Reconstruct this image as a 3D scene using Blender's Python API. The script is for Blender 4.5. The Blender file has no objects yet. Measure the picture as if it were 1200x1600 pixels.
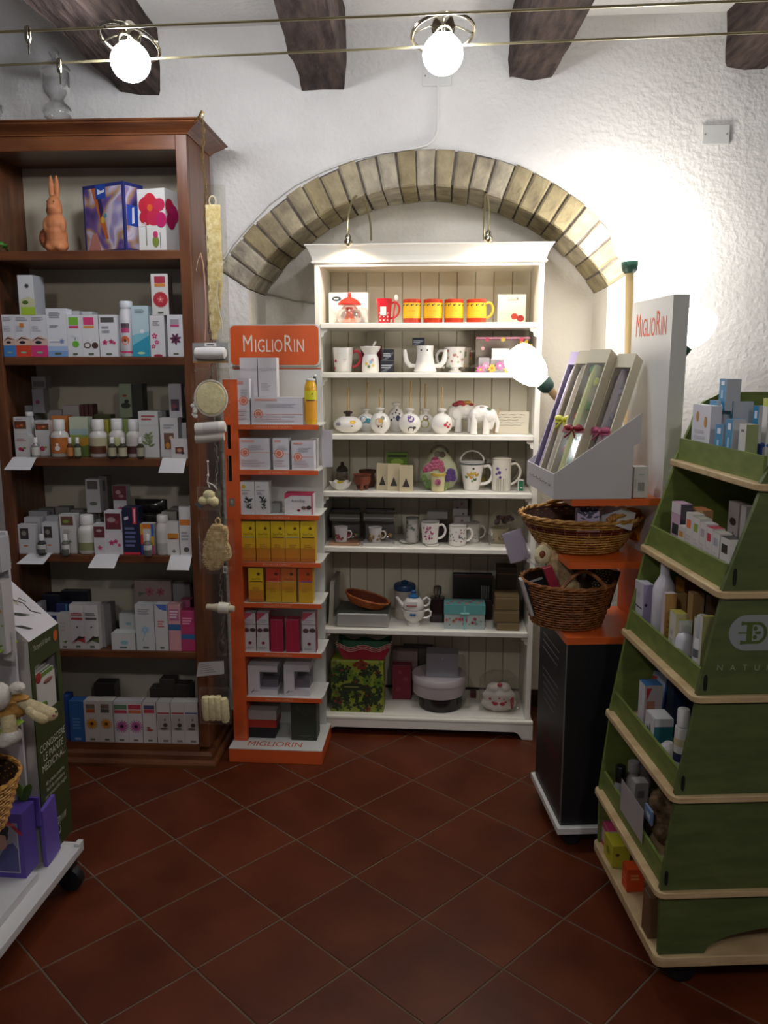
import bpy, math, random
from mathutils import Matrix, Vector
R=math.radians; PI=math.pi
random.seed(7)
SC=bpy.context.scene; COL=SC.collection
# ---------------------------------------------------------------- camera
F=1300.0; PIT=R(9.95); CH=1.6; c_,s_=math.cos(PIT),math.sin(PIT)
cam=bpy.data.objects.new('camera',bpy.data.cameras.new('camera')); COL.objects.link(cam)
cam.location=(0,0,CH); cam.rotation_euler=(R(90)-PIT,0,0)
cam.data.sensor_fit='HORIZONTAL'; cam.data.sensor_width=36; cam.data.lens=36*F/1200; cam.data.clip_start=.05
SC.camera=cam
# ---------------------------------------------------------------- world and exposure
w=bpy.data.worlds.new('world'); SC.world=w; w.use_nodes=True
w.node_tree.nodes['Background'].inputs[0].default_value=(.95,.93,1,1); w.node_tree.nodes['Background'].inputs[1].default_value=.06
vs=SC.view_settings; vs.view_transform='Standard'; vs.look='None'; vs.gamma=1; vs.exposure=0.32; vs.use_curve_mapping=False
GLOBE=88; SHADE=20; SHADE_R=9; SHADE_TOP=50; ROOM=138; SWAN=4.5
# working frame: pixels of the photo are turned into points of a plane standing in the room, in axes turned by TH about the camera's foot
TH=0.0
def frame(deg):
    global TH; TH=R(deg)
def ray(px,py):
    a=(px-600)/F; t=(800-py)/F; b=c_+s_*t; return (a*math.cos(TH)-b*math.sin(TH), a*math.sin(TH)+b*math.cos(TH), -s_+c_*t)
def at(px,py,Y): r=ray(px,py); k=Y/r[1]; return (r[0]*k,CH+r[2]*k)      # -> x,z on plane y=Y
def atx(px,py,X): r=ray(px,py); k=X/r[0]; return (r[1]*k,CH+r[2]*k)     # -> y,z on plane x=X
def atz(px,py,z): r=ray(px,py); k=(z-CH)/r[2]; return (r[0]*k,r[1]*k)   # -> x,y on height z
def XZ(px,Y,z):
    a=(px-600)/F; q=z-CH; S,C=math.sin(TH),math.cos(TH)
    t=(q*(a*S+C*c_)+s_*Y)/(c_*Y-q*C*s_); return at(px,800-F*t,Y)[0]
def Y_on(px,X,z):
    a=(px-600)/F; q=z-CH; S,C=math.sin(TH),math.cos(TH)
    t=(q*(a*C-c_*S)+s_*X)/(c_*X+q*s_*S); return atx(px,800-F*t,X)[0]
def FM(): return Matrix.Rotation(-TH,4,'Z')
# ---------------------------------------------------------------- materials
def lin(c): return tuple((v/12.92 if v<=.04045 else ((v+.055)/1.055)**2.4) for v in c)
def hx(s): return lin(tuple(int(s[i:i+2],16)/255 for i in (0,2,4)))
MC={}
def new_mat(name):
    m=bpy.data.materials.new(name); m.use_nodes=True; return m,m.node_tree.nodes,m.node_tree.links,m.node_tree.nodes['Principled BSDF']
def mat(h,rough=.5,metal=0.,spec=None):
    k=(h,rough,metal)
    if k in MC: return MC[k]
    m,n,l,b=new_mat('plain_'+h); b.inputs['Base Color'].default_value=(*hx(h),1); b.inputs['Roughness'].default_value=rough; b.inputs['Metallic'].default_value=metal
    MC[k]=m; return m
def noisy(name,h1,h2,scale=8,rough=.6,stretch=(1,1,1),bump=0,bscale=None,detail=6,rand=0,lo=.35,hi=.65,spec=.5,world=False,satv=0):
    m,n,l,b=new_mat(name)
    tc=n.new('ShaderNodeTexCoord'); mp=n.new('ShaderNodeMapping'); mp.inputs['Scale'].default_value=stretch
    if world:
        g=n.new('ShaderNodeNewGeometry'); l.new(g.outputs['Position'],mp.inputs['Vector'])
    else: l.new(tc.outputs['Object'],mp.inputs['Vector'])
    t=n.new('ShaderNodeTexNoise'); t.inputs['Scale'].default_value=scale; t.inputs['Detail'].default_value=detail
    l.new(mp.outputs[0],t.inputs['Vector'])
    cr=n.new('ShaderNodeValToRGB'); cr.color_ramp.elements[0].position=lo; cr.color_ramp.elements[1].position=hi
    cr.color_ramp.elements[0].color=(*hx(h1),1); cr.color_ramp.elements[1].color=(*hx(h2),1)
    l.new(t.outputs['Fac'],cr.inputs['Fac']); out=cr.outputs['Color']
    if rand:
        oi=n.new('ShaderNodeObjectInfo'); hsv=n.new('ShaderNodeHueSaturation'); mr=n.new('ShaderNodeMapRange')
        mr.inputs['To Min'].default_value=1-rand; mr.inputs['To Max'].default_value=1+rand
        l.new(oi.outputs['Random'],mr.inputs['Value']); l.new(mr.outputs[0],hsv.inputs['Value']); mr2=n.new('ShaderNodeMapRange'); mr2.inputs['To Min'].default_value=1+satv*.8; mr2.inputs['To Max'].default_value=1-satv; l.new(oi.outputs['Random'],mr2.inputs['Value']); l.new(mr2.outputs[0],hsv.inputs['Saturation']); l.new(out,hsv.inputs['Color']); out=hsv.outputs['Color']
        ad=n.new('ShaderNodeVectorMath'); ad.operation='ADD'; l.new(oi.outputs['Random'],ad.inputs[1]); l.new(mp.outputs[0],ad.inputs[0]); l.new(ad.outputs[0],t.inputs['Vector'])
    l.new(out,b.inputs['Base Color']); b.inputs['Roughness'].default_value=rough; b.inputs['Specular IOR Level'].default_value=spec
    if bump:
        t2=n.new('ShaderNodeTexNoise'); t2.inputs['Scale'].default_value=bscale or scale*3; t2.inputs['Detail'].default_value=3
        l.new(mp.outputs[0],t2.inputs['Vector']); bp=n.new('ShaderNodeBump'); bp.inputs['Strength'].default_value=1; bp.inputs['Distance'].default_value=bump
        l.new(t2.outputs['Fac'],bp.inputs['Height']); l.new(bp.outputs[0],b.inputs['Normal'])
    return m
PLASTER=noisy('plaster','dcdad6','e6e4e0',3,.9,bump=.005,bscale=48,world=True,spec=.2)
PLASTER2=noisy('niche_plaster','d8d2c6','e2ddd2',3,.9,bump=.004,bscale=48,world=True,spec=.2)
BRICK=noisy('brick','877c68','b9ad8e',11,.92,bump=.008,bscale=45,satv=.3,rand=.2,lo=.3,hi=.7,spec=.1)
MORTAR=noisy('mortar','5c554e','787068',30,.95,bump=.004,spec=.1)
TILE=noisy('terracotta','4c1e0d','653018',5,.42,rand=.1,bump=.0006,bscale=25,lo=.3,hi=.75,spec=.35)
GROUT=noisy('grout','5c5040','6a5c4c',20,.9)
MAHOG=noisy('mahogany','522c19','774829',5,.34,(6,6,1),lo=.3,hi=.7)
MAHOGH=noisy('mahogany_cross','522c19','774829',5,.34,(1,6,6),lo=.3,hi=.7)
BEAM=noisy('old_beam','2a2220','584a44',7,.85,(5,1,5),bump=.012,bscale=9,lo=.3,hi=.7,spec=.2)
BACKP=noisy('back_panel','c2baa4','ccc4b0',4,.7)
CREAM=noisy('cream_paint','ddd6c0','e4ddc8',2,.45)
IVORY=noisy('ivory_paint','ece8dc','f1eee4',2,.35)
PLY=noisy('plywood','b59a70','cdb58a',6,.55,(1,3,12))
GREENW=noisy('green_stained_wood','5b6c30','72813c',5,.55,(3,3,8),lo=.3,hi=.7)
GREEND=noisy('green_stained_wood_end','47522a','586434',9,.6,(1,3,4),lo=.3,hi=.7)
WICK1=noisy('wicker_brown','6d3f1c','a06530',40,.55)
WICK2=noisy('wicker_gold','9a6a2c','c99a52',40,.5)
WICK3=noisy('wicker_red','5a2013','7c3420',40,.5)
WICK4=noisy('wicker_orange','a04c1e','d07838',40,.5)
WICK5=noisy('wicker_honey','a8732c','d8a455',40,.5)
LOOF=noisy('loofah','d4ba7c','efdfae',60,.9,bump=.002,bscale=160,spec=.1)
LOOFL=noisy('pale_loofah','ddd0a0','f0e6c0',70,.9,bump=.002,bscale=180,spec=.1)
SISAL=noisy('sisal','b0956a','dcc49a',60,.9,bump=.002,bscale=200,spec=.1)
TERRA=noisy('terracotta_figure','b0693f','c98354',20,.7)
PLUSH=noisy('plush','bfae86','d6c7a0',60,.95,bump=.003,bscale=300,spec=.1)
PLUSHW=noisy('plush_white','c8c2b8','dcd6cc',60,.95,bump=.003,bscale=300,spec=.1)
PLUSHB=noisy('plush_tan','a87c40','bb9050',60,.95,bump=.003,bscale=300,spec=.1)
CHROME=mat('b4ae9c',.16,1.); BRASS=mat('b89a5c',.3,1.); BLACKM=mat('141416',.5); STEEL=mat('a8a49a',.25,1.)
WHITE=mat('e2e0dc',.5); WPAP=mat('d9d8da',.6); ABSTR=None
PORC=mat('e9e5de',.18); ORANGE=mat('d85e2a',.4)
def glassy(name,h='ffffff',rough=.02,fac=.18,tint=.97):
    m,n,l,b=new_mat(name); n.remove(b)
    tr=n.new('ShaderNodeBsdfTransparent'); tr.inputs[0].default_value=(*[v*tint for v in hx(h)],1)
    gl=n.new('ShaderNodeBsdfGlossy'); gl.inputs['Roughness'].default_value=rough; gl.inputs['Color'].default_value=(1,1,1,1)
    lw=n.new('ShaderNodeLayerWeight'); lw.inputs['Blend'].default_value=fac
    mx=n.new('ShaderNodeMixShader'); l.new(lw.outputs['Facing'],mx.inputs[0]); l.new(tr.outputs[0],mx.inputs[1]); l.new(gl.outputs[0],mx.inputs[2])
    l.new(mx.outputs[0],n['Material Output'].inputs[0])
    return m,n,l,mx,gl,lw
GLASS=glassy('clear_glass',fac=.42,tint=.93)[0]
ACRYL=glassy('clear_acrylic','f4f4f8',.1,.2,.98)[0]
def cello():
    m,n,l,mx,gl,lw=glassy('cellophane','fafaf6',.06,.12,.985)
    t=n.new('ShaderNodeTexNoise'); t.inputs['Scale'].default_value=30; t.inputs['Detail'].default_value=4; t.inputs['Distortion'].default_value=2.5
    bp=n.new('ShaderNodeBump'); bp.inputs['Distance'].default_value=.03; l.new(t.outputs[0],bp.inputs['Height'])
    l.new(bp.outputs[0],gl.inputs['Normal'])
    return m
CELLO=cello()
def emit(name,h,s):
    m,n,l,b=new_mat(name); b.inputs['Base Color'].default_value=(.8,.8,.8,1); b.inputs['Emission Color'].default_value=(*hx(h),1); b.inputs['Emission Strength'].default_value=s; return m
def art():
    m,n,l,b=new_mat('abstract_print'); tc=n.new('ShaderNodeTexCoord'); t=n.new('ShaderNodeTexNoise'); t.inputs['Scale'].default_value=7; t.inputs['Detail'].default_value=1; t.inputs['Distortion'].default_value=1.1
    l.new(tc.outputs['Object'],t.inputs['Vector']); cr=n.new('ShaderNodeValToRGB'); e=cr.color_ramp.elements; e[0].position=.3; e[0].color=(*hx('3c3468'),1); e[1].position=.72; e[1].color=(*hx('cfc6cc'),1)
    for p,c in ((.38,'6a5490'),(.44,'b08a5a'),(.48,'b0a4bc'),(.53,'c8bcc4'),(.58,'8a84b4'),(.63,'b87a74'),(.67,'6a9aa8')): q=e.new(p); q.color=(*hx(c),1)
    l.new(t.outputs[0],cr.inputs[0]); l.new(cr.outputs[0],b.inputs['Base Color']); b.inputs['Roughness'].default_value=.25; return m
ABSTR=art()
# ---------------------------------------------------------------- mesh builder
TXT={}
def text_geo(s):
    if s not in TXT:
        cu=bpy.data.curves.new('t','FONT'); cu.body=s; cu.size=1; cu.align_x='CENTER'; cu.align_y='CENTER'; cu.resolution_u=3
        o=bpy.data.objects.new('t',cu); me=bpy.data.meshes.new_from_object(o)
        TXT[s]=([tuple(v.co) for v in me.vertices],[tuple(p.vertices) for p in me.polygons])
        bpy.data.objects.remove(o); bpy.data.curves.remove(cu); bpy.data.meshes.remove(me)
    return TXT[s]
class MB:
    def __init__(s): s.v=[];s.f=[];s.m=[];s.mats=[];s.sm=[];s.M=Matrix()
    def mi(s,m):
        if isinstance(m,str): m=mat(m)
        if m not in s.mats: s.mats.append(m)
        return s.mats.index(m)
    def add(s,vs,fs,m,smooth=False,M=None):
        o=len(s.v); T=s.M@M if M else s.M
        s.v+=[tuple(T@Vector(v)) for v in vs]; k=s.mi(m)
        for f in fs: s.f.append(tuple(i+o for i in f)); s.m.append(k); s.sm.append(smooth)
    def box(s,x0,x1,y0,y1,z0,z1,m,M=None):
        s.add([(x,y,z) for z in (z0,z1) for y in (y0,y1) for x in (x0,x1)],[(0,2,3,1),(4,5,7,6),(0,1,5,4),(2,6,7,3),(0,4,6,2),(1,3,7,5)],m,False,M); return s
    def lathe(s,pr,m,n=24,M=None,sx=1,sy=1,smooth=True,top=True):
        vs=[];fs=[]
        for r,z in pr:
            for i in range(n): a=2*PI*i/n; vs.append((r*sx*math.cos(a),r*sy*math.sin(a),z))
        for k in range(len(pr)-1):
            for i in range(n): j=(i+1)%n; fs.append((k*n+i,k*n+j,(k+1)*n+j,(k+1)*n+i))
        if pr[0][0]>1e-5: fs.append(tuple(range(n-1,-1,-1)))
        if top and pr[-1][0]>1e-5: fs.append(tuple((len(pr)-1)*n+i for i in range(n)))
        s.add(vs,fs,m,smooth,M); return s
    def tube(s,path,r,m,n=8,closed=False,M=None,rs=None,cap=True,flat=None):
        P=[Vector(p) for p in path]; N=len(P); vs=[];fs=[]; up=Vector((0,0,1)); prev=None
        for i,p in enumerate(P):
            a=P[(i-1)%N] if (closed or i>0) else p; b=P[(i+1)%N] if (closed or i<N-1) else p
            t=(b-a).normalized()
            if prev is None:
                q=up if abs(t.z)<.9 else Vector((1,0,0)); u=t.cross(q).normalized()
            else:
                u=(prev-t*prev.dot(t)); u=u.normalized() if u.length>1e-6 else t.cross(up).normalized()
            prev=u; v=t.cross(u); rr=rs[i] if rs else r
            for k in range(n):
                an=2*PI*k/n; d=u*math.cos(an)*rr+v*math.sin(an)*rr*(flat or 1); vs.append(tuple(p+d))
        for i in range(N if closed else N-1):
            j=(i+1)%N
            for k in range(n): l=(k+1)%n; fs.append((i*n+k,i*n+l,j*n+l,j*n+k))
        if not closed and cap: fs.append(tuple(range(n-1,-1,-1))); fs.append(tuple((N-1)*n+k for k in range(n)))
        s.add(vs,fs,m,True,M); return s
    def prism(s,pts,h0,h1,m,ax='z',M=None):
        n=len(pts); f=(lambda a,b,h:(a,b,h)) if ax=='z' else ((lambda a,b,h:(a,h,b)) if ax=='y' else (lambda a,b,h:(h,a,b)))
        vs=[f(a,b,h) for h in (h0,h1) for a,b in pts]
        fs=[tuple(range(n-1,-1,-1)),tuple(range(n,2*n))]+[(i,(i+1)%n,(i+1)%n+n,i+n) for i in range(n)]
        s.add(vs,fs,m,False,M); return s
    def ell(s,c,r,m,M=None,n=14,rot=None):
        vs=[];fs=[]; h=n//2
        for k in range(h+1):
            p=-PI/2+PI*k/h
            for i in range(n): a=2*PI*i/n; vs.append((r[0]*math.cos(p)*math.cos(a),r[1]*math.cos(p)*math.sin(a),r[2]*math.sin(p)))
        for k in range(h):
            for i in range(n): j=(i+1)%n; fs.append((k*n+i,k*n+j,(k+1)*n+j,(k+1)*n+i))
        T=Matrix.Translation(c)@(rot if rot else Matrix()); s.add(vs,fs,m,True,(M@T) if M else T); return s
    def quad(s,a,b,c,d,m): s.add([a,b,c,d],[(0,1,2,3)],m); return s
    def text(s,t,size,m,M,sx=1):
        v,f=text_geo(t); s.add([(x*size*sx,y*size,0) for x,y,z in v],f,m,False,M); return s
    def build(s,name,parent=None,loc=None,rz=0,bevel=0,remesh=0,label=None,cat=None,group=None,kind=None,rot=None,sub=0,recalc=False):
        me=bpy.data.meshes.new(name); me.from_pydata(s.v,[],s.f)
        for m in s.mats: me.materials.append(m)
        me.polygons.foreach_set('material_index',s.m); me.polygons.foreach_set('use_smooth',s.sm); me.update()
        if any(s.sm): me.set_sharp_from_angle(angle=R(42))
        o=bpy.data.objects.new(name,me); COL.objects.link(o)
        if parent: o.parent=parent
        M=Matrix.Translation(loc or (0,0,0))@(rot.to_4x4() if rot else RZ(rz))
        o.matrix_basis=M if parent else FM()@M
        if bevel: b=o.modifiers.new('b','BEVEL'); b.width=bevel; b.segments=2; b.limit_method='ANGLE'; b.angle_limit=R(40)
        if remesh: b=o.modifiers.new('r','REMESH'); b.mode='VOXEL'; b.voxel_size=remesh; b.use_smooth_shade=True; q=o.modifiers.new('s','SMOOTH'); q.iterations=5
        tag(o,label,cat,group,kind); return o
def tag(o,label=None,cat=None,group=None,kind=None):
    if label: o['label']=label
    if cat: o['category']=cat
    if group: o['group']=group
    if kind: o['kind']=kind
    return o
def thing(name,label,cat,loc=(0,0,0),rz=0,group=None):
    o=bpy.data.objects.new(name,None); COL.objects.link(o); o.matrix_basis=FM()@Matrix.Translation(loc)@RZ(rz); return tag(o,label,cat,group)
def scl(t,k,kz=None): t.scale=(k,k,kz or k)
def T(x,y,z): return Matrix.Translation((x,y,z))
def RZ(a): return Matrix.Rotation(a,4,'Z')
def RX(a): return Matrix.Rotation(a,4,'X')
def RY(a): return Matrix.Rotation(a,4,'Y')
FRONT=RX(R(90))   # text plane xy -> xz, facing -y
# flat prints: p is a list of tuples in face units (u right, v up)
def prints(mb,p,w,h,y=0,k0=0):
    k=k0
    for q in p:
        k+=1; yy=y-.0003-(.00018 if len(p)<30 else .00003)*k; t=q[0]
        def P2(u,v): return ((u-.5)*w,yy,v*h)
        if t=='r': mb.quad(P2(q[1],q[2]),P2(q[3],q[2]),P2(q[3],q[4]),P2(q[1],q[4]),q[5])
        elif t=='p': mb.add([P2(a,b) for a,b in q[1]],[tuple(range(len(q[1])))],q[2])
        elif t in 'de':
            rr=q[3]*w; ry=rr*(q[5] if t=='e' else 1); n=14
            mb.add([((q[1]-.5)*w+rr*math.cos(2*PI*i/n),yy,q[2]*h+ry*math.sin(2*PI*i/n)) for i in range(n)],[tuple(range(n))],q[4])
        elif t=='f':  # flower u v r petal centre [n]
            n=q[6] if len(q)>6 else 6; rr=q[3]*w; cx=(q[1]-.5)*w; cz=q[2]*h
            for i in range(n):
                a=2*PI*i/n+.3; ux,uz=math.cos(a),math.sin(a); wd=min(.5,2.2/n)
                pts=[(0,0),(.55,-wd*.8),(1,-wd*.25),(1,wd*.25),(.55,wd*.8)]
                mb.add([(cx+rr*(a1*ux-b1*uz),yy,cz+rr*(a1*uz+b1*ux)) for a1,b1 in pts],[(0,1,2,3,4)],q[4])
            mb.add([(cx+rr*.27*math.cos(2*PI*i/9),yy-.0001,cz+rr*.27*math.sin(2*PI*i/9)) for i in range(9)],[tuple(range(9))],q[5])
        elif t=='l':  # text lines u0 v0 u1 v1 n col
            n=q[5]; rg=random.Random(int(q[2]*997+n*31+w*9999))
            for i in range(n):
                vv=q[4]+(q[2]-q[4])*(i+.5)/n; th=(q[4]-q[2])/n*.28
                u1=q[3]-(q[3]-q[1])*rg.random()*.35; mb.quad(P2(q[1],vv-th),P2(u1,vv-th),P2(u1,vv+th),P2(q[1],vv+th),q[6])
        elif t=='t':  # text u v size(of h) string col [sx]
            mb.text(q[4],q[3]*h,q[5],T((q[1]-.5)*w,yy,q[2]*h)@FRONT,q[6] if len(q)>6 else 1)
        elif t=='g':  # leafy sprig u v r col
            rr=q[3]*w; cx=(q[1]-.5)*w; cz=q[2]*h; rg=random.Random(int(rr*1e5)+k)
            for i in range(9):
                a=PI*.1+PI*.8*i/8+ (rg.random()-.5)*.3; L=rr*(.6+.4*rg.random()); oz=(rg.random()-.4)*rr*.9
                ux,uz=math.cos(a),math.sin(a)
                mb.add([(cx+a1*ux*L-b1*uz*L,yy,cz+oz+a1*uz*L+b1*ux*L) for a1,b1 in ((0,0),(.5,-.16),(1,0),(.5,.16))],[(0,1,2,3)],q[4])
def carton(label,w,d,h,loc,col,p=(),rz=0,side=None,sidep=None,top=None,cat='box',name='carton',group=None,flaps=True,rot=None,extra=None):
    mb=MB(); mb.box(-w/2,w/2,-d/2,d/2,0,h,col)
    if side: mb.box(w/2-.001,w/2+.0004,-d/2,d/2,0,h,side)
    if top: mb.box(-w/2,w/2,-d/2,d/2,h-.001,h+.0004,top)
    elif flaps: mb.box(-w/2+.002,w/2-.002,-d/2+.0015,-d/2+.003,h,h+.0006,'8f8f90')
    prints(mb,p,w,h,-d/2)
    if sidep:
        m2=mb.M; mb.M=RZ(R(90)); prints(mb,sidep,d,h,-w/2-.0004); mb.M=m2
    if extra: extra(mb)
    return mb.build(name,loc=loc,rz=rz,rot=rot,label=label,cat=cat,group=group)
# ================================================================ STRUCTURE
fl=MB(); fl.box(-2.6,2.6,-1.6,4.2,-.06,-.0018,GROUT); FLOOR=fl.build('floor',kind='structure')
TS,TO=.2936,R(-45)   # tile pitch and direction, measured on the joints
def tile_mesh():
    mb=MB(); h=TS/2-.0026; b=.0012
    mb.add([(-h,-h,-.0017),(h,-h,-.0017),(h,h,-.0017),(-h,h,-.0017),(-h,-h,-b),(h,-h,-b),(h,h,-b),(-h,h,-b),(-h+b,-h+b,0),(h-b,-h+b,0),(h-b,h-b,0),(-h+b,h-b,0)],
      [(0,1,5,4),(1,2,6,5),(2,3,7,6),(3,0,4,7),(4,5,9,8),(5,6,10,9),(6,7,11,10),(7,4,8,11),(8,9,10,11)],TILE); return mb
t0=None; o0=atz(440,1435,0); cnt=0
for i in range(-14,15):
    for j in range(-14,15):
        x=o0[0]+TS*((i+.5)*math.cos(TO)-(j+.5)*math.sin(TO)); y=o0[1]+TS*((i+.5)*math.sin(TO)+(j+.5)*math.cos(TO))
        if -2.3<x<2.3 and .05<y<4.0 and cnt<290:
            if t0 is None: t=t0=tile_mesh().build('tile',FLOOR)
            else: t=t0.copy(); COL.objects.link(t)
            t.matrix_basis=T(x,y,random.uniform(-.0003,.0003))@RZ(TO+random.choice((0,PI/2,PI,-PI/2))); cnt+=1
frame(4.3)
YW=3.46; YN=3.80; THK=YN-YW
xl,zs=at(387,452,YW); xr=at(950,447,YW)[0]; zc=at(668,290,YW)[1]; zo=at(668,235,YW)[1]
ax=(xl+xr)/2; hw=(xr-xl)/2; ri=(hw*hw+(zc-zs)**2)/(2*(zc-zs)); az=zc-ri; ro=ri+(zo-zc); ae=math.asin(hw/ri)
ZC=2.90
def wall():
    mb=MB(); pl=PLASTER; N=30; XL,XR=-2.7,2.7
    o=[(ax+ro*math.sin(-ae+2*ae*i/N),az+ro*math.cos(-ae+2*ae*i/N)) for i in range(N+1)]
    def q(pts): mb.add([(x,YW,z) for x,z in pts],[tuple(range(len(pts)))],pl)
    for i in range(N): q([o[i],o[i+1],(o[i+1][0],ZC),(o[i][0],ZC)])
    q([(XL,0),(o[0][0],0),(o[0][0],o[0][1]),(o[0][0],ZC),(XL,ZC)])
    q([(o[N][0],0),(XR,0),(XR,ZC),(o[N][0],ZC),(o[N][0],o[N][1])])
    q([(o[0][0],0),(xl,0),(xl,zs),(o[0][0],o[0][1])]); q([(xr,0),(o[N][0],0),(o[N][0],o[N][1]),(xr,zs)])
    p2=PLASTER2
    mb.quad((xl,YW,0),(xl,YN,0),(xl,YN,zs),(xl,YW,zs),p2); mb.quad((xr,YN,0),(xr,YW,0),(xr,YW,zs),(xr,YN,zs),p2)
    mb.quad((xl-.3,YN,0),(xr+.3,YN,0),(xr+.3,YN,zo+.05),(xl-.3,YN,zo+.05),p2)
    mb.box(XL,XR,YN+.01,YN+.05,0,ZC,p2)
    return mb.build('wall_back',kind='structure')
WALL=wall()
# arch: mortar bed and single bricks
mb=MB(); N=40; r0,r1=ri+.006,ro+.001
vs=[];fs=[]
for i in range(N+1):
    a=-ae+2*ae*i/N
    for r,y in ((r0,YW-.001),(r1,YW-.001),(r1,YN),(r0,YN)): vs.append((ax+r*math.sin(a),y,az+r*math.cos(a)))
for i in range(N):
    for k in range(4): fs.append((4*i+k,4*i+(k+1)%4,4*i+4+(k+1)%4,4*i+4+k))
fs+=[(0,1,2,3),(4*N+3,4*N+2,4*N+1,4*N)]
mb.add(vs,fs,MORTAR); mb.build('mortar',WALL)
NB=25
for k in range(NB):
    a0=-ae+2*ae*(k+.055)/NB; a1=-ae+2*ae*(k+.945)/NB; mb=MB(); rg=random.Random(k)
    ra=ri+rg.uniform(-.003,.004); rb=ro+rg.uniform(-.006,.008); y0=YW-.009-rg.uniform(0,.005); vs=[]
    ca,cz=ax+(ri+ro)/2*math.sin((a0+a1)/2),az+(ri+ro)/2*math.cos((a0+a1)/2)
    for y,ins in ((y0+.006,0),(y0,.005),(YN-.004,0)):
        for r,a,sr,sa in ((ra,a0,1,1),(ra,a1,1,-1),(rb,a1,-1,-1),(rb,a0,-1,1)):
            j=lambda:rg.uniform(-.0025,.0025)
            vs.append((ax+(r+sr*ins)*math.sin(a+sa*ins/.6)-ca+j(),y,az+(r+sr*ins)*math.cos(a+sa*ins/.6)-cz+j()))
    f=[(4,5,6,7)]+[(4+i,i,(i+1)%4,4+(i+1)%4)[::-1] for i in range(4)]+[(i,8+i,8+(i+1)%4,(i+1)%4)[::-1] for i in range(4)]
    mb.add(vs,f,BRICK); b=mb.build('brick',WALL,loc=(ca,0,cz))
# skirting boards
mb=MB(); mb.box(xl+.002,xr-.002,YN-.012,YN-.001,0,.085,'33201a'); mb.build('baseboard_niche',kind='structure',bevel=.002)
mb=MB(); mb.box(xr+.002,2.6,YW-.012,YW-.001,0,.085,'33201a'); mb.build('baseboard_right',kind='structure',bevel=.002)
mb=MB(); mb.box(-2.6,xl-.002,YW-.012,YW-.001,0,.085,'33201a'); mb.build('baseboard_left',kind='structure',bevel=.002)
# white conduit following the arch, junction plates
cp=[(684,120),(684,180),(683,205),(678,217),(668,226),(650,231),(600,238),(550,249),(505,266),(460,288),(420,318),(385,355),(362,382),(349,405)]
mb=MB(); mb.tube([(at(x,y,YW-.006)[0],YW-.006,at(x,y,YW-.006)[1]) for x,y in cp],.006,mat('dcdad6',.6),6)
tag(mb.build('wall_cable'),'thin white cable running down the wall and along the top edge of the brick arch','cable')
cp=[(412,458),(430,462),(460,470),(500,474)]
mb=MB(); mb.tube([(at(x,y,YN-.006)[0],YN-.006,at(x,y,YN-.006)[1]) for x,y in cp],.004,mat('a8a498',.6),6)
tag(mb.build('niche_cable'),'thin grey cable sagging behind the left top corner of the white shelf unit','cable')
def plate(x0,y0,x1,y1,label):
    a=at(x0,y1,YW); b=at(x1,y0,YW); t=thing('cover_plate',label,'wall plate',((a[0]+b[0])/2,YW-.001,(a[1]+b[1])/2)); w,h=b[0]-a[0],b[1]-a[1]
    mb=MB(); mb.box(-w/2,w/2,-.01,0,-h/2,h/2,mat('d2d2cf',.4)); mb.build('plate',t,bevel=.002)
    for s in (-1,1): mb=MB(); mb.lathe([(.0035,0),(.0035,.002)],mat('8f8f8c',.3),10,M=T(s*w*.4,-.01,0)@RX(R(90))); mb.build('screw',t)
plate(1095,195,1140,227,'white rectangular blanking plate with two screws, high on the wall at right')
plate(660,103,706,136,'white square cover plate on the wall behind the middle globe lamp')
frame(0)
# ceiling and beams
mb=MB(); mb.box(-2.7,2.7,-1.6,3.85,ZC,ZC+.05,PLASTER); CEIL=mb.build('ceiling',kind='structure')
# where wall is in world coordinates
def wally(x): return (YW-x*math.sin(R(4.3)))/math.cos(R(4.3))
for (x0,x1,yb,lab) in ((185,250,146,'leftmost dark beam, behind the left globe lamp'),(470,543,138,'dark beam between the two globe lamps'),(795,867,123,'dark beam right of the middle globe lamp'),(1132,1196,105,'rightmost dark beam above the wall plate')):
    Yw=wally(at((x0+x1)/2,yb,3.4)[0]); Xa,zb=at(x0,yb,Yw); Xb=at(x1,yb,Yw)[0]; rg=random.Random(x0); mb=MB(); vs=[];fs=[]; ns=26; pr=[(-1,1),(-1,.35),(-.99,-.3),(-.97,-.86),(-.88,-1),(0,-1.02),(.88,-1),(.97,-.86),(.99,-.25),(1,.35),(1,1)]
    hw_=(Xb-Xa)/2; hh=(ZC-zb)/2; m=len(pr)
    sl=-R(1.0)
    for i in range(ns+1):
        y=Yw+.02-i*.17; wob=rg.uniform(-.006,.006)
        for (a,b) in pr:
            vs.append(((Xa+Xb)/2+a*hw_*(1+rg.uniform(-.05,.05))+wob+(Yw-y)*math.tan(-sl)*-1, y+rg.uniform(-.01,.01) if i else y, zb+hh+b*hh+(rg.uniform(-.009,.009) if b<.9 else 0)))
    for i in range(ns):
        for k in range(m-1): fs.append((i*m+k,i*m+k+1,(i+1)*m+k+1,(i+1)*m+k))
    fs.append(tuple(range(m)))
    mb.add(vs,fs,BEAM); o=mb.build('beam',CEIL,label=lab)
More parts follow.
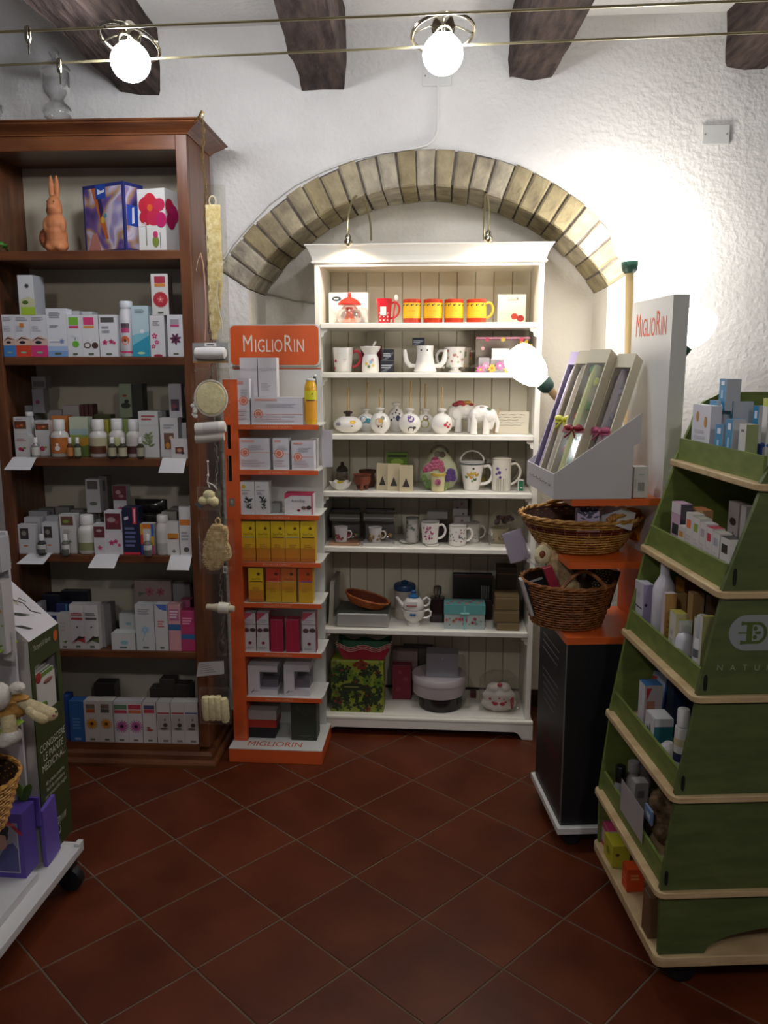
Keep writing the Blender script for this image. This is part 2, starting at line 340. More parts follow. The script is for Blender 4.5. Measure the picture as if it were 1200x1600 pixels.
# low-voltage wires and the globe spot lamps
def wire(x0,y0,x1,y1,z,lab):
    A=atz(x0,y0,z); B=atz(x1,y1,z); d=((B[0]-A[0]),(B[1]-A[1])); p=[(A[0]+d[0]*k,A[1]+d[1]*k,z) for k in (-.6,.0,.33,.66,1,1.5)]
    mb=MB(); mb.tube(p,.0035,mat('a89f7c',.35,.6),6); o=mb.build('suspension_wire',label=lab,cat='wire')
    return A,B
WZ=2.50
wa=wire(0,50,1200,0,WZ,'upper of the two taut metal wires crossing under the beams'); wb=wire(0,102,1200,50,WZ,'lower of the two taut metal wires crossing under the beams')
EG=emit('lit_globe','f6f8ff',GLOBE)
def globe_lamp(px,py,lab,tilt):
    # hangs from wires at photo pixel
    A,B=wb; k=(px)/1200.; y=B[1]*k+A[1]*(1-k)-.02; x,z=at(px,py,y)
    t=thing('globe_spot_lamp',lab,'lamp',(x,y,z)); r=.055
    mb=MB(); mb.ell((0,0,0),(r*1.05,r*1.05,r),EG,n=24); mb.build('globe',t)
    mb=MB(); M=T(0,.0,.055)@RX(R(-14))@RY(R(tilt)); mb.tube([(.088*math.cos(a),.088*math.sin(a),0) for a in [2*PI*i/36 for i in range(36)]],.0055,CHROME,8,True,M)
    mb.build('ring',t)
    mb=MB(); mb.lathe([(.03,0),(.034,.02),(.028,.045),(.012,.06)],CHROME,20,T(0,0,.05)); mb.build('socket',t)
    for s in (-1,1):
        mb=MB(); mb.tube([(s*.02,0,.08),(s*.05,0,.07),(s*.085,0,.055)],.003,CHROME,6); mb.build('strut',t)
        mb=MB(); yy=(A[1]-y) if s>0 else (wa[0][1]*(1-k)+wa[1][1]*k-y); yy=(B[1]*k+A[1]*(1-k)-y) if s>0 else yy
        mb.tube([(0,0,.1),(0,yy*.5,(.1+WZ-z)/2),(0,yy,WZ-z)],.0035,CHROME,6); mb.build('arm',t)
globe_lamp(204,97,'lit globe lamp with chrome ring at left, in front of the leftmost beam',12)
globe_lamp(692,85,'lit globe lamp with chrome ring in the middle, above the crown of the brick arch',-4)
# unseen globe lamps added behind the camera to light the shelf fronts
def fill_globe(x,y,lab,k=0):
    t=thing('fill_globe_lamp',lab,'lamp',(x,y,ZC-.001)); mb=MB(); mb.lathe([(.05,-.02),(.06,-.012),(.06,0)],CHROME,20); mb.build('canopy',t); mb=MB(); mb.lathe([(.006,-.2),(.006,-.02)],CHROME,8); mb.build('rod',t); mb=MB(); mb.ell((0,0,-.27),(.07,.07,.07),ER,n=24); mb.build('globe',t)
ER=emit('lit_fill_globe','fdf8f6',ROOM)
fill_globe(-.7,-.35,'added unseen fill globe lamp behind the viewer, left'); fill_globe(.75,-.5,'added unseen fill globe lamp behind the viewer, right')
# small clamp and dark fitting on the wires at left
for px,py,lab in ((47,48,'small metal clamp on the upper wire near the left edge'),(102,100,'small metal clamp on the lower wire above the glass jar')):
    A=wa if py<60 else wb; k=px/1200; y=A[0][1]*(1-k)+A[1][1]*k; x=A[0][0]*(1-k)+A[1][0]*k
    mb=MB(); mb.lathe([(.006,-.03),(.009,-.02),(.009,.008),(.005,.012)],CHROME,10); mb.tube([(0,0,-.03),(0,0,-.06)],.002,CHROME,6); mb.build('wire_clamp',loc=(x,y,WZ),label=lab,cat='clamp')
# ================================================================ WHITE SHELF UNIT
frame(4.3)
YS=3.455
x0,_=at(508,760,YS); x1=at(827,760,YS)[0]
xlo=at(500,560,YS)[0]; xro=at(834.5,560,YS)[0]
ztop=at(668,378,3.40)[1]; zcor=at(668,409,3.42)[1]
WS=thing('shelf_unit','tall ivory painted open shelf unit standing in the arched niche','shelf unit',((x0+x1)/2,YS,0))
cx=(x0+x1)/2; hwid=(x1-x0)/2+.012; YB=.325
shy=[504,582,679.5,770,857,986,1119]
SZ=[at(668,y,YS-.012)[1] for y in shy]
for s in (-1,1):
    mb=MB(); a,b=sorted((s*hwid,s*(hwid+.022))); mb.box(a,b,0,YB,.03,zcor+.005,IVORY); mb.build('side_panel',WS,bevel=.002)
# tongue and groove back
nb=11
for k in range(nb):
    a=-hwid+2*hwid*k/nb; b=a+2*hwid/nb; mb=MB(); mb.prism([(a+.0005,YB-.012),(a+.003,YB-.016),(b-.003,YB-.016),(b-.0005,YB-.012),(b-.0005,YB),(a+.0005,YB)],.1,zcor,CREAM); mb.build('back_board',WS)
for k,z in enumerate(SZ[:-1]):
    mb=MB(); mb.box(-hwid+.001,hwid-.001,-.012,YB-.018,z-.022,z,IVORY); mb.build('shelf',WS,bevel=.003)
    for s in (-1,1):
        mb=MB(); pts=[(0,0),(.028,0),(.026,-.012),(.014,-.016),(.012,-.03),(0,-.036)]; X=s*(hwid-.0005)
        mb.prism([(X-s*a,z-.0225+b) for a,b in pts][::1 if s<0 else -1],.002,.016,IVORY,'y'); mb.build('bracket',WS)
mb=MB(); mb.box(-hwid+.001,hwid-.001,-.01,YB-.018,SZ[-1]-.018,SZ[-1],IVORY); mb.build('bottom_shelf',WS)
# plinth with cut-out
zb=SZ[-1]-.0185; W2=hwid+.032; pts=[(-W2,0),(-W2+.045,0),(-W2+.065,.028),(-W2+.08,.034),(W2-.08,.034),(W2-.065,.028),(W2-.045,0),(W2,0),(W2,zb),(-W2,zb)]
mb=MB(); mb.prism(pts,-.032,-.008,IVORY,'y')
for s in (-1,1): a,b=sorted((s*(W2),s*(W2-.009))); mb.box(a,b,-.008,YB,0,zb,IVORY)
mb.build('plinth',WS,bevel=.002)
mb=MB(); mb.box(-W2,W2,-.034,-.0105,zb,zb+.017,IVORY); mb.build('plinth_moulding',WS,bevel=.005)
# cornice
hc=ztop-zcor; prof=[(0,0),(.009,0),(.012,.004),(.009,.009),(.006,.012),(.01,hc*.4),(.022,hc*.75),(.03,hc*.9),(.034,hc*.93),(.034,hc),(0,hc)]
mb=MB(); vs=[];fs=[]; n=len(prof); Wc=hwid+.022
for (ux,uy,dx,dy) in ((-Wc,YB,-1,0),(-Wc,0,-1,-1),(Wc,0,1,-1),(Wc,YB,1,0)):
    for o,z in prof: vs.append((ux+dx*o,uy+dy*o,zcor+z))
for k in range(3):
    for i in range(n-1): fs.append((k*n+i,(k+1)*n+i,(k+1)*n+i+1,k*n+i+1)[::-1])
fs+=[tuple(k*n+n-1 for k in range(4)),tuple(k*n for k in (3,2,1,0))]
mb.add(vs,fs,IVORY); mb.build('cornice',WS)
mb=MB(); mb.box(-hwid,hwid,.0,YB,zcor-.002,zcor+.01,CREAM); mb.build('top_panel',WS)
mb=MB(); mb.box(-hwid+.0,hwid,-.001,.012,zcor-.012,zcor-.0022,IVORY); mb.build('top_rail',WS)
# swan-neck picture lights
def pic(pts,lab):
    P=[]
    for (px,py,y) in pts: x,z=at(px,py,y); P.append((x,y,z))
    t=thing('swan_neck_light',lab,'lamp',P[-1]); o=Vector(P[-1]); Q=[Vector(p)-o for p in P]; S=[]
    for i in range(len(Q)-1):
        a=Q[max(i-1,0)];b=Q[i];c=Q[i+1];d=Q[min(i+2,len(Q)-1)]
        for u in (0,.25,.5,.75): S.append(.5*((2*b)+(c-a)*u+(2*a-5*b+4*c-d)*u*u+(3*b-a-3*c+d)*u**3))
    S.append(Q[-1]); mb=MB(); mb.tube(S,.0042,mat('9a8f6c',.3,.7),8); mb.build('neck',t)
    mb=MB(); mb.lathe([(.006,.02),(.011,.012),(.011,-.002),(.0165,-.006),(.0165,-.016),(.008,-.024),(.003,-.028)],CHROME,16); mb.build('head',t)
    ld=bpy.data.lights.new('swan_light','SPOT'); ld.energy=SWAN; ld.color=(1,.86,.66); ld.spot_size=R(150); ld.spot_blend=.9; ld.shadow_soft_size=.012; lo=bpy.data.objects.new('bulb_light',ld); COL.objects.link(lo); lo.parent=t; lo.location=(0,0,-.034); lo.rotation_euler=(R(22),0,0)
pic([(580,376,3.62),(579,350,3.60),(573,325,3.55),(562,306,3.48),(551,312,3.42),(545,335,3.38),(544,355,3.37),(544,374,3.37)],'chrome swan-neck light arching over the left end of the shelf unit cornice')
pic([(757,376,3.62),(756,350,3.60),(757,325,3.55),(758,306,3.48),(761,306,3.42),(764,325,3.38),(764,348,3.37),(763,368,3.37)],'chrome swan-neck light arching over the right end of the shelf unit cornice')
# ================================================================ BOOKCASE
frame(3.0)
YK=3.11
bxi=at(291,650,YK)[0]; bxr=at(308,650,YK)[0]; stile=bxr-bxi; bil=at(10,640,YK)[0]; bxl=bil-stile
BK=thing('bookcase','large mahogany brown bookcase with moulded cornice full of boxes, at left','bookcase',((bxl+bxr)/2,YK,0))
bcx=(bxl+bxr)/2; W=(bxr-bxl)/2; wi=W-stile
zt=at(150,212,YK)[1]; zf=at(150,235,YK)[1]; D=3.42-YK
bshy=[391,557.5,716,867,1016,1159]; BZ=[at(170,y,YK+.008)[1] for y in bshy]
for s in (-1,1):
    mb=MB(); a,b=sorted((s*W,s*(W-stile))); mb.box(a,b,0,.02,.08,zt,MAHOG); mb.build('stile',BK,bevel=.002)
    mb=MB(); a,b=sorted((s*W,s*(W-.02))); mb.box(a,b,.0205,D+.01,.08,zt,MAHOG); mb.build('side_panel',BK)
mb=MB(); mb.box(-W+.021,W-.021,D,D+.009,.1,zt,BACKP); mb.build('back_panel',BK)
mb=MB(); mb.box(-wi,wi,0,.02,zf,zt,MAHOGH); mb.build('frieze',BK,bevel=.002)
mb=MB(); mb.box(-W+.021,W-.021,.021,D-.001,zf+.01,zf+.03,MAHOGH); mb.build('top_panel',BK)
for k,z in enumerate(BZ[:-1]):
    mb=MB(); mb.box(-wi+.0008,wi-.0008,.006,D-.001,z-(.034 if k else .036)*(.95),z,MAHOGH); mb.build('shelf',BK,bevel=.004)
z=BZ[-1]; mb=MB(); mb.box(-wi+.0008,wi-.0008,.0,D-.001,z-.03,z,MAHOGH); mb.build('bottom_shelf',BK)
def sweep3(mb,prof,W,Dp,z0,m):
    n=len(prof); vs=[];fs=[]
    for (ux,uy,dx,dy) in ((-W,Dp,-1,0),(-W,0,-1,-1),(W,0,1,-1),(W,Dp,1,0)):
        for o,zz in prof: vs.append((ux+dx*o,uy+dy*o,z0+zz))
    for k in range(3):
        for i in range(n-1): fs.append((k*n+i,(k+1)*n+i,(k+1)*n+i+1,k*n+i+1)[::-1])
    fs+=[tuple(k*n+n-1 for k in range(4)),tuple(k*n for k in (3,2,1,0))]; mb.add(vs,fs,m)
hcz=at(150,185,3.04)[1]-zt
mb=MB(); sweep3(mb,[(0,0),(.006,0),(.008,hcz*.12),(.02,hcz*.3),(.045,hcz*.55),(.06,hcz*.7),(.062,hcz*.8),(.072,hcz*.84),(.075,hcz*.92),(.07,hcz),(0,hcz)],W,D+.01,zt+.0002,MAHOGH); mb.build('cornice',BK)
zz=BZ[-1]-.03; mb=MB(); sweep3(mb,[(0,zz),(.004,zz),(.012,zz-.012),(.014,zz-.03),(.026,zz-.036),(.03,zz-.045),(.03,0),(0,0)][::-1],W,D,0,MAHOGH); mb.build('plinth',BK)
# chain hook on the cornice and the hanging chain
# ================================================================ GOODS: helpers
def BX(label,a,b,yt,Y,z,d,col,p=(),yb=None,**k):
    """a box whose front face spans photo columns a..b, top at row yt, on height z"""
    if yb: z=at((a+b)/2,yb,Y)[1]
    x0,x1=XZ(a,Y,z),XZ(b,Y,z); h=at((a+b)/2,yt,Y)[1]-z
    if abs(TH-R(3))<1e-6: x0=max(x0,bcx-wi+.0015); x1=min(x1,bcx+wi-.0005)
    return carton(label,x1-x0-.0008,d,h,((x0+x1)/2,Y+d/2,z+.0004),col,p,**k)
def lines(n=4,u0=.15,v0=.55,u1=.8,v1=.7,c='9a9aa0'): return ('l',u0,v0,u1,v1,n,c)
def LOGO(c='5d6b55'): return [('r',.34,.04,.66,.085,c)]
def wrapd(mb,r,ang,z,rad,m,n=12,sz=1,wob=0):
    vs=[((r+.0006)*math.sin(ang+rad*math.cos(2*PI*i/n)/r),-(r+.0006)*math.cos(ang+rad*math.cos(2*PI*i/n)/r),z+rad*sz*math.sin(2*PI*i/n)) for i in range(n)]
    mb.add(vs,[tuple(range(n))],m)
def wrapr(mb,r,a0,a1,z0,z1,m,n=6,r2=None):
    r2=r2 or r; vs=[]
    for i in range(n+1):
        a=a0+(a1-a0)*i/n
        vs+=[((r+.0006)*math.sin(a),-(r+.0006)*math.cos(a),z0),((r2+.0006)*math.sin(a),-(r2+.0006)*math.cos(a),z1)]
    mb.add(vs,[(2*i,2*i+2,2*i+3,2*i+1) for i in range(n)],m)
def BOT(label,a,b,yt,Y,z,body='e4e2de',lab=None,cap='e8e6e2',lab2=None,shoulder=.62,neck=.55,spot=None,glass=False,name='bottle',cat='bottle',group=None,yb=None,tall=False):
    if yb: z=at((a+b)/2,yb,Y)[1]
    x0,x1=XZ(a,Y,z),XZ(b,Y,z); r=(x1-x0)/2; h=at((a+b)/2,yt,Y)[1]-z
    t=thing(name,label,cat,((x0+x1)/2,Y+r,z+.0004),0,group); mb=MB(); s=shoulder*h
    mb.lathe([(r*.9,0),(r,.004),(r,s),(r*.93,s+.06*h),(r*neck*1.05,s+.13*h),(r*neck,s+.16*h)],mat(body,.25 if not glass else .08),18)
    if lab:
        wrapr(mb,r,-1.5,1.5,h*.1,s*.93,lab,12)
        if lab2: wrapr(mb,r+.0004,-1.2,1.2,h*.1,h*.3,lab2,10)
    if spot: wrapd(mb,r+.0008,0,h*.25,r*.45,spot)
    mb.build('body',t)
    mb=MB(); mb.lathe([(r*neck*1.12,s+.155*h),(r*neck*1.15,s+.17*h),(r*neck*1.12,h-.003),(r*neck,h)],mat(cap,.35),16); mb.build('cap',t); return t
# ================================================================ BOOKCASE GOODS
Y0=YK+.012; z=BZ[0]+.0005
# rabbit figure
x,_=at(90,388,Y0+.06),0; x=XZ(90,Y0+.06,z); hh=at(90,268,Y0+.06)[1]-z; t=thing('rabbit_figurine','terracotta rabbit figurine with tall ears standing on the top shelf','figurine',(x,Y0+.06,z))
k=hh/.32; mb=MB()
for c,r in (((0,0,.03),(.048,.043,.034)),((0,0,.065),(.045,.042,.065)),((0,0,.115),(.044,.04,.045)),((0,-.003,.182),(.031,.031,.045)),((0,-.006,.165),(.033,.032,.028)),((0,-.028,.175),(.02,.016,.016)),((-.012,.006,.255),(.0115,.009,.055)),((.012,.006,.255),(.0115,.009,.055)),((-.02,-.014,.02),(.024,.03,.02)),((.02,-.014,.02),(.024,.03,.02)),((-.034,-.014,.105),(.014,.016,.034)),((.034,-.014,.105),(.014,.016,.034))):
    mb.ell(tuple(v*k for v in c),tuple(v*k for v in r),TERRA)
mb.build('body',t,remesh=.0032)
mb=MB(); mb.ell((-.05*k,.015*k,.06*k),(.03*k,.026*k,.042*k),noisy('terracotta_basket','8a4a2a','b56c44',90,.8,bump=.004,bscale=150)); mb.build('back_basket',t)
for s in (-1,1): mb=MB(); mb.ell((s*.014*k,-.038*k,.197*k),(.003,.002,.003),'5a3220',n=8); mb.build('eye',t)
# tissue box with abstract print
def cubist(mb,w,h,y):
    P=[(.05,.05,.95,.95,'8d86a6'),(.05,.5,.3,.93,'b9aec0'),(.3,.4,.42,.8,'3c2f6a'),(.36,.55,.5,.78,'c68a48'),(.5,.35,.75,.75,'a58a9a'),(.45,.1,.8,.35,'bdb9c8'),(.1,.06,.28,.2,'c86f6a'),(.06,.15,.22,.45,'cfc4c4'),(.72,.5,.95,.92,'9c98a8')]
    pr=[('r',.04,.04,.96,.95,ABSTR),('p',[(.22,.95),(.34,.95),(.5,.5),(.6,.2),(.52,.2),(.38,.52)],'b8602c'),('p',[(.34,.95),(.42,.95),(.5,.6),(.42,.5)],'2e2858'),('e',.47,.48,.045,'c8a83a',1.3),('e',.54,.54,.04,'4a8a9a',1),('r',.33,.79,.58,.99,'2448a0'),('p',[(.38,.85),(.55,.88),(.55,.92),(.47,.9),(.38,.93)],'dcdce8'),('p',[(.08,.05),(.2,.28),(.32,.3),(.4,.05)],'b87a70')]
    prints(mb,pr,w,h,y)
X1=XZ(199,Y0+.03,z); hb=at(199,283,Y0+.03)[1]-z
def ex(mb):
    cubist(mb,.21,hb,-.05)
    m2=mb.M; mb.M=RZ(R(90)); prints(mb,[('r',.1,.05,.9,.95,ABSTR),('r',.12,.38,.72,.68,'2448a8'),('p',[(.36,.41),(.5,.43),(.5,.66),(.4,.64)],'dcdce8')],.1,hb,-.105); mb.M=m2
carton('dark blue edged tissue box with colourful abstract painting print, turned on the top shelf',.21,.1,hb,(X1-.075,Y0+.115,z),'252d6a',rz=R(-26),extra=ex,name='tissue_box')
def ex(mb):
    w,h=.115,hb*.9; prints(mb,[('e',.3,.74,.27,'c4243a',1),('e',.6,.72,.26,'cc2c40',1),('e',.3,.55,.25,'b81e38',1),('e',.58,.55,.27,'c02648',1),('e',.45,.82,.22,'c8283a',1),('e',.45,.7,.1,'d8602a',1.1),('e',.84,.5,.2,'b81f60',1.2),('e',.8,.74,.2,'c22a50',1),('r',.27,.1,.3,.45,'5a5a3a'),('e',.62,.16,.12,'7a8a3a',1.5),('e',.62,.27,.09,'c23a6a',1.2),('r',.78,.05,.8,.3,'5a5a3a'),('t',.16,.45,.13,'ibe','f0e8e8')],w,h,-.05)
    m2=mb.M; mb.M=RZ(R(90)); prints(mb,[('e',.3,.72,.3,'c02848',1),('e',.55,.62,.34,'b82460',1),('e',.35,.5,.3,'a81c54',1)],.1,h,-w/2-.0004); mb.M=m2
carton('white tissue box with large red and magenta poppies, right end of the top shelf',.115,.1,hb*.9,(XZ(247,Y0+.06,z),Y0+.09,z),'dcdad6',rz=R(-14),extra=ex,name='tissue_box')
mb=MB()
for i in range(14):
    rg=random.Random(i); mb.ell((rg.uniform(-.035,.03),rg.uniform(-.02,.02),.008+rg.uniform(0,.035)),(.013,.009,.003),noisy('leaf%d'%(i%2),'2e6a24','4f9a3a',20,.5),rot=RX(rg.uniform(-.8,.8))@RY(rg.uniform(-.8,.8)),n=8)
mb.build('leafy_sprig',loc=(XZ(0,Y0+.05,z),Y0+.04,z),label='small green leafy sprig lying on the top shelf at the left frame edge',cat='plant')
# --- second shelf
z=BZ[1]+.0005; G='5d6b55'
def eyebox(c): return [('r',0,0,1,.27,c),('p',[(0,.27),(0,.4),(.5,.5),(1,.42),(1,.27)],'d9b8a8'),('e',.45,.34,.2,'1e2230',.5),('p',[(.05,.36),(.4,.47),(.95,.4),(.4,.43)],'2a2226'),lines(3,.12,.85,.9,.95,'a8aab0'),lines(3,.12,.6,.7,.75,'c0c0c6'),('e',.5,.1,.2,'8fae8f',.35)]
BX('white eye-cream carton with blue base and blue eye print, leftmost on second shelf',0,26,492,Y0,z,.05,'dadade',eyebox('4a86c8'))
BX('white carton with orange-red base and eye print, second shelf',26,50,492,Y0,z,.05,'dadade',eyebox('d8492c')+[('r',.35,.7,.62,.8,'d8842c')])
BX('white carton with pink base and eye print, second shelf',50,76,492,Y0,z,.05,'dadade',eyebox('d83a78'))
BX('tall white carton with pale blue flower on blue fading base, second shelf',76,107,482,Y0,z,.055,'dedfe3',[('r',0,0,1,.12,'7fa4d8'),('r',0,.12,1,.22,'a9bfe0'),('f',.72,.32,.14,'8aa0c8','6a7aa8'),('r',.1,.3,.65,.315,'8a96a8'),lines(4,.15,.8,.8,.93),lines(2,.15,.6,.6,.66)]+LOGO())
BX('white carton with green apple print under green and magenta labels, second shelf',107,130,492,Y0,z,.05,'dcdcde',[('r',.15,.76,.8,.94,'7ab83a'),('r',.15,.68,.8,.74,'d23a6a'),('e',.55,.3,.24,'6fb83a',.9),('r',.52,.4,.56,.46,'4a6a2a'),('e',.4,.5,.1,'c8d8e0',.8),('e',.62,.46,.07,'c8d8e0',1)]+LOGO())
BX('white carton with halved coconut print under pink and orange labels, second shelf',130,156,492,Y0,z,.05,'dcdcde',[('r',.12,.76,.75,.94,'d8407a'),('r',.12,.68,.75,.74,'e0923a'),('e',.3,.27,.22,'5a3f34',.8),('e',.3,.27,.15,'e8e6e2',.8),('e',.76,.27,.2,'4a342c',.9),('e',.5,.4,.1,'e4e4e8',1)]+LOGO())
BX('white carton with dark header and small pink flowers, second shelf',157,185,492,Y0,z,.05,'dcdcde',[('r',.1,.82,.85,.94,'54504e'),('f',.3,.34,.16,'c83a70','8a1a40',5),('f',.65,.36,.14,'c83a70','8a1a40',5),('f',.82,.33,.1,'d0527e','8a1a40',5),lines(2,.15,.55,.7,.75)]+LOGO())
t=BOT('white round bottle with tall clear cap and orange gerbera label, second shelf',186,208,470,Y0,z,'dcdce0',None,'cfd2d6',shoulder=.72,neck=.8)
mb=MB(); r=(XZ(208,Y0,z)-XZ(186,Y0,z))/2; wrapr(mb,r,-.6,.6,.105,.122,'5c4a56'); wrapr(mb,r,-.6,.6,.088,.104,'c0447a'); wrapr(mb,r,-1.3,1.3,.012,.02,'c83a6a'); wrapd(mb,r+.0005,0,.06,.016,'dd6a3a'); wrapd(mb,r+.001,0,.06,.006,'8a3a20'); mb.build('label',t)
BX('pale blue carton with water surface print, second shelf',208,235,478,Y0,z,.05,'bcd2da',[('p',[(0,0),(1,0),(1,.42),(0,.22)],'2f9ab8'),('p',[(0,.22),(1,.42),(1,.5),(0,.42)],'7fc0d0'),('e',.5,.07,.22,'bfe0b0',.3),lines(3,.2,.85,.8,.94,'8fa0a8'),('e',.6,.5,.12,'e4eef2',1)])
BX('white carton with pink orchid sprays, second shelf',236,259,493,Y0,z,.05,'dedde0',[('f',.3,.5,.2,'c8326c','f0d0d8',5),('f',.45,.35,.17,'d04078','f0d0d8',5),('f',.2,.25,.16,'c8326c','f0d0d8',5),('e',.5,.02,.3,'a02a44',.35),lines(3,.2,.75,.7,.88)])
BX('white carton with dark purple flower, right end of second shelf',263,288,492,Y0,z,.05,'dcdcde',[('r',.2,.78,.75,.9,'a8a0a8'),('r',.2,.71,.75,.77,'b8487a'),('f',.5,.42,.36,'5f2044','3a1028',7)]+LOGO())
BX('white carton with red pomegranate disc, on top of the second shelf row',238,265,428,Y0,z,.05,'dad8d6',[('r',.2,.78,.82,.94,'b03048'),('r',.2,.69,.82,.77,'d88a3a'),('d',.52,.38,.45,'d8a890'),('d',.52,.38,.42,'b8283a'),('f',.52,.38,.2,'d86a6a','e8c0b0',5)]+LOGO(),yb=492.5,side='5a4a44')
BX('white carton with green eye on lime base, on top of the second row',31,56,430,Y0,z,.085,'d4d4d6',[('f',.55,.73,.16,'3a3a3a','3a3a3a',9),('r',.1,0,1,.2,'a8c83a'),('p',[(.1,.2),(.1,.4),(.6,.46),(1,.4),(1,.2)],'c8c8a0'),('e',.4,.32,.2,'4a6a1e',.6)],yb=492.5,side='a9abb0')
for i,(a,b) in enumerate(((112,128),(132,148),(212,226))):
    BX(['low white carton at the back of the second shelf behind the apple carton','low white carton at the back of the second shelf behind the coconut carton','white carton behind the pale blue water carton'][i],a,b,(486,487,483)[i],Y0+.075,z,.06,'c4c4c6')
# --- third shelf
z=BZ[2]+.0005; Y1=Y0+.03
FR=[('r',.05,.35,.95,.78,'6a3a24'),('e',.3,.5,.15,'b8482c',.6),('e',.6,.55,.14,'c8743a',.6),('e',.75,.45,.1,'4a5a2a',.6),lines(1,.2,.84,.7,.92)]
ST=[('r',.12,.5,.88,.8,'4a3a34'),('e',.35,.6,.12,'a8704a',.8),('e',.65,.68,.12,'c89a8a',.8),('e',.6,.55,.1,'8a3a34',.8)]
BX('white square carton with red raspberry print, left end of the third shelf',17,48,680,Y1,z,.04,'cccac8',[('e',.35,.35,.14,'b82a50',.9),('e',.5,.3,.1,'8a1f44',.9),('e',.62,.4,.12,'7a9a4a',.6),lines(2,.15,.72,.8,.85,'c08a90')])
BX('white carton with dark fruit photo, on top of the raspberry carton',15,43,652,Y1,z,.04,'cccac8',FR,yb=680)
BOT('slim white bottle with round cap behind the raspberry carton on the third shelf',40,54,644,Y1+.045,z,'c6c4c2',None,'d4d2d0',shoulder=.75,neck=.75)
BX('white carton with berry print beside the small dropper bottle on the third shelf',58,79,680,Y1+.03,z,.04,'c8c6c4',[('e',.45,.35,.2,'b03a58',.9),('e',.7,.42,.13,'7a9a4a',.6)])
BX('small carton with fruit photo stacked on the berry carton, third shelf',55,78,657,Y1+.03,z,.04,'c8c6c4',FR,yb=680)
t=BOT('round bottle with white cap and orange label with lamb, third shelf',76,103,656,Y1-.02,z,'c8c4be','b86a2c','e0dedb',shoulder=.56,neck=.56)
mb=MB(); r=(XZ(103,Y1,z)-XZ(76,Y1,z))/2; wrapd(mb,r+.0008,.1,.035,.01,'e8e0d4'); wrapd(mb,r+.001,.1,.05,.005,'e8e0d4'); mb.build('label_print',t)
for i,(a,b,lb,c,l2) in enumerate(((48,60,'tiny clear dropper bottle in front of the berry carton on the third shelf','8a8a84','c8c4bc'),(104,113,'tiny amber dropper bottle beside the orange-labelled bottle','5a3418','c07a3a'),(115,125,'tiny dark green dropper bottle in front of the landscape carton','3a3a30','9aa084'),(168,180,'tiny dropper bottle in front of the third shelf bottle with cream cap','3a3428','b0a888'),(184,197,'tiny dropper bottle left of the round bottle with animal label','3a3428','b8b094'),(213,224,'tiny dropper bottle in front of the fir tree carton','3a3428','a8a48c'))):
    BOT(lb,a,b,684,Y1-.045 if i else Y1-.03,z,c,l2,'e4e2df',shoulder=.55,neck=.5,glass=True,name='dropper_bottle')
BX('pale carton with green landscape and grass print, third shelf',111,140,652,Y1+.02,z,.05,'b8c0a8',[('r',0,.3,1,.55,'8a9a4a'),('r',0,0,1,.3,'5f7434'),('r',0,.55,1,.7,'9ab0b0'),('p',[(.5,.25),(1,.3),(1,.5),(.5,.45)],'b88a2a')])
BX('orange carton behind the orange-labelled bottle, third shelf',84,109,650,Y1+.06,z,.04,'c0702c')
BOT('round white bottle with cream label and dark seed photo, third shelf',137,164,656,Y1-.02,z,'ccc8c2','b4ac8c','e0dedb','5a3018',shoulder=.56,neck=.6)
BOT('round white bottle with yellow-green label, middle of the third shelf',168,193,655,Y1-.01,z,'ccc8c2','b8b884','e0dedb','5a4a28',shoulder=.56,neck=.62)
BOT('round white bottle with small animal print over maroon band, third shelf',195,219,656,Y1-.015,z,'ccc8c2','c8c0bc','e0dedb','4a2420',shoulder=.56,neck=.6,spot=None)
BX('yellow carton between the bottles on the third shelf',160,172,656,Y1+.06,z,.04,'a8a040')
BX('green carton behind the yellow-green labelled bottle',187,204,655,Y1+.06,z,.04,'8a9a5a')
BX('white carton with green fir tree outline, third shelf',219,250,643,Y1-.01,z,.05,'ccccca',[('g',.5,.3,.5,'7a8a5a'),('g',.5,.42,.35,'8a9a6a'),lines(2,.15,.8,.85,.93,'b05a60'),('r',0,.7,1,.705,'b0b0b0')],side='9a9894')
BX('white carton with tall honey and bottle photo, third shelf',252,280,653,Y1,z,.05,'c8c6c6',[('r',.2,.2,.75,.62,'6a4a3a'),('e',.4,.3,.12,'c8882a',1.4),('e',.6,.5,.1,'c8b08a',1),lines(2,.2,.72,.8,.85)])
BX('small white carton with plum photo, right front of the third shelf',268,294,686,Y1-.035,z,.03,'ccc8c8',[('r',.25,.25,.75,.58,'6a3a30'),('e',.5,.42,.14,'c08a70',.8),('e',.7,.28,.1,'2a2a3a',.8)])
BX('white carton at the right end of the third shelf',280,293,661,Y1+.055,z,.04,'bcbaba')
BX('tall white carton with plum print standing high at the right of third shelf',265,285,600,Y1+.06,z,.04,'b6b4b6',[('r',.15,.2,.8,.55,'5a4450'),('e',.4,.35,.18,'8a4a50',.9),('e',.6,.25,.15,'2a2434',.8)],yb=653)
BX('tall pale green carton with black leaf photo standing high on the third shelf',188,207,600,Y1+.09,z,.06,'8f9a80',[('e',.5,.35,.4,'2a3020',.6),('e',.45,.65,.2,'a04434',.5),('e',.6,.48,.2,'1e2418',.7)],yb=652)
BX('tall dark olive carton at the back of the third shelf',208,224,600,Y1+.1,z,.06,'34342c',yb=652)
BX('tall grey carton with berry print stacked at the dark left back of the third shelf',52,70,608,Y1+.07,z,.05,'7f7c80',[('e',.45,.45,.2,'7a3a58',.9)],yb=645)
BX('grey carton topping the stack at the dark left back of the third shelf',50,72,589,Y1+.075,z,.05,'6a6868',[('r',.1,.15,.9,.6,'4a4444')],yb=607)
BX('white carton supporting the dark left stack on the third shelf',38,60,634,Y1+.1,z,.05,'8f8d8f',ST)
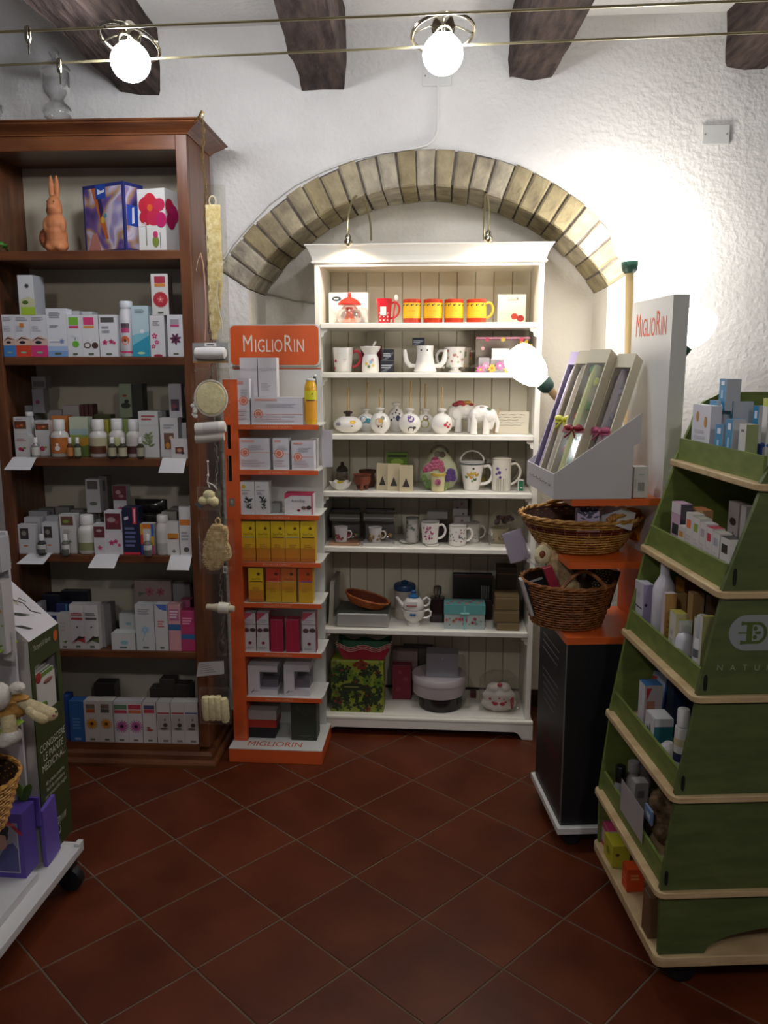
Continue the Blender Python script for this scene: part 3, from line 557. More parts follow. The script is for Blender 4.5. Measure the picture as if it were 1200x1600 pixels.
BX('white carton behind the orange-labelled bottle at the back of the third shelf',78,101,641,Y1+.11,z,.05,'a4a09e',[('r',.25,.3,.7,.6,'9a4a44')])
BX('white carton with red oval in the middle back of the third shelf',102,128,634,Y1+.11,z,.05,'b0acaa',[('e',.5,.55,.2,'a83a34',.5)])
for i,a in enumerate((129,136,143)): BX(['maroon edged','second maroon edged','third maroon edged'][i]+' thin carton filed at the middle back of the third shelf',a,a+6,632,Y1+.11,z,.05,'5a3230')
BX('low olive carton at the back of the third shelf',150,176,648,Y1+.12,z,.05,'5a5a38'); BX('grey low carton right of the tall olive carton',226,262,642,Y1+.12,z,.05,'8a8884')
def card(lab,a,b,y0,y1,z,sl=0.03):
    x0,x1=XZ(a,Y0-.02,z),XZ(b,Y0-.02,z); x0=max(x0,bcx-wi+.002-sl*.3); x1=min(x1,bcx+wi-.001); h=abs(at(a,y0,Y0-.02)[1]-at(a,y1,Y0-.02)[1]); mb=MB(); w=x1-x0
    mb.add([(x0+sl*.3,Y0-.01,z+.0008),(x1,Y0-.01,z+.0008),(x1-sl*.35,Y0-.045,z-h*.85),(x0-sl*.35,Y0-.045,z-h*.85)],[(0,1,2,3)],WPAP)
    mb.add([(x0+sl*.3,Y0-.01,z+.0008),(x1,Y0-.01,z+.0008),(x1,Y0+.02,z+.0008),(x0+sl*.3,Y0+.02,z+.0008)],[(0,1,2,3)],WPAP)
    o=mb.build('price_card',label=lab,cat='card',group='price cards on the bookcase shelf edges'); m=o.modifiers.new('s','SOLIDIFY'); m.thickness=.0006; m.offset=1
z=BZ[2]; card('white price card hanging off the third shelf at the left',14,55,716,736,z); card('white price card hanging off the third shelf at the right',251,290,716,740,z,.01)
z=BZ[3]; card('white price card hanging off the fourth shelf at the left',36,78,868,882,z,.05); card('white price card in the middle of the fourth shelf edge',144,185,868,888,z); card('white price card hanging off the fourth shelf at the right',264,301,868,890,z,.01)
# --- fourth shelf
z=BZ[3]+.0005
PH=[('r',.12,.5,.62,.88,'3a3634'),('e',.35,.7,.15,'8a8478',1),('e',.42,.27,.14,'c86a3a',.35)]
BX('white carton with dark photo and small orange fish, left front of the fourth shelf',29,57,820,Y0,z,.03,'cdccce',PH)
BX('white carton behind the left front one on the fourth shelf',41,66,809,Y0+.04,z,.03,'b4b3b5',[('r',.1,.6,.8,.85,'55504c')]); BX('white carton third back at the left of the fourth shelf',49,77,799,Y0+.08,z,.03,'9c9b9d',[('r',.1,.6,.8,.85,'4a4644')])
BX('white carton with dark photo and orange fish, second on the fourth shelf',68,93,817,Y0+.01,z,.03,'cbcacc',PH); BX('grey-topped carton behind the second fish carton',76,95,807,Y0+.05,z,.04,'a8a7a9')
BX('white carton with landscape photo and green sprigs, fourth shelf',96,121,804,Y0+.012,z,.04,'cccbc8',[('r',.1,.72,.85,.95,'6a4a3a'),('e',.4,.82,.2,'7a9a3a',.5),('g',.5,.22,.35,'6a8a4a'),('l',.2,.5,.7,.62,3,'b0a0a0')])
for a,b,lb,c in ((57,70,'tiny dropper bottle with black and white label between the two fish cartons','3a3c3c'),(95,107,'tiny clear dropper bottle before the green sprig carton','6a6c62'),(223,236,'tiny dropper bottle before the multicoloured carton','70706c')):
    BOT(lb,a,b,836,Y0-.03,z,c,'c4c4c0','e4e2df','5a5c58',shoulder=.55,neck=.5,glass=True,name='dropper_bottle')
BOT('large white bottle with olive print, middle of the fourth shelf',119,147,807,Y0-.005,z,'dad8d4','cfcdc4','e4e2df','8a9060',shoulder=.6,neck=.62)
BX('white carton with maroon photo and pink blossoms, fourth shelf',148,166,819,Y0,z,.04,'d2d0d2',[('r',.03,.55,.97,.92,'6a3038'),('e',.5,.78,.25,'b8a0a0',.5),('f',.5,.22,.22,'c8507a','a02a50',5)])
BX('tall white carton with maroon photo and three pink blossoms, fourth shelf',166,193,799,Y0+.002,z,.05,'d6d4d6',[('r',.05,.58,.95,.95,'6a2a34'),('e',.4,.8,.25,'a89090',.6),('e',.7,.75,.12,'8a3a44',.9),('f',.35,.27,.16,'d0407a','a02a50',5),('f',.6,.3,.15,'d0407a','a02a50',5),('f',.8,.22,.11,'d0407a','a02a50',5)])
BX('navy carton with red base and red vertical logo, fourth shelf',194,220,793,Y0+.002,z,.05,'1d2240',[('r',0,0,1,.05,'d8384a'),('r',.62,.65,.85,.99,'d8384a'),('r',.7,.68,.77,.96,'f0d8dc'),('p',[(.1,.78),(.35,.82),(.37,.75),(.12,.73)],'d8d8e0'),lines(5,.12,.15,.8,.6,'6a70a0')])
BX('multicoloured checkered carton with white centre, fourth shelf',221,242,819,Y0+.01,z,.04,'d8d4d0',[('r',0,.0,.2,.33,'3a50b0'),('r',0,.33,.2,.66,'d84a3a'),('r',0,.66,.2,1,'e8a82a'),('r',.8,0,1,.3,'d84a8a'),('r',.8,.3,1,.6,'e8b82a'),('r',.8,.6,1,1,'3a6ab8'),('r',.2,.86,.8,1,'e07a2a'),('r',.2,0,.8,.12,'b83a5a')])
BOT('white bottle with small orange label, right part of the fourth shelf',243,263,806,Y0-.005,z,'dcdad6','d2d0cc','e4e2df','b0aeaa',shoulder=.66,neck=.75)
BX('white carton with orange sunset band, fourth shelf',262,281,816,Y0+.002,z,.04,'d6d4d2',[('r',.05,.48,.95,.66,'c8862a'),('e',.5,.5,.3,'8a3a20',.2),('e',.55,.12,.15,'7a7a6a',.9)])
BX('tall white carton with orange band and grey seal, right end of the fourth shelf',282,300,792,Y0,z,.04,'d4d2d0',[('r',.05,.62,.95,.74,'c8782a'),('e',.55,.12,.25,'55534e',.9),lines(3,.15,.3,.8,.5)])
BX('tall white carton with horse print standing high mid fourth shelf',136,158,749,Y0+.07,z,.045,'b8b6b8',[('r',.1,.7,.85,.95,'5a5450'),('e',.5,.27,.28,'6a6a5a',.5)],yb=801)
BX('dark photo carton behind the horse print carton',157,170,745,Y0+.1,z,.045,'66625f',[('r',.2,.6,.8,.9,'3a3636')],yb=801)
BX('slim carton with maroon photo standing high beside the navy carton',178,199,759,Y0+.06,z,.045,'c0bec0',[('r',0,.45,1,1,'6a2c36'),('e',.4,.75,.2,'b08a8a',.8),('e',.6,.6,.2,'a07a7a',.6),('f',.5,.12,.2,'c8507a','a02a50',5)],yb=800)
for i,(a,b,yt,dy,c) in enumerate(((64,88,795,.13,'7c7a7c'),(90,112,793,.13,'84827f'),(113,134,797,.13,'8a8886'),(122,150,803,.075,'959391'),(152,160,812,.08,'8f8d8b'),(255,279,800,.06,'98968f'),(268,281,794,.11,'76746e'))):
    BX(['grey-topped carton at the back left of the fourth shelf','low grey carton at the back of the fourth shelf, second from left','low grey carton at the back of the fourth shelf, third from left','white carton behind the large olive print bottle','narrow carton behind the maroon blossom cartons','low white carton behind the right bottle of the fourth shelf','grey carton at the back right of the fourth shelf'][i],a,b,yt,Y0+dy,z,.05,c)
mb=MB(); n=12
vs=[];fs=[]
for j in range(n+1):
    for i in range(n+1):
        u,v=i/n,j/n; rg=random.Random(i*31+j); b_=math.sin(PI*u)*math.sin(PI*v); vs.append(((u-.5)*.125,-.02*b_-.004*rg.random(),(v)*.06))
for j in range(n):
    for i in range(n): fs.append((j*n+i+j,j*n+i+j+1,j*n+i+j+n+2,j*n+i+j+n+1))
mb.add(vs,fs,mat('2a2524',.15),True); mb.box(-.0625,.0625,.0,.02,0,.055,'1e1a1a'); mb.build('foil_bag',loc=(XZ(232,Y0+.09,z),Y0+.14,at(232,805,Y0+.1)[1]),label='glossy dark foil bag lying behind the navy carton on the fourth shelf',cat='bag')
BX('dark carton under the glossy foil bag on the fourth shelf',203,254,806,Y0+.115,z,.05,'2c2724')
# --- fifth shelf
z=BZ[4]+.0005
BX('white carton with small green sprigs, left of the fifth shelf',92,112,960,Y0,z,.04,'cfccc6',[('g',.55,.18,.3,'7a9a4a'),('l',.2,.5,.7,.8,3,'c0beb8')]+LOGO())
def lash(c1): return [('r',.1,.66,.9,.71,c1),lines(2,.1,.75,.9,.82,c1),('e',.5,.5,.06,'3a3a3a',1),('p',[(.02,.1),(.5,.24),(1,.3),(1,.14),(.5,.2)],c1 if c1!='5a5a5a' else '5a6a3a'),('p',[(.02,.14),(.6,.3),(1,.26),(.5,.22)],'3a2a2a')]+LOGO()
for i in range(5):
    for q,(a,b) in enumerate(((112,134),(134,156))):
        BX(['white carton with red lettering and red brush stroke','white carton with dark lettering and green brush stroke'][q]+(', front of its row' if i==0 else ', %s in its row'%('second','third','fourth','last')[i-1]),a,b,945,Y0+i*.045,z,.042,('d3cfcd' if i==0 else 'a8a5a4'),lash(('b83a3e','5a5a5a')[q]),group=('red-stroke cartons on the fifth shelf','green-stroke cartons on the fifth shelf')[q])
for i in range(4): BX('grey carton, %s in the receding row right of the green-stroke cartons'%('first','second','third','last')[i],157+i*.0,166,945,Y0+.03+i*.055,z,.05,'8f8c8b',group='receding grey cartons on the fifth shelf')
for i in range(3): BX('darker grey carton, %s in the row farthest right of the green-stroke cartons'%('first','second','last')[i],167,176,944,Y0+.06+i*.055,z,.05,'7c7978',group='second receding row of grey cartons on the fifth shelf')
BX('low white pot carton with pale blue flower, front of the fifth shelf',175,212,990,Y0,z,.06,'c9cac8',[('e',.55,.45,.16,'8ab0b8',.6),('r',.35,.1,.65,.2,'5a6a6a')])
BX('low white pot carton stacked behind the front pot carton, fifth shelf',187,213,960,Y0+.05,z,.06,'b4b6b4',[('e',.55,.5,.16,'7aa0a8',.6)],yb=989)
BX('tall white carton with pale blue dandelion, fifth shelf',214,243,945,Y0,z,.05,'cbcccd',[('f',.5,.45,.24,'8abccc','a8d0dc',11),('p',[(.5,.4),(.52,.4),(.36,.2),(.33,.2)],'6a9ab0'),lines(3,.15,.78,.85,.92)]+LOGO())
BX('white carton with blue patch in top corner, fifth shelf',244,264,945,Y0,z,.05,'cfcccc',[('p',[(.1,1),(.95,1),(.95,.86),(.4,.9)],'4a6ab8'),lines(3,.2,.5,.8,.66,'c86a6a')]+LOGO())
BX('pink carton with blue wave band, fifth shelf',265,284,945,Y0,z,.05,'d8a0a4',[('r',0,.45,1,.58,'3a6a9a'),('r',.1,.66,.9,.9,'b86a90'),lines(3,.15,.7,.85,.88,'e8d0d8')])
BX('magenta carton with blue wave band, right end of the fifth shelf',284,306,955,Y0,z,.05,'b83a6a',[('r',0,.3,1,.42,'3a6a9a'),lines(3,.12,.66,.85,.85,'e8a0b8')])
BX('wide pale carton with pink rose print standing at the back of the fifth shelf',214,271,908,Y0+.2,z,.03,'a08c88',[('f',.4,.8,.13,'b0606a','8a3a44',6),('f',.7,.8,.12,'a8585f','8a3a44',6),('p',[(.1,.7),(.3,.78),(.1,.8)],'6a7a5a')])
BX('grey carton at the right back of the fifth shelf',273,300,912,Y0+.2,z,.03,'8c8886')
BX('pink carton behind the magenta carton',284,300,938,Y0+.08,z,.05,'a85a78')
BX('navy carton with red flower disc at the left of the fifth shelf',68,91,962,Y0+.01,z,.05,'b4b2b8',[('r',0,.5,1,1,'232c66'),('e',.35,.9,.24,'d83a6a',.4),('e',.8,.72,.18,'d8485a',.9)])
BX('navy and turquoise carton behind the green sprig carton on the fifth shelf',92,111,944,Y0+.06,z,.05,'26306a',[('r',.75,.7,.9,1,'3a8aa8')])
BX('navy carton with lime label at the far left of the fifth shelf',44,60,946,Y0+.04,z,.05,'23285a',[('r',.5,.55,.8,.95,'9aa84a')]); BX('small white carton at the left of the fifth shelf',60,68,943,Y0+.05,z,.05,'b8b8c0')
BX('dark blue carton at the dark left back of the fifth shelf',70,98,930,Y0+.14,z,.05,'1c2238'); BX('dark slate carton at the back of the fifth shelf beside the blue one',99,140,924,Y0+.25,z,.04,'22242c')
# --- bottom shelf
z=BZ[5]+.0005; Yb=YK+.004
BX('blue carton at the left of the bottom shelf',111,134,1096,Yb,z,.05,'2f5f9c',[lines(4,.2,.3,.8,.6,'5a86b8'),('r',.3,.04,.7,.09,'8aa8c8')]); BX('dark blue carton behind the blue one on the bottom shelf',100,111,1088,Yb+.02,z,.05,'274c92')
def dz(c): return [('r',.15,.82,.75,.93,'7a6a5a'),('r',.15,.72,.75,.81,c),('f',.5,.45,.42,'c8861e','5a3414',14),('e',.5,.45,.12,'4a2c14',1)]+LOGO()
BX('cream carton with yellow sunflower and orange header, bottom shelf',134,157,1096,Yb,z,.05,'c9c2b6',dz('b85a2c')); BX('cream carton with yellow sunflower and grey header, bottom shelf',157,179,1096,Yb,z,.05,'c9c2b6',dz('5c5a50'))
def gb(c): return [('r',.05,.82,.95,.93,c),('r',.05,.72,.95,.8,'b8384a' if c!='b8384a' else 'c86a3a'),('f',.55,.4,.5,'a8528a','3a1a20',16),('e',.55,.4,.1,'2c1418',1)]+LOGO()
BX('white carton with magenta daisy under green header, bottom shelf',180,202,1097,Yb,z,.05,'c6c0c0',gb('5a7a5a')); BX('white carton with magenta daisy under red header, bottom shelf',202,224,1097,Yb,z,.05,'c6c0c0',gb('b8384a'))
BX('white carton with red goji berries, bottom shelf',225,246,1098,Yb,z,.05,'c6c0bc',[('r',.1,.84,.9,.93,'4a4a6a'),('r',.1,.74,.9,.83,'b83a4a'),('e',.5,.32,.25,'b04a34',.4),('e',.4,.38,.15,'8a2a20',.5)]+LOGO())
for i,(a,b) in enumerate(((247,268),(269,290),(290,311))):
    BX(['grey photo carton with seated figure left of its two twins, bottom shelf','grey photo carton with seated figure, middle one of three on the bottom shelf','grey photo carton with seated figure at the right end of the bottom shelf'][i],a,b,1098,Yb,z,.05,'c4bfbb',[('r',.05,.72,.95,.76,('a83a40','a83a40','5a6a8a')[i]),('r',.05,.32,.95,.7,'a8a29a'),('e',.62,.45,.18,'3c3836',.9),('e',.5,.36,.3,'4a4644',.3),('e',.6,.58,.08,'6a625a',1.2),('r',.4,.04,.8,.09,'7a766e')])
k=0
for tier in range(3):
    for i,a in enumerate((137,160,182,204,227,249,270,291)):
        if tier==2 and i in (2,3,4): continue
        if tier==1 and i==3: continue
        for dd in ((0,) if tier else (0,1,2)):
            h=.098*(tier+1) if tier else .098
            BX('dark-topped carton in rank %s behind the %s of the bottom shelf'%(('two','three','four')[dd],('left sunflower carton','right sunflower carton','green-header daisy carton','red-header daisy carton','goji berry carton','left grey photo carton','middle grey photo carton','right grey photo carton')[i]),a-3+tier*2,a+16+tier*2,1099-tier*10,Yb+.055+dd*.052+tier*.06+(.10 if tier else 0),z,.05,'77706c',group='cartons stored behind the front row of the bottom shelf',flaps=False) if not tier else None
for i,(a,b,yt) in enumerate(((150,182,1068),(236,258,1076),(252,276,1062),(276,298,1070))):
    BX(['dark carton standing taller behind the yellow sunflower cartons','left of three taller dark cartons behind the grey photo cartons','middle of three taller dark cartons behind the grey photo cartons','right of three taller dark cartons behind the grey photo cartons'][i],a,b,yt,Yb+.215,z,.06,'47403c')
BX('navy carton at the dark left end of the bottom shelf',88,100,1092,Yb+.05,z,.05,'28345c')
# glass apothecary jar on top of the bookcase
zt2=at(150,185,3.04)[1]
zt2=zt+hcz+.0005; x=XZ(92,3.2,zt2); t=thing('glass_jar','clear glass apothecary jar with tall stopper standing on top of the bookcase','jar',(x,3.2,zt2)); k=.0022*1.0
mb=MB(); mb.lathe([(.04,0),(.038,.004),(.012,.012),(.01,.022),(.03,.03),(.05,.045),(.056,.062),(.05,.082),(.03,.098),(.026,.11),(.046,.13),(.05,.15),(.05,.2),(.048,.205)],GLASS,28); mb.build('bowl',t)
mb=MB(); mb.lathe([(.052,.206),(.054,.212),(.05,.222),(.03,.236),(.014,.243),(.01,.25),(.018,.262),(.02,.272),(.012,.284),(.008,.29),(.003,.3)],GLASS,28); mb.build('stopper',t)
x=XZ(-8,3.2,zt2); t=thing('glass_jar','second clear glass jar cut by the left frame edge on top of the bookcase','jar',(x,3.2,zt2))
mb=MB(); mb.lathe([(.034,0),(.032,.004),(.01,.01),(.03,.024),(.045,.05),(.04,.075),(.038,.09)],GLASS,24); mb.build('bowl',t)
mb=MB(); mb.lathe([(.04,.091),(.03,.1),(.012,.11),(.01,.12)],GLASS,20); mb.build('stopper',t)
# ================================================================ ORANGE DISPLAY STAND
frame(4.3)
YO=3.2; YOB=3.385; OR=ORANGE; GW=mat('cfd0cb',.4)
ob0,ob1=XZ(357.5,3.13,.06),XZ(503,3.13,.06)
OC=(ob0+ob1)/2; OS=thing('display_stand','orange and white cosmetics display stand lettered MIGLIORIN beside the white shelf unit','display stand',(OC,YO,0))
hb=at(430,1171,3.13)[1]
mb=MB(); mb.box(ob0-OC,ob1-OC,3.13-YO,3.40-YO,0,hb-.004,OR); mb.build('base',OS,bevel=.002)
mb=MB(); mb.box(ob0-OC,ob1-OC,3.13-YO,3.40-YO,hb-.0035,hb,GW); mb.text('MIGLIORIN',.062,'c8502a',T(-.01,3.175-YO,hb+.0006)@Matrix.Scale(1.0,4),.75); mb.build('base_top',OS)
zt_=at(430,507,YOB)[1]; zh=at(430,572,YOB)[1]; hx0,hx1=XZ(359,YOB,1.7)-OC,XZ(500.5,YOB,1.7)-OC
bx0,bx1=XZ(362,YOB,1.0)-OC,XZ(509,YOB,1.0)-OC
mb=MB(); mb.box(hx0+.006,hx1+.004,YOB-YO+.001,YOB-YO+.012,hb+.0005,zh+.03,GW); mb.build('back_board',OS)
# rounded header
rr=.02; pts=[]
for cx_,cz_,a0 in ((hx1-rr,zt_-rr,0),(hx0+rr,zt_-rr,90),(hx0+rr,zh+rr,180),(hx1-rr,zh+rr,270)):
    for q in range(5): a=R(a0+22.5*q); pts.append((cx_+rr*math.cos(a),cz_+rr*math.sin(a)))
mb=MB(); mb.prism(pts[::-1],YOB-YO-.012,YOB-YO-.0005,GW,'y'); mb.build('header_board',OS)
mb=MB(); p2=[( (a-(hx0+hx1)/2)*.97+(hx0+hx1)/2,(b-(zt_+zh)/2)*.95+(zt_+zh)/2) for a,b in pts]; mb.prism(p2[::-1],YOB-YO-.0135,YOB-YO-.0122,OR,'y')
hm=(hx0+hx1)/2; zm=(zt_+zh)/2-.003
def migl(mb,cx,cz,sz,m,y,sx=.62):
    # large M and R, small capitals between, stacked tall and narrow
    L=[('M',1.25,0),('I',.95,.0),('G',.95,.0),('L',.95,0),('I',.95,0),('O',.95,0),('R',1.25,0),('I',.95,0),('N',.95,0)]
    wd={'M':.86,'I':.3,'G':.74,'L':.5,'O':.78,'R':.7,'N':.76}; tot=sum(wd[c]*k for c,k,_ in L)*sx*sz; x=cx-tot/2
    for c,k,_ in L:
        w_=wd[c]*k*sx*sz; base=-.35*sz; mb.text(c,sz*k,m,T(x+w_/2,y,cz+base+.35*sz*k)@FRONT,sx); x+=w_
migl(mb,hm-.005,zm,.076,'e8ddd0',YOB-YO-.0145); mb.box(hx0+.01,hx1,YOB-YO-.0015,YOB-YO-.0005,zh-.012,zh-.008,OR); mb.build('header_print',OS)
# left wing with slots: panels between the slots
zl=at(365,593,YO)[1]; lx0,lx1=XZ(352,YO,1.2)-OC,XZ(374,YO,1.2)-OC
zsl=[at(360,y,YO)[1] for y in (664,702,712,752)]
mb=MB(); a,b=lx0+.008,lx0+.026
for z0_,z1_ in ((hb,zsl[3]),(zsl[2],zsl[1]),(zsl[0],zl)): mb.box(a,b,.0,.012,z0_,z1_,OR)
mb.box(lx0,a,0,.012,hb,zl,OR); mb.box(b,lx1,0,.012,hb,zl,OR); mb.build('side_wing',OS)
mb=MB(); mb.box(lx0,lx1-.0065,.05,.054,zsl[3]-.03,zl-.02,mat('2c2422',.8)); mb.build('slot_shade',OS)  # dark sheet added behind the slots, standing in for the shade seen through them
mb=MB(); mb.box(lx1-.006,lx1,.0125,YOB-YO,hb+.0005,zl,OR); mb.build('side_panel',OS)
osy=[664,735,805,879,943,1020,1090]; OZ=[at(430,y,YO)[1] for y in osy]
otx=['LOZIONI E FIALE CADUTA','CELLULE RICRESCITA','CELLULE RICRESCITA','SPECIALITÀ CAPELLI','SPECIALITÀ CAPELLI','SPECIALITÀ CAPELLI','SPECIALITÀ CAPELLI']
ox0=[372,373,376,378,379.5,382,383.5]; ox1=[498,497,499,501,502,502.5,503]
for k,z in enumerate(OZ):
    a=max(XZ(ox0[k],YO,z)-OC,lx1+.0005); b=XZ(ox1[k],YO,z)-OC
    mb=MB(); mb.prism([(a,.0),(b-.006,0),(b+.004,.04),(b+.004,YOB-YO-.001),(a,YOB-YO-.001)],z-.004,z,GW); mb.build('shelf',OS)
    mb=MB(); mb.box(a,b,-.003,-.0003,z-.018,z+.001,OR); mb.text(otx[k],.0125,'e8b090',T((a+b)/2-.02,-.0035,z-.009)@FRONT); mb.build('shelf_edge',OS)
# goods on the orange stand
MIG=lambda u,v,r:[('r',0,v-.008,1,v+.008,'d88a72'),('d',u,v,r,'d8684a'),('d',u,v,r*.82,'e8c8b8'),('f',u,v,r*.7,'d8684a','c8a090',9),('r',.08,.88,.5,.94,'d89a90'),lines(3,.3,.62,.9,.78,'b8b8c0'),lines(3,.08,.1,.85,.35,'c8b8bc')]
P_='cfcdd2'
def OB(lab,a,b,yt,k,dy,d,col,p=(),**q): return BX(lab,a,b,yt,YO+dy,OZ[k]+.0004,d,col,p,**q)
OB('narrow white carton with orange disc, left end of the top orange shelf',372,391,592,0,.008,.04,P_,MIG(.5,.52,.36))
OB('wide low white carton with orange disc lying on the top orange shelf',393,473,621,0,.008,.05,P_,MIG(.14,.38,.09))
OB('tall white carton with grey lettering, left of the back pair on the top orange shelf',377,404,559,0,.062,.05,P_,[('t',.5,.82,.06,'MIGLIORIN','a8a8b0',.9),lines(4,.15,.5,.7,.62,'b4b4bc'),lines(4,.15,.2,.6,.35,'b4b4bc')])
OB('tall white carton with grey lettering, right of the back pair on the top orange shelf',405,434,559,0,.062,.05,P_,[('t',.5,.82,.06,'MIGLIORIN','a8a8b0',.9),lines(4,.15,.5,.7,.62,'b4b4bc'),lines(4,.15,.2,.6,.35,'b4b4bc')])
t=BOT('yellow to orange aerosol can with grey cap, right end of the top orange shelf',475,494,592,YO+.015,OZ[0]+.0004,'d8a41e','dc9a1e','c4c6c8',None,shoulder=.8,neck=.7)
mb=MB(); r=(XZ(494,YO,OZ[0])-XZ(475,YO,OZ[0]))/2; wrapr(mb,r+.0008,-1.5,1.5,.095,.13,'d0c81e',12); wrapr(mb,r+.0012,-.6,.9,.092,.096,'5a4a1a',8); wrapd(mb,r+.0014,.4,.118,.003,'4a3a1a'); mb.build('label',t)
BOT('slim white and black tube behind the yellow aerosol can',489,495.5,585,YO+.07,OZ[0]+.0004,'3a3a38',None,'d8d8d4',shoulder=.8,neck=.7)
OB('square white carton with orange disc, left on the second orange shelf',374,422,685,1,.01,.05,P_,MIG(.2,.55,.14))
OB('narrow white carton with orange disc, middle of the second orange shelf',427,452,685,1,.01,.05,P_,MIG(.38,.52,.29))
OB('white carton with orange disc, right on the second orange shelf',456,491,689,1,.01,.05,P_,MIG(.28,.45,.19)); OB('white carton peeking out behind the right carton of the second orange shelf',484,496,686,1,.07,.05,'c4c2c6')
LF=lambda y:[('e',.25,.85,.14,'c8b01e' if y else 'a0a0a0',1 if y else .4),('r',.1,.72,.7,.74,'8a8a8a'),('g',.55,.38,.42,'2f3a34'),('g',.6,.2,.35,'3a4640'),lines(2,.15,.6,.6,.68)]
OB('white carton with dark leafy branch and yellow sun, third orange shelf',376,398.5,753,2,.008,.05,'d2d2d2',LF(1)); OB('white carton with dark leafy branch, second on the third orange shelf',399,421,753,2,.008,.05,'cfcfcf',LF(0))
def ann(mb): pass
OB('white and pink carton lettered Annurkap, third orange shelf',445,489,772,2,.02,.07,'d0cdcd',[('p',[(0,.75),(0,1),(1,1),(1,.92),(.25,.92)],'b8385a'),('r',.95,0,1,1,'c04a6a'),('t',.48,.66,.2,'AnnurKap','4a3a4a',.8),('e',.68,.32,.09,'7a5a50',.7),('e',.86,.34,.09,'3a2a2a',.8),('e',.5,.2,.06,'7a1a2a',.8)],top='b03454')
OB('small grey carton lying behind the leafy cartons on the third orange shelf',424,438,786,2,.06,.05,'8a8a86')
def SN(i,oi=0):
    base=[('r',0,.6,1,1,'e0c018'),('r',0,.35,1,.6,'dcaa1c'),('r',0,.1,1,.35,'c87f20'),('r',0,0,1,.1,'b8681e')] if oi==0 else [('r',0,.62,1,1,('c8452a','c86a30','cc5220')[oi-1]),('r',0,.35,1,.62,'c88a22'),('r',0,0,1,.35,'cca020')]
    return base+[('f',.68,.83,.13,'5a2c14','4a2410',5),('t',.5,.69,.085,'SanoTint','6a4a14' if oi==0 else '8a3a1a',.8),('r',.1,.6,.95,.625,('8aa080','b8a020','5a3a1a','90a090','5a3a14')[i%5] if oi==0 else ('d88a8a','a8a86a','5a4a9a')[oi-1]),lines(3,.25,.3,.8,.45,'b8861e'),('r',0,0,1,.012,'6a3014')]
for i,(a,b) in enumerate(((377.5,400),(401,423),(424,446),(446.5,469),(470,493))):
    OB(['leftmost yellow hair dye carton with pale green stripe','yellow hair dye carton with yellow stripe','middle yellow hair dye carton with brown stripe','yellow hair dye carton with grey stripe','rightmost yellow hair dye carton with dark stripe'][i]+', fourth orange shelf',a,b,815,3,.008,.05,'d2a422',SN(i),group='yellow hair dye cartons')
for i,(a,b) in enumerate(((389,412.5),(416,440),(440.5,463.5),(467,489))):
    OB(['yellow hair dye carton, leftmost on the fifth orange shelf','red-topped yellow hair dye carton on the fifth orange shelf','orange-topped yellow hair dye carton with green stripe, fifth orange shelf','orange-topped yellow hair dye carton with violet stripe, fifth orange shelf'][i],a,b,888,4,.012,.05,'d0a422',SN(4,i),group='yellow hair dye cartons')
def RD(): return [('p',[(0,.78),(0,1),(.8,1)],'b84a5a'),lines(2,.1,.74,.9,.84,'a8a0a8'),('r',0,.7,1,.715,'7a7478'),('e',.25,.55,.22,'5a3a3a',.8),('e',.75,.56,.24,'4a3434',.7),('e',.5,.22,.13,'7a2038',1),lines(2,.1,.05,.85,.12)]
for i,(a,b) in enumerate(((381,401),(402,421.5),(473,494))): OB(['leftmost','second'][i]+' white and red carton with cherry print, sixth orange shelf' if i<2 else 'right-end white and red carton with cherry print, sixth orange shelf',a,b,958,5,.012,.05,'c8c2c4',RD(),side='8a2438')
OB('crimson carton, left of two on the sixth orange shelf',423,443,969,5,.008,.05,'a01f3e',[('r',.5,0,.52,1,'b8405a')]); OB('crimson carton, right of two on the sixth orange shelf',447,468,969,5,.008,.05,'a01f3e',[('r',.4,0,.42,1,'b8405a')])
def wbox(lab,a,b,yt):
    z=OZ[6]+.0004; x0,x1=XZ(a,YO+.02,z),XZ(b,YO+.02,z); h=at(a,yt,YO+.02)[1]-z; w=x1-x0; t=thing('window_box',lab,'box',((x0+x1)/2,YO+.02,z)); mb=MB(); D_=.09; u=w*.4-w/2
    c=mat('cbc7cc',.5); mb.box(-w/2,u,0,D_,0,h,c); mb.box(u,w/2,0,D_,0,h*.2,c); mb.box(u,w/2,0,D_,h*.8,h,c); mb.box(u,w/2,D_-.004,D_,h*.2,h*.8,'8a888a'); mb.box(u+.004,w/2-.004,.03,D_-.01,h*.2,h*.45,'77757a')
    mb.add([(-w*.42,-.0006,h*.08),(-w*.38,-.0006,h*.08),(-w*.28,-.0006,h*.2),(-w*.3,-.0006,h*.2)],[(0,1,2,3)],'3a3a3a'); mb.add([(-w*.36,-.0006,h*.12),(-w*.15,-.0006,h*.15),(-w*.15,-.0006,h*.16),(-w*.36,-.0006,h*.135)],[(0,1,2,3)],'5a5a5a'); mb.build('body',t)
    mb=MB(); mb.quad((u,0.001,h*.2),(w/2,0.001,h*.2),(w/2,.001,h*.8),(u,.001,h*.8),ACRYL); mb.build('window',t)
wbox('white window box with black scribble, left on the seventh orange shelf',388,434,1040); wbox('white window box with black scribble, right on the seventh orange shelf',444,484,1039)
zb_=hb+.0006
def OBb(lab,a,b,yt,yb,dy,d,col,p=(),**q): return BX(lab,a,b,yt,YO+dy,at((a+b)/2,yb,YO+dy)[1],d,col,p,**q)
bz=zb_; YQ=YO+.03
BX('black carton at the foot of the orange stand',386,430,1137,YQ,bz,.1,'17161a'); z1_=at(408,1136.5,YQ)[1]
BX('red carton stacked on the black one at the foot of the orange stand',386,432,1125,YQ,z1_,.1,'a0281a'); z2_=at(408,1124.5,YQ)[1]
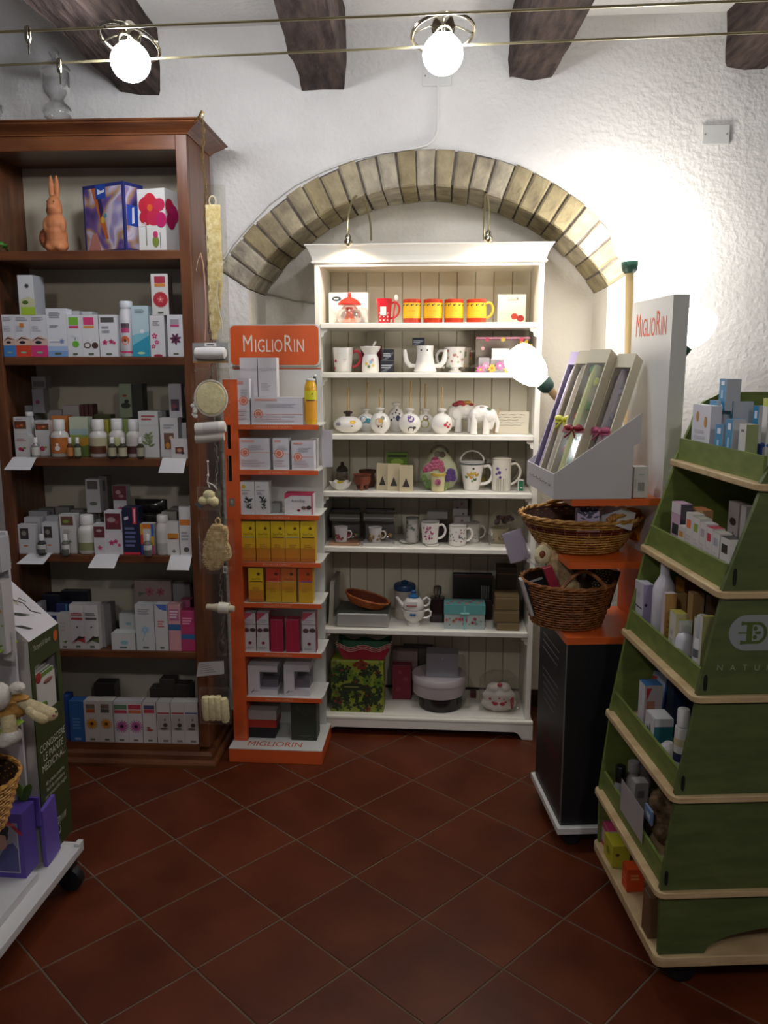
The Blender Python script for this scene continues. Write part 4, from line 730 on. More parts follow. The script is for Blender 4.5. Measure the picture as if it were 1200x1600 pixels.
BX('white topped carton on top of the red one at the foot of the orange stand',386,432,1110,YQ,z2_,.1,'9c9490')
BX('dark olive box with faint plant drawing at the foot of the orange stand',455,495,1099,YO+.02,bz,.09,'2c3122',[('g',.5,.7,.3,'3d4632'),('g',.3,.8,.2,'3d4632'),('g',.75,.78,.2,'3d4632'),('l',.3,.1,.8,.15,1,'4a5238')])
# acrylic sheet sticking out at the right
x,z=at(511,700,3.3); mb=MB(); mb.box(-.02,.022,-.001,.001,-.075,.075,mat('c4c2c8',.35)); mb.build('plain_card',loc=(x,3.3,z-.002),label='blank pale card standing upright at the right edge of the second orange shelf',cat='card')
# ================================================================ HANGING CHAIN WITH BATH SPONGES
frame(3.0)
YC=2.99; hk=at(315,176,YC); t=thing('hanging_chain','thin brass chain with hook hanging from the right corner of the bookcase cornice','chain',(hk[0],YC,hk[1]))
mb=MB(); q=at(303,188,YC+.03); mb.tube([(q[0]-hk[0],.035,q[1]-hk[1]-.004),(-.012,.012,-.006),(0,0,.006),(.006,0,0),(.004,0,-.01)],.003,BRASS,6); mb.build('hook',t)
zc2=at(330,1000,YC)[1]; L=hk[1]-zc2; n=int(L/.021); mb=MB()
for i in range(n):
    zz=-.012-i*.021; xx=.012*(i/n)+ (.004*math.sin(i*.7)); M=T(xx,0,zz)@RZ(PI/2*(i%2)+.4); mb.tube([(.0045*math.cos(a),0,.0125*math.sin(a)) for a in [2*PI*k/8 for k in range(8)]],.0016,BRASS if i<18 else STEEL,4,True,M)
tag(mb.build('links',t),kind='stuff')
def HP(px,py,dy=0): x,z=at(px,py,YC+dy); return (x,YC+dy,z)
def pillow(w,h,d,m,seed=0,nx=10,nz=14,top=1.0,wr=.12):
    rg=random.Random(seed); mb=MB(); 
    for s in (-1,1):
        vs=[];fs=[]
        for j in range(nz+1):
            for i in range(nx+1):
                u,v=i/nx,j/nz; e=(1-(2*u-1)**4)*(1-(2*v-1)**4); j_=0 if e<.02 else rg.uniform(-wr,wr); vs.append(((u-.5)*w*(1 if v<.8 else 1-(v-.8)*5*(1-top)),s*d/2*(e**.5)*(1+j_*2)+0,(v-.5)*h))
        for j in range(nz):
            for i in range(nx): k=j*(nx+1)+i; fs.append((k,k+1,k+nx+2,k+nx+1))
        mb.add(vs,fs,m,True)
    return mb
# long loofah strip
p=HP(336,415); t=thing('loofah_strip','long flat straw-yellow loofah back strap in a clear bag, topmost on the chain','sponge',p)
x0=at(324,300,YC)[0]-p[0]; top=at(336,320,YC)[1]-p[2]; bot=at(330,530,YC)[1]-p[2]
mb=MB(); vs=[];fs=[]; N=22
for i in range(N+1):
    v=i/N; zz=top+(bot-top)*v; ww=.026 if v<.55 else .026-.010*(v-.55)/.45; cx=(.0 if v<.5 else -.010*(v-.5)*2); rg=random.Random(i)
    if v>.93: ww*=.55
    for a,b in ((-1,-.4),(0,-1),(1,-.4),(1,.4),(0,1),(-1,.4)): vs.append((cx+a*ww*(1+rg.uniform(-.05,.05)),b*.008,zz))
for i in range(N):
    for k in range(6): fs.append((i*6+k,i*6+(k+1)%6,i*6+6+(k+1)%6,i*6+6+k))
fs+=[(5,4,3,2,1,0),tuple(N*6+k for k in range(6))]
mb.add(vs,fs,LOOF,True); mb.build('strap',t)
mb=MB(); mb.tube([(.0+.012*math.cos(a),-.004,top+.012+.016*math.sin(a)) for a in [2*PI*k/14 for k in range(14)]],.0028,mat('d6c9ae',.8),6,True); mb.build('loop',t)
mb=MB(); mb.tube([(.012,-.012,-.05),(.006,-.014,-.1),(.012,-.014,-.15),(.022,-.014,-.2),(.02,-.012,-.235)],.003,mat('cfc3a8',.8),6); mb.build('cord',t)
mb=pillow(.078,.56,.03,CELLO,3,6,16); mb.build('clear_bag',t,loc=(.006,0,-.01))
mb=MB(); a=HP(315,396); mb.tube([(0,0,0),(.008,0,-.04),(.011,0,-.1),(.012,0,-.16),(.009,0,-.24),(.004,0,-.3)],.0042,mat('c89a86',.6),8,flat=.5); mb.tube([(0,0,0),(-.012,0,-.03),(-.018,0,-.06)],.0012,mat('c8b0a0',.6),4)
mb.build('rubber_strap',loc=(a[0],YC-.012,a[2]),label='long narrow pink-beige strap hanging left of the loofah back strap',cat='strap')
# cloth on header card, round loofah
p=HP(331,552); t=thing('packed_bath_glove','rolled white bath cloth on a printed card, hanging above the round loofah pad','bath glove',(p[0],YC-.02,p[2]))
mb=MB(); mb.box(-.064,.064,.0,.0015,-.03,.036,'8f8f8c'); mb.box(-.064,.064,-.0004,0,-.034,-.028,'b08440'); mb.box(-.02,.022,-.001,.0,.024,.036,'e0deda'); mb.box(-.012,.014,-.0016,-.001,.027,.031,'3a3a38'); mb.build('header_card',t)
mb=MB(); mb.lathe([(.012,-.055),(.019,-.052),(.021,-.03),(.022,0),(.021,.03),(.02,.05),(.013,.056)],mat('dedad6',.85),16,T(.004,-.018,0)@RY(R(90))@RZ(0)); mb.build('cloth_roll',t)
p=HP(331,622); t=thing('round_loofah','round pale loofah pad with white edge in a clear bag on the chain','sponge',(p[0],YC-.012,p[2]))
mb=MB(); mb.lathe([(.002,-.012),(.03,-.013),(.052,-.008),(.057,0),(.052,.008),(.002,.012)],LOOFL,28,RX(R(90)),1,1.05); mb.build('pad',t)
mb=MB(); mb.tube([(.058*math.cos(a),0,.062*math.sin(a)) for a in [2*PI*k/30 for k in range(30)]],.0045,mat('dcd6cc',.9),7,True); mb.build('edging',t)
for i in range(7):
    pass
mb=MB(); rg=random.Random(5)
for i in range(9): mb.ell((-.058+rg.uniform(-.01,.006),rg.uniform(-.005,.005),-.02-i*.005+rg.uniform(-.004,.004)),(.009,.007,.008),mat('dcd8d2',.9),n=8)
mb.build('ruffle',t)
mb=pillow(.14,.175,.05,CELLO,8); mb.build('clear_bag',t,loc=(0,-.002,.02))
p=HP(331,672); t=thing('rolled_cloth','rolled cream bath cloth with paper band, below the round loofah pad','bath cloth',(p[0],YC-.02,p[2]))
def spiral_roll(mb,L,r,m,M):
    mb.lathe([(r*.55,-L/2+.006),(r*.75,-L/2),(r*.95,-L/2+.001),(r,-L/2+.008),(r,L/2-.006),(r*.85,L/2),(r*.3,L/2)],m,18,M,1,.85)
mb=MB(); spiral_roll(mb,.11,.021,mat('d8d2ca',.9),T(0,0,.01)@RY(R(86))); mb.build('cloth',t)
mb=MB(); mb.lathe([(.0216,-.03),(.0218,.028)],mat('c8c4be',.7),18,T(0.006,0,.01)@RY(R(86)),1,.86); mb.build('paper_band',t)
mb=MB(); spiral_roll(mb,.105,.018,mat('b8b0a6',.9),T(-.004,.002,-.026)@RY(R(84))); mb.build('lower_cloth',t)
# flower shaped shell sponge
p=HP(328,778); t=thing('puff_sponge','small pale yellow three-lobed sponge in clear wrap hanging by white cord','sponge',(p[0],YC-.012,p[2]))
mb=MB()
for c,r in (((0,0,.014),(.023,.016,.018)),((-.022,0,-.009),(.02,.016,.017)),((.018,0,-.012),(.02,.016,.018)),((.003,-.004,-.006),(.014,.014,.014))): mb.ell(c,r,LOOFL)
mb.build('sponge',t,remesh=.0025)
mb=MB(); mb.tube([(.004,0,.04),(-.004,0,.06),(.0,0,.09),(.0,0,.12),(.0,0,.136)],.0022,mat('d8d4cc',.7),6); mb.ell((0,0,.136),(.005,.005,.005),mat('d8d4cc',.7),n=8); mb.ell((-.001,0,.085),(.005,.005,.005),mat('d8d4cc',.7),n=8); mb.tube([(-.004,0,.06),(.02,-.004,.05),(.03,-.002,.035)],.0022,mat('d8d4cc',.7),6); mb.build('cord',t)
mb=pillow(.088,.09,.05,CELLO,18); mb.build('clear_wrap',t); mb=MB(); mb.box(-.038,-.006,-.022,-.021,-.036,-.028,'4a5868'); mb.build('label_strip',t,rot=RY(R(20)))
p=HP(362,785,.02); mb=MB(); mb.box(-.011,.011,0,.001,-.015,.015,'6f665a'); mb.ell((0,-.001,0),(.006,.001,.009),'8a8378',n=10); mb.build('photo_tag',loc=(p[0],p[1],p[2]),label='small grey photo tag hanging right of the three-lobed sponge',cat='tag')
# sisal glove
p=HP(339,853); t=thing('sisal_glove','knitted tan sisal massage mitt in a clear bag on the chain','bath glove',(p[0],YC-.012,p[2]))
mb=MB(); pts=[(-.052,-.05),(-.045,-.082),(-.02,-.094),(.01,-.088),(.025,-.07),(.03,-.058),(.045,-.055),(.058,-.035),(.056,-.005),(.046,.02),(.05,.055),(.046,.075),(.02,.088),(-.01,.086),(-.03,.06),(-.047,.01)]
vs=[];fs=[]; n=len(pts); cxm,czm=0,-.01
for (sc,yy) in ((.0,-.018),(.6,-.017),(.9,-.011),(1,0),(.9,.011),(.6,.016)):
    for a,b in pts: vs.append((cxm+(a-cxm)*sc,yy,czm+(b-czm)*sc))
for k in range(5):
    for i in range(n): fs.append((k*n+i,k*n+(i+1)%n,(k+1)*n+(i+1)%n,(k+1)*n+i)[::-1])
mb.add(vs,fs,SISAL,True); mb.build('mitt',t)
rg=random.Random(2); mb=MB()
for r_ in range(20):
    v=-.085+r_*.0088; 
    for c in range(13):
        x_=-.05+c*.0083+(.004 if r_%2 else 0)
        # inside test
        ins=False; j=n-1
        for i in range(n):
            if (pts[i][1]>v)!=(pts[j][1]>v) and x_<(pts[j][0]-pts[i][0])*(v-pts[i][1])/(pts[j][1]-pts[i][1])+pts[i][0]: ins=not ins
            j=i
        e=max(abs(x_)/.058,abs(v)/.095)
        if ins: mb.ell((x_*.96,-.0125-.004*(1-e),v*.97),(.0046,.0028,.003),SISAL,n=6,rot=RY(R(35 if c%2 else -35)))
tag(mb.build('knit',t),kind='stuff')
mb=MB(); mb.tube([(.01+.009*math.cos(a),0,.096+.012*math.sin(a)) for a in [2*PI*k/10 for k in range(10)]],.0032,SISAL,6,True); mb.build('loop',t)
mb=pillow(.135,.21,.05,CELLO,28); mb.build('clear_bag',t,loc=(.002,0,.0)); mb=MB(); mb.box(.028,.043,-.02,-.019,-.095,-.068,'c8c4bc'); 
for i in range(6): mb.box(.031+i*.0017,.0318+i*.0017,-.0205,-.0201,-.09,-.076,'2a2a2a')
mb.build('price_label',t)
# banded rolled cloth
p=HP(346,948); t=thing('back_strap_roll','rolled cream bath strap with white paper band below the sisal mitt','bath cloth',(p[0],YC-.015,p[2]))
mb=MB(); mb.lathe([(.003,-.05),(.014,-.052),(.015,-.03),(.02,-.015),(.02,.03),(.016,.04),(.014,.052),(.004,.055)],mat('b5a990',.9),14,RY(R(94)),.8,1); mb.build('cloth',t)
mb=MB(); mb.tube([(.0215*math.cos(a)*.9,.0215*math.sin(a),0) for a in [2*PI*k/18 for k in range(18)]],.014,mat('d0cabc',.7),6,True,T(.008,0,0)@RY(R(94)),flat=.12) if False else mb.lathe([(.0212,-.012),(.0215,.028)],mat('d0cabc',.7),18,T(.006,0,0)@RY(R(94))); mb.build('paper_band',t)
p=HP(348,1005); t=thing('pumice_pouch','small dark pumice stone in crumpled clear wrap, below the banded cloth roll','pouch',(p[0],YC-.01,p[2]))
mb=MB(); mb.ell((0,0,-.008),(.012,.008,.022),'40342c'); mb.build('stone',t,remesh=.003); mb=pillow(.036,.1,.022,CELLO,31,6,8,.3,.3); mb.build('clear_wrap',t)
p=HP(331,1041); t=thing('paper_tag','white printed paper tag tilted in front of the pumice pouch','tag',(p[0],YC-.02,p[2]),0)
mb=MB(); mb.add([(-.056,0,-.036),(.052,0,-.022),(.052,0,.03),(-.046,0,.022)],[(0,1,2,3)],'b8b4b2')
for i in range(5): mb.add([(-.04,-.0006,-.022+i*.008),(.02-.006*i,-.0006,-.014+i*.008),(.02-.006*i,-.0006,-.012+i*.008),(-.04,-.0006,-.02+i*.008)],[(0,1,2,3)],'7c787c')
mb.build('paper',t)
p=HP(338,1105); t=thing('loofah_sponge','block of four pale loofah rolls in a clear bag, lowest on the chain','sponge',(p[0],YC-.01,p[2]))
for i,xx in enumerate((-.036,-.012,.012,.035)):
    mb=MB(); mb.lathe([(.004,-.048),(.013,-.046),(.0165,-.035),(.0168,0),(.0165,.035),(.013,.046),(.003,.048)],LOOFL,12,T(xx,0,.003*((i*7)%3)-.002*i)@RY(R(-3)),1,1.3); mb.build('roll',t)
mb=pillow(.125,.15,.07,CELLO,41); mb.build('clear_bag',t,loc=(0,0,.01))
# ================================================================ GLASS-FREE: goods on the white unit
frame(4.3)
YF=YS+.004
def MUG(lab,a,b,yt,Y,z,col,dec=None,handle=1,hcol=None,hpx=None,taper=1.,foot=False,name='mug',rim=None,lid=None,group=None):
    x0,x1=XZ(a,Y,z),XZ(b,Y,z); r=(x1-x0)/2; h=at((a+b)/2,yt,Y)[1]-z; t=thing(name,lab,'mug',((x0+x1)/2,Y+r,z+.0005),0,group); m=mat(col,.2) if isinstance(col,str) else col
    rb=r*taper; mb=MB()
    if foot: pr=[(rb*.6,0),(rb*.62,.003),(rb*.36,h*.1),(rb*.36,h*.15),(rb*.6,h*.25),(r*.78,h*.5),(r*.86,h*.75),(r,h)]
    else: pr=[(rb*.93,0),(rb,.003),(rb+(r-rb)*.5,h*.5),(r,h-.001)]
    mb.lathe(pr+[(r-.003,h),(r-.0045,h-.004),(rb*.8,h*.2),(.0,h*.19)],m,24)
    if rim: wrapr(mb,r,-PI,PI,h*.9,h-.001,rim,24); wrapr(mb,r if not foot else r*.9,-PI,PI,.003,h*.12,rim,24)
    if dec: dec(mb,r,rb,h)
    mb.build('body',t)
    if handle:
        mb=MB(); s=handle; hr=h*.3; P=[(s*(r*(.93 if not foot else .9)),0,h*.82),(s*(r+hr*.5),0,h*.86),(s*(r+hr*.95),0,h*.66),(s*(r+hr*.85),0,h*.42),(s*(r+hr*.35),0,h*.25),(s*(rb*.9),0,h*.2)]
        S=[]
        for i in range(len(P)-1):
            p0,p1,p2,p3=[Vector(P[max(0,min(len(P)-1,j))]) for j in (i-1,i,i+1,i+2)]
            for u in (0,.33,.66): S.append(.5*((2*p1)+(p2-p0)*u+(2*p0-5*p1+4*p2-p3)*u*u+(3*p1-p0-3*p2+p3)*u**3))
        S.append(Vector(P[-1])); mb.tube(S,max(.0035,r*.13),hcol or m,8); mb.build('handle',t)
    if lid: mb=MB(); mb.lathe([(r+.001,h+.0005),(r+.0015,h+.004),(r*.9,h+.006),(r*.2,h+.009),(.0,h+.009)],mat(lid,.2),22); mb.build('lid',t)
    return t
def flowers(cols,n=9,seed=1,sz=.2,amax=1.2,lo=.2,hi=.85):
    def f(mb,r,rb,h):
        rg=random.Random(seed)
        for i in range(n):
            a=rg.uniform(-amax,amax); zz=h*rg.uniform(lo,hi); R_=rb+(r-rb)*zz/h; wrapd(mb,R_+.0004*i/ n,a,zz,r*sz*rg.uniform(.6,1.1),cols[i%len(cols)],8)
    return f
# --- shelf 1
z=SZ[0]+.0005
BX('white gift carton with dark oval label behind the glass teapot',514,575,457,YF+.12,z,.06,'e0dcd8',[('e',.2,.8,.12,'2a3a4a',.5),('l',.13,.77,.27,.83,1,'d8d8d8')])
x=XZ(546,YF+.05,z); t=thing('glass_teapot','small clear glass teapot with red domed lid, left end of the top white shelf','teapot',(x,YF+.055,z))
scl(t,1.2)
mb=MB(); mb.lathe([(.03,.0),(.04,.008),(.044,.025),(.04,.042),(.026,.054),(.02,.06)],GLASS,24); mb.tube([(.036,0,.012),(.06,0,.02),(.064,0,.036),(.056,0,.05),(.04,0,.05)],.003,GLASS,8); mb.tube([(-.04,0,.02),(-.054,0,.036),(-.062,0,.05)],.005,GLASS,8,rs=[.008,.005,.004]); mb.build('pot',t)
mb=MB(); mb.lathe([(.028,.0015),(.03,.004),(.018,.018),(.012,.03),(.014,.045),(.012,.055)],mat('d8705a',.3),18); mb.build('infuser',t)
mb=MB(); mb.lathe([(.04,.062),(.041,.066),(.03,.078),(.015,.086),(.005,.09),(.007,.098),(.003,.106)],mat('d03028',.3),24); mb.build('lid',t)
t=MUG('red mug with white dots and white paper tag, top white shelf',587,612,466,YF+.03,z,'c42a34',None,1,'c42a34',taper=.75)
mb=MB(); mb.box(-.014,.01,-.034,-.0335,.03,.066,'dcd6d2'); mb.build('tag',t)
mb=MB(); rr=.028
for i in range(9): wrapd(mb,.0258+.0085*(.012+.014*(i//3))/.1,-.6+.6*(i%3),.012+.014*(i//3),.003,'e8e0dc',8)
mb.build('dots',t)
x=XZ(619,YF+.06,z); t=thing('spoon','red handled spoon standing in the red mug','spoon',(x-.007,YF+.03,z)); mb=MB(); mb.tube([(-.004,0,.002),(.0,.0,.05),(.006,0,.085)],.003,mat('c42a34',.3),8); mb.build('handle',t); mb=MB(); mb.ell((.009,0,.101),(.008,.003,.013),mat('d8d2cc',.2,.0)); mb.build('bowl',t)
def ymug(mb,r,rb,h):
    wrapr(mb,r,-PI,PI,h*.2,h*.84,'dfae1e',24)
    for i in range(5): a=-1.1+.55*i; wrapd(mb,r+.0008,a,h*.74,.004,'4a4a1e',7); wrapd(mb,r+.0008,a+.18,h*.77,.003,'5a5a20',7)
    for a in (-.2,.1,.3): wrapd(mb,r+.0008,a,h*.5,.002,'b8841e',6)
for i,(a,b) in enumerate(((629,657),(661,691),(694,724),(729,760))):
    MUG(['leftmost yellow and red banded mug with dark leaf garland','second yellow and red banded mug with dark leaf garland','third yellow and red banded mug with dark leaf garland','rightmost yellow and red banded mug, its yellow handle showing'][i],a,b,467,YF+.02,z,'b83a20',ymug,1 if i==3 else 0,'d8a01e',group='yellow and red mugs on the top white shelf')
BX('cream card box with red cherry print, right end of the top white shelf',777,821,460,YF+.12,z,.04,'d8d2c4',[('e',.6,.25,.12,'b83a2a',.9),('e',.82,.18,.13,'a02a20',.9),('r',.35,.78,.75,.84,'b0aca0'),('e',.7,.86,.03,'6a6a6a',1)])
# --- shelf 2
z=SZ[1]+.0005
def hearts(mb,r,rb,h):
    for a,zz,q in ((-.5,.85,.006),(-.75,.45,.007),(-.9,.15,.006)): wrapd(mb,r-.003,a,zz*h,q,'b8304a',8)
    wrapr(mb,r-.003,-.6,-.1,h*.75,h*.95,'c84a54'); wrapd(mb,r-.004,.25,h*.5,.008,'ded8d2'); wrapd(mb,r-.003,.2,h*.52,.0014,'3a3030',6); wrapd(mb,r-.003,.36,h*.52,.0014,'3a3030',6)
MUG('white mug with red hearts and red handle, left end of the second white shelf',518,551,543,YF+.03,z,PORC,hearts,1,'c0303c',taper=.8)
x=XZ(579,YF+.05,z); t=thing('oil_burner','white porcelain oil burner with wide bowl and flower print, second white shelf','oil burner',(x,YF+.05,z))
scl(t,1.0,1.15)
mb=MB(); mb.lathe([(.034,0),(.037,.004),(.036,.03),(.033,.052),(.026,.062),(.028,.068),(.04,.082),(.043,.09),(.041,.092),(.03,.08),(0,.076)],PORC,26)
for a,zz,c in ((-.4,.03,'d8c04a'),(.1,.036,'8ab0c8'),(.4,.024,'d8c86a'),(-.1,.02,'6a8a5a'),(.3,.044,'c8a0b0')): wrapd(mb,.0365,a,zz,.006,c,8)
mb.build('body',t); mb=MB(); mb.tube([(.01,0,.09),(.018,0,.105),(.024,0,.11)],.004,PORC,8); mb.build('spoon_rest',t)
BX('dark red carton behind the white oil burner',564,596,540,YF+.17,z,.04,'7a2430')
BK_='20232c'; tl=[('p',[(0,0),(.9,.75),(1,.75),(1,.6),(.4,0)],'5a6068'),('l',.1,.3,.9,.7,2,'a8acb0')]
BX('lower black tea box with grey ribbon print, second white shelf',594,615,564,YF+.04,z,.04,BK_,tl); BX('upper black tea box stacked right of the oil burner, second white shelf',597,615,546,YF+.04,z,.04,BK_,tl,yb=563)
x=XZ(664,YF+.05,z); t=thing('figure_mug','white mug shaped like a smiling cactus with two raised arms, second white shelf','mug',(x,YF+.055,z)); s1=.092
scl(t,1.18)
mb=MB(); mb.lathe([(.038,0),(.041,.003),(.036,.02),(.031,.04),(.0285,.06),(.029,.08),(.0305,s1),(.028,s1),(.026,.08),(0,.02)],PORC,26)
for a in (-.45,.3): wrapd(mb,.0295,a,.076,.0032,'2a2a28',8)
mb.build('body',t)
for s in (-1,1): mb=MB(); mb.tube([(s*.03,0,.022),(s*.052,0,.022),(s*.066,0,.038),(s*.07,0,.06),(s*.072,0,.078)],.008,PORC,10,rs=[.007,.009,.0095,.009,.006]); mb.build('arm',t)
zz=z+s1*1.18+.001; BX('small black tea box standing on the cactus mug',644,663,528,YF+.045,zz,.03,BK_,tl)
MUG('footed white mug with small rose pattern, handle at left, second white shelf',693,728,542,YF+.05,z,PORC,flowers(['8a9a78','b86a6a','9aa888','a87a70'],16,3,.13),-1,foot=True)
MUG('darker flowered mug half hidden behind the footed rose mug',706,737,543,YF+.15,z,'b8ae9c',flowers(['6a7a50','a85a5a','c8a060'],12,5,.2),1,foot=True)
MUG('leaf patterned cup behind the left of the footed rose mug',669,692,548,YF+.15,z,'b4ae98',flowers(['6a7a50','7a8a60'],12,6,.25),0)
# clear floral gift box
za=z; x0,x1=XZ(744,YF+.05,z),XZ(826,YF+.05,z); hb2=at(785,526,YF)[1]-z-.008; w_=x1-x0; t=thing('gift_box','clear gift box printed with yellow and pink flowers, second white shelf','gift box',((x0+x1)/2,YF+.05,z))
mb=MB(); mb.quad((-w_/2,0,0),(w_/2,0,0),(w_/2,0,hb2),(-w_/2,0,hb2),ACRYL); mb.box(-w_/2,w_/2,.098,.1,0,hb2,'a89f8a'); mb.build('clear_case',t)
mb=MB(); prints(mb,[('f',.9,.75,.16,'d8b81e','b8981a',7),('f',.3,.12,.09,'d8b01e','c85a1e',8),('f',.08,.08,.09,'d86a9a','d8b01e',8),('f',.45,.2,.09,'c860a0','e8e0d0',8),('f',.18,.2,.07,'d88ab0','e8d0c0',8),('f',.12,.72,.04,'d8a0a0','c88a8a',6),('f',.6,.08,.08,'d8c04a','a85a1e',7)],w_,hb2,-.0006); mb.build('flower_print',t)
mb=MB(); mb.box(-w_/2-.002,w_/2+.002,-.003,.1,hb2+.0006,hb2+.008,'cf8aa0'); prints(mb,[('f',.2,.93,.045,'d0305a','d0305a',7),('f',.85,.93,.05,'d0305a','d0305a',7),('f',.5,.93,.05,'e0c83a','d8b81e',7)],w_,hb2+.008,-.004); mb.build('ribbon_edge',t)
mb=MB(); mb.box(-w_*.22,w_*.1,.03,.09,.0008,hb2*.42,'d2cec8'); mb.box(-w_*.45,-w_*.24,.03,.09,.0008,hb2*.45,'cfc8c4'); mb.box(w_*.14,w_*.4,.03,.09,.0008,hb2*.35,'c8bfb4'); mb.build('contents',t)
mb=MB(); mb.box(-w_*.21,w_*.12,-.0025,-.0015,hb2*.38,hb2*.72,'dedad8'); mb.build('label',t)
# --- shelf 3
z=SZ[2]+.0005
WOODS=mat('c2a06a',.7)
def DIFF(lab,cx,dx,rz_,hz,dec,Y,neck=True,stick=None,body=PORC,seed=0,fl=.0):
    x=XZ(cx,Y,z); t=thing('reed_diffuser',lab,'diffuser',(x,Y,z)); scl(t,1.32); mb=MB(); pr=[]
    for k in range(9): p=-PI/2+.45+(PI-.85)*k/8; pr.append((rz_*math.cos(p),hz*(.5+.52*math.sin(p))))
    pr[0]=(pr[0][0],0); mb.lathe(pr,body,24,None,1,.8)
    # surface prints on an ellipsoid front
    for (u,v,q,c) in dec:
        vs=[]
        for i in range(10):
            uu=u+q*math.cos(2*PI*i/10); vv=v+q*math.sin(2*PI*i/10); s=1-min(.97,uu*uu+vv*vv); vs.append((uu*rz_,-.8*rz_*math.sqrt(s)-.0012,hz*.5+vv*hz*.5))
        mb.add(vs,[tuple(range(10))],c)
    mb.build('body',t); mb=MB(); mb.lathe([(.008,hz-.002),(.008,hz+.006),(.014,hz+.009),(.015,hz+.014),(.006,hz+.017)],PORC if neck!=2 else mat('3a2a2a'),14); mb.build('collar',t)
    if stick: mb=MB(); mb.tube([(0,0,hz),(stick[0]*.5,0,hz+stick[1]*.5),(stick[0],0,hz+stick[1])],.0028,WOODS,6); mb.build('reed',t)
DIFF('oval white diffuser with yellow sunflower print, left end of the third white shelf',544,0,.047,.054,[(.4,.35,.2,'d8a81e'),(.4,.35,.1,'e8c84a'),(-.6,.1,.18,'9a8fa0'),(-.55,.3,.1,'b0a8b8'),(.35,-.1,.07,'3a3a3a')],YF+.055,2,(.002,.09))
DIFF('round white diffuser with gold owl print, third white shelf',594,0,.0325,.066,[(-.05,.1,.42,'c8b090'),(.1,.25,.22,'d8a84a'),(-.1,-.3,.1,'3a3a34'),(.2,-.32,.08,'4a4a44'),(.3,.5,.2,'8a8a7a')],YF+.05,True,(.001,.075))
DIFF('white diffuser with purple flower and dark leaf, third white shelf',640,0,.036,.064,[(.15,.45,.3,'6a4a8a'),(.0,.65,.18,'7a5a98'),(.15,-.55,.28,'3a3f40'),(.45,-.4,.15,'3a3f40')],YF+.052,True,(.004,.10))
DIFF('round white diffuser with red blossom branch, third white shelf',690,0,.0345,.064,[(.35,-.1,.16,'c8384a'),(.6,-.3,.14,'c8384a'),(.5,.15,.1,'b8303a'),(.75,-.05,.08,'c84a4a'),(-.6,-.1,.03,'c8c4bc')],YF+.05,True,(.0,.085))
DIFF('turquoise and white diffuser behind the gold owl diffuser',572,0,.03,.06,[(-.2,.3,.4,'3a8a9a'),(.3,.2,.3,'4a9aa8')],YF+.15,True,(.006,.10))
DIFF('white diffuser with black dots, behind the purple flower diffuser',619,0,.029,.078,[(.0,.6,.09,'2a2a2a'),(-.4,.5,.08,'2a2a2a'),(.4,.5,.08,'2a2a2a'),(-.2,.2,.08,'2a2a2a'),(.25,.15,.25,'3a3f5a'),(-.5,0,.1,'2a2a2a'),(.1,.8,.08,'2a2a2a')],YF+.15,True,None)
DIFF('yellow-green and brown diffuser behind the red blossom diffuser',664,0,.03,.06,[(.0,-.1,.5,'a8a83a'),(.1,.5,.3,'8a6a4a')],YF+.15,True,(.0,.095))
def ELE(lab,px,Y,flip,sc,cols):
    x=XZ(px,Y,z); t=thing('elephant_diffuser',lab,'figurine',(x,Y,z)); mb=MB(); f=flip
    for c,r in (((0,0,.066),(.033,.025,.026)),((-.012*f,0,.06),(.028,.025,.026)),((.03*f,0,.056),(.02,.02,.024)),((.03*f,-.008,.036),(.010,.009,.022))): mb.ell(tuple(v*sc for v in c),tuple(v*sc for v in r),PORC)
    for lx,ly in ((-.024,-.013),(-.024,.013),(.014,-.014),(.014,.013)): mb.tube([(lx*f*sc,ly*sc,.001),(lx*f*sc,ly*sc,.06*sc)],.0105*sc,PORC,12,rs=[.0115*sc,.0095*sc])
    mb.tube([(.04*f*sc,0,.055*sc),(.05*f*sc,0,.038*sc),(.05*f*sc,0,.02*sc),(.047*f*sc,0,.006*sc)],.006,PORC,10,rs=[.011*sc,.008*sc,.0065*sc,.006*sc]); mb.build('body',t,remesh=.0025)
    mb=MB(); mb.ell((.022*f*sc,-.021*sc,.056*sc),(.012*sc,.004*sc,.017*sc),PORC,n=12); mb.build('ear',t)
    for u,v,q,c in cols: mb=MB(); mb.ell((u*sc,-.014*sc,v*sc),(q*sc,q*.8*sc,q*.5*sc),c,n=10); mb.build('flower_print',t)
ELE('small white elephant diffuser facing right, nearer of the two elephants',752,YF+.035,1,1.32,[(.022,.08,.009,'6a7a5a'),(.0,.085,.008,'a89a90')]); ELE('white elephant diffuser with red flowered back, facing left behind the other',723,YF+.15,-1,1.42,[(-.008,.088,.015,'a8343a'),(.012,.089,.013,'b8863a'),(-.022,.083,.012,'8a2a34'),(.0,.08,.01,'c05a4a'),(.024,.083,.008,'a8343a')])
mb=MB(); mb.tube([(0,0,.0),(.012,0,.07),(.02,0,.105)],.0028,WOODS,6); mb.build('reed',loc=(XZ(772,YF+.07,z),YF+.075,z+.0005),label='single wooden reed leaning right of the nearer elephant',cat='stick')
x0,x1=XZ(765,YF+.08,z),XZ(826,YF+.08,z); mb=MB(); mb.box(0,x1-x0,0,.0012,0,.092,'d6ceba')
for i in range(5): mb.tube([(.012+(x1-x0-.03)*u/10,-.0008,.078-.011*i+.0018*math.sin(u*2.3+i)) for u in range(11-(i%3))],.0007,mat('6a6458',.8),3)
mb.build('script_sign',loc=(x0,YF+.085,z),label='cream card with handwritten lines standing at the right end of the third white shelf',cat='sign')
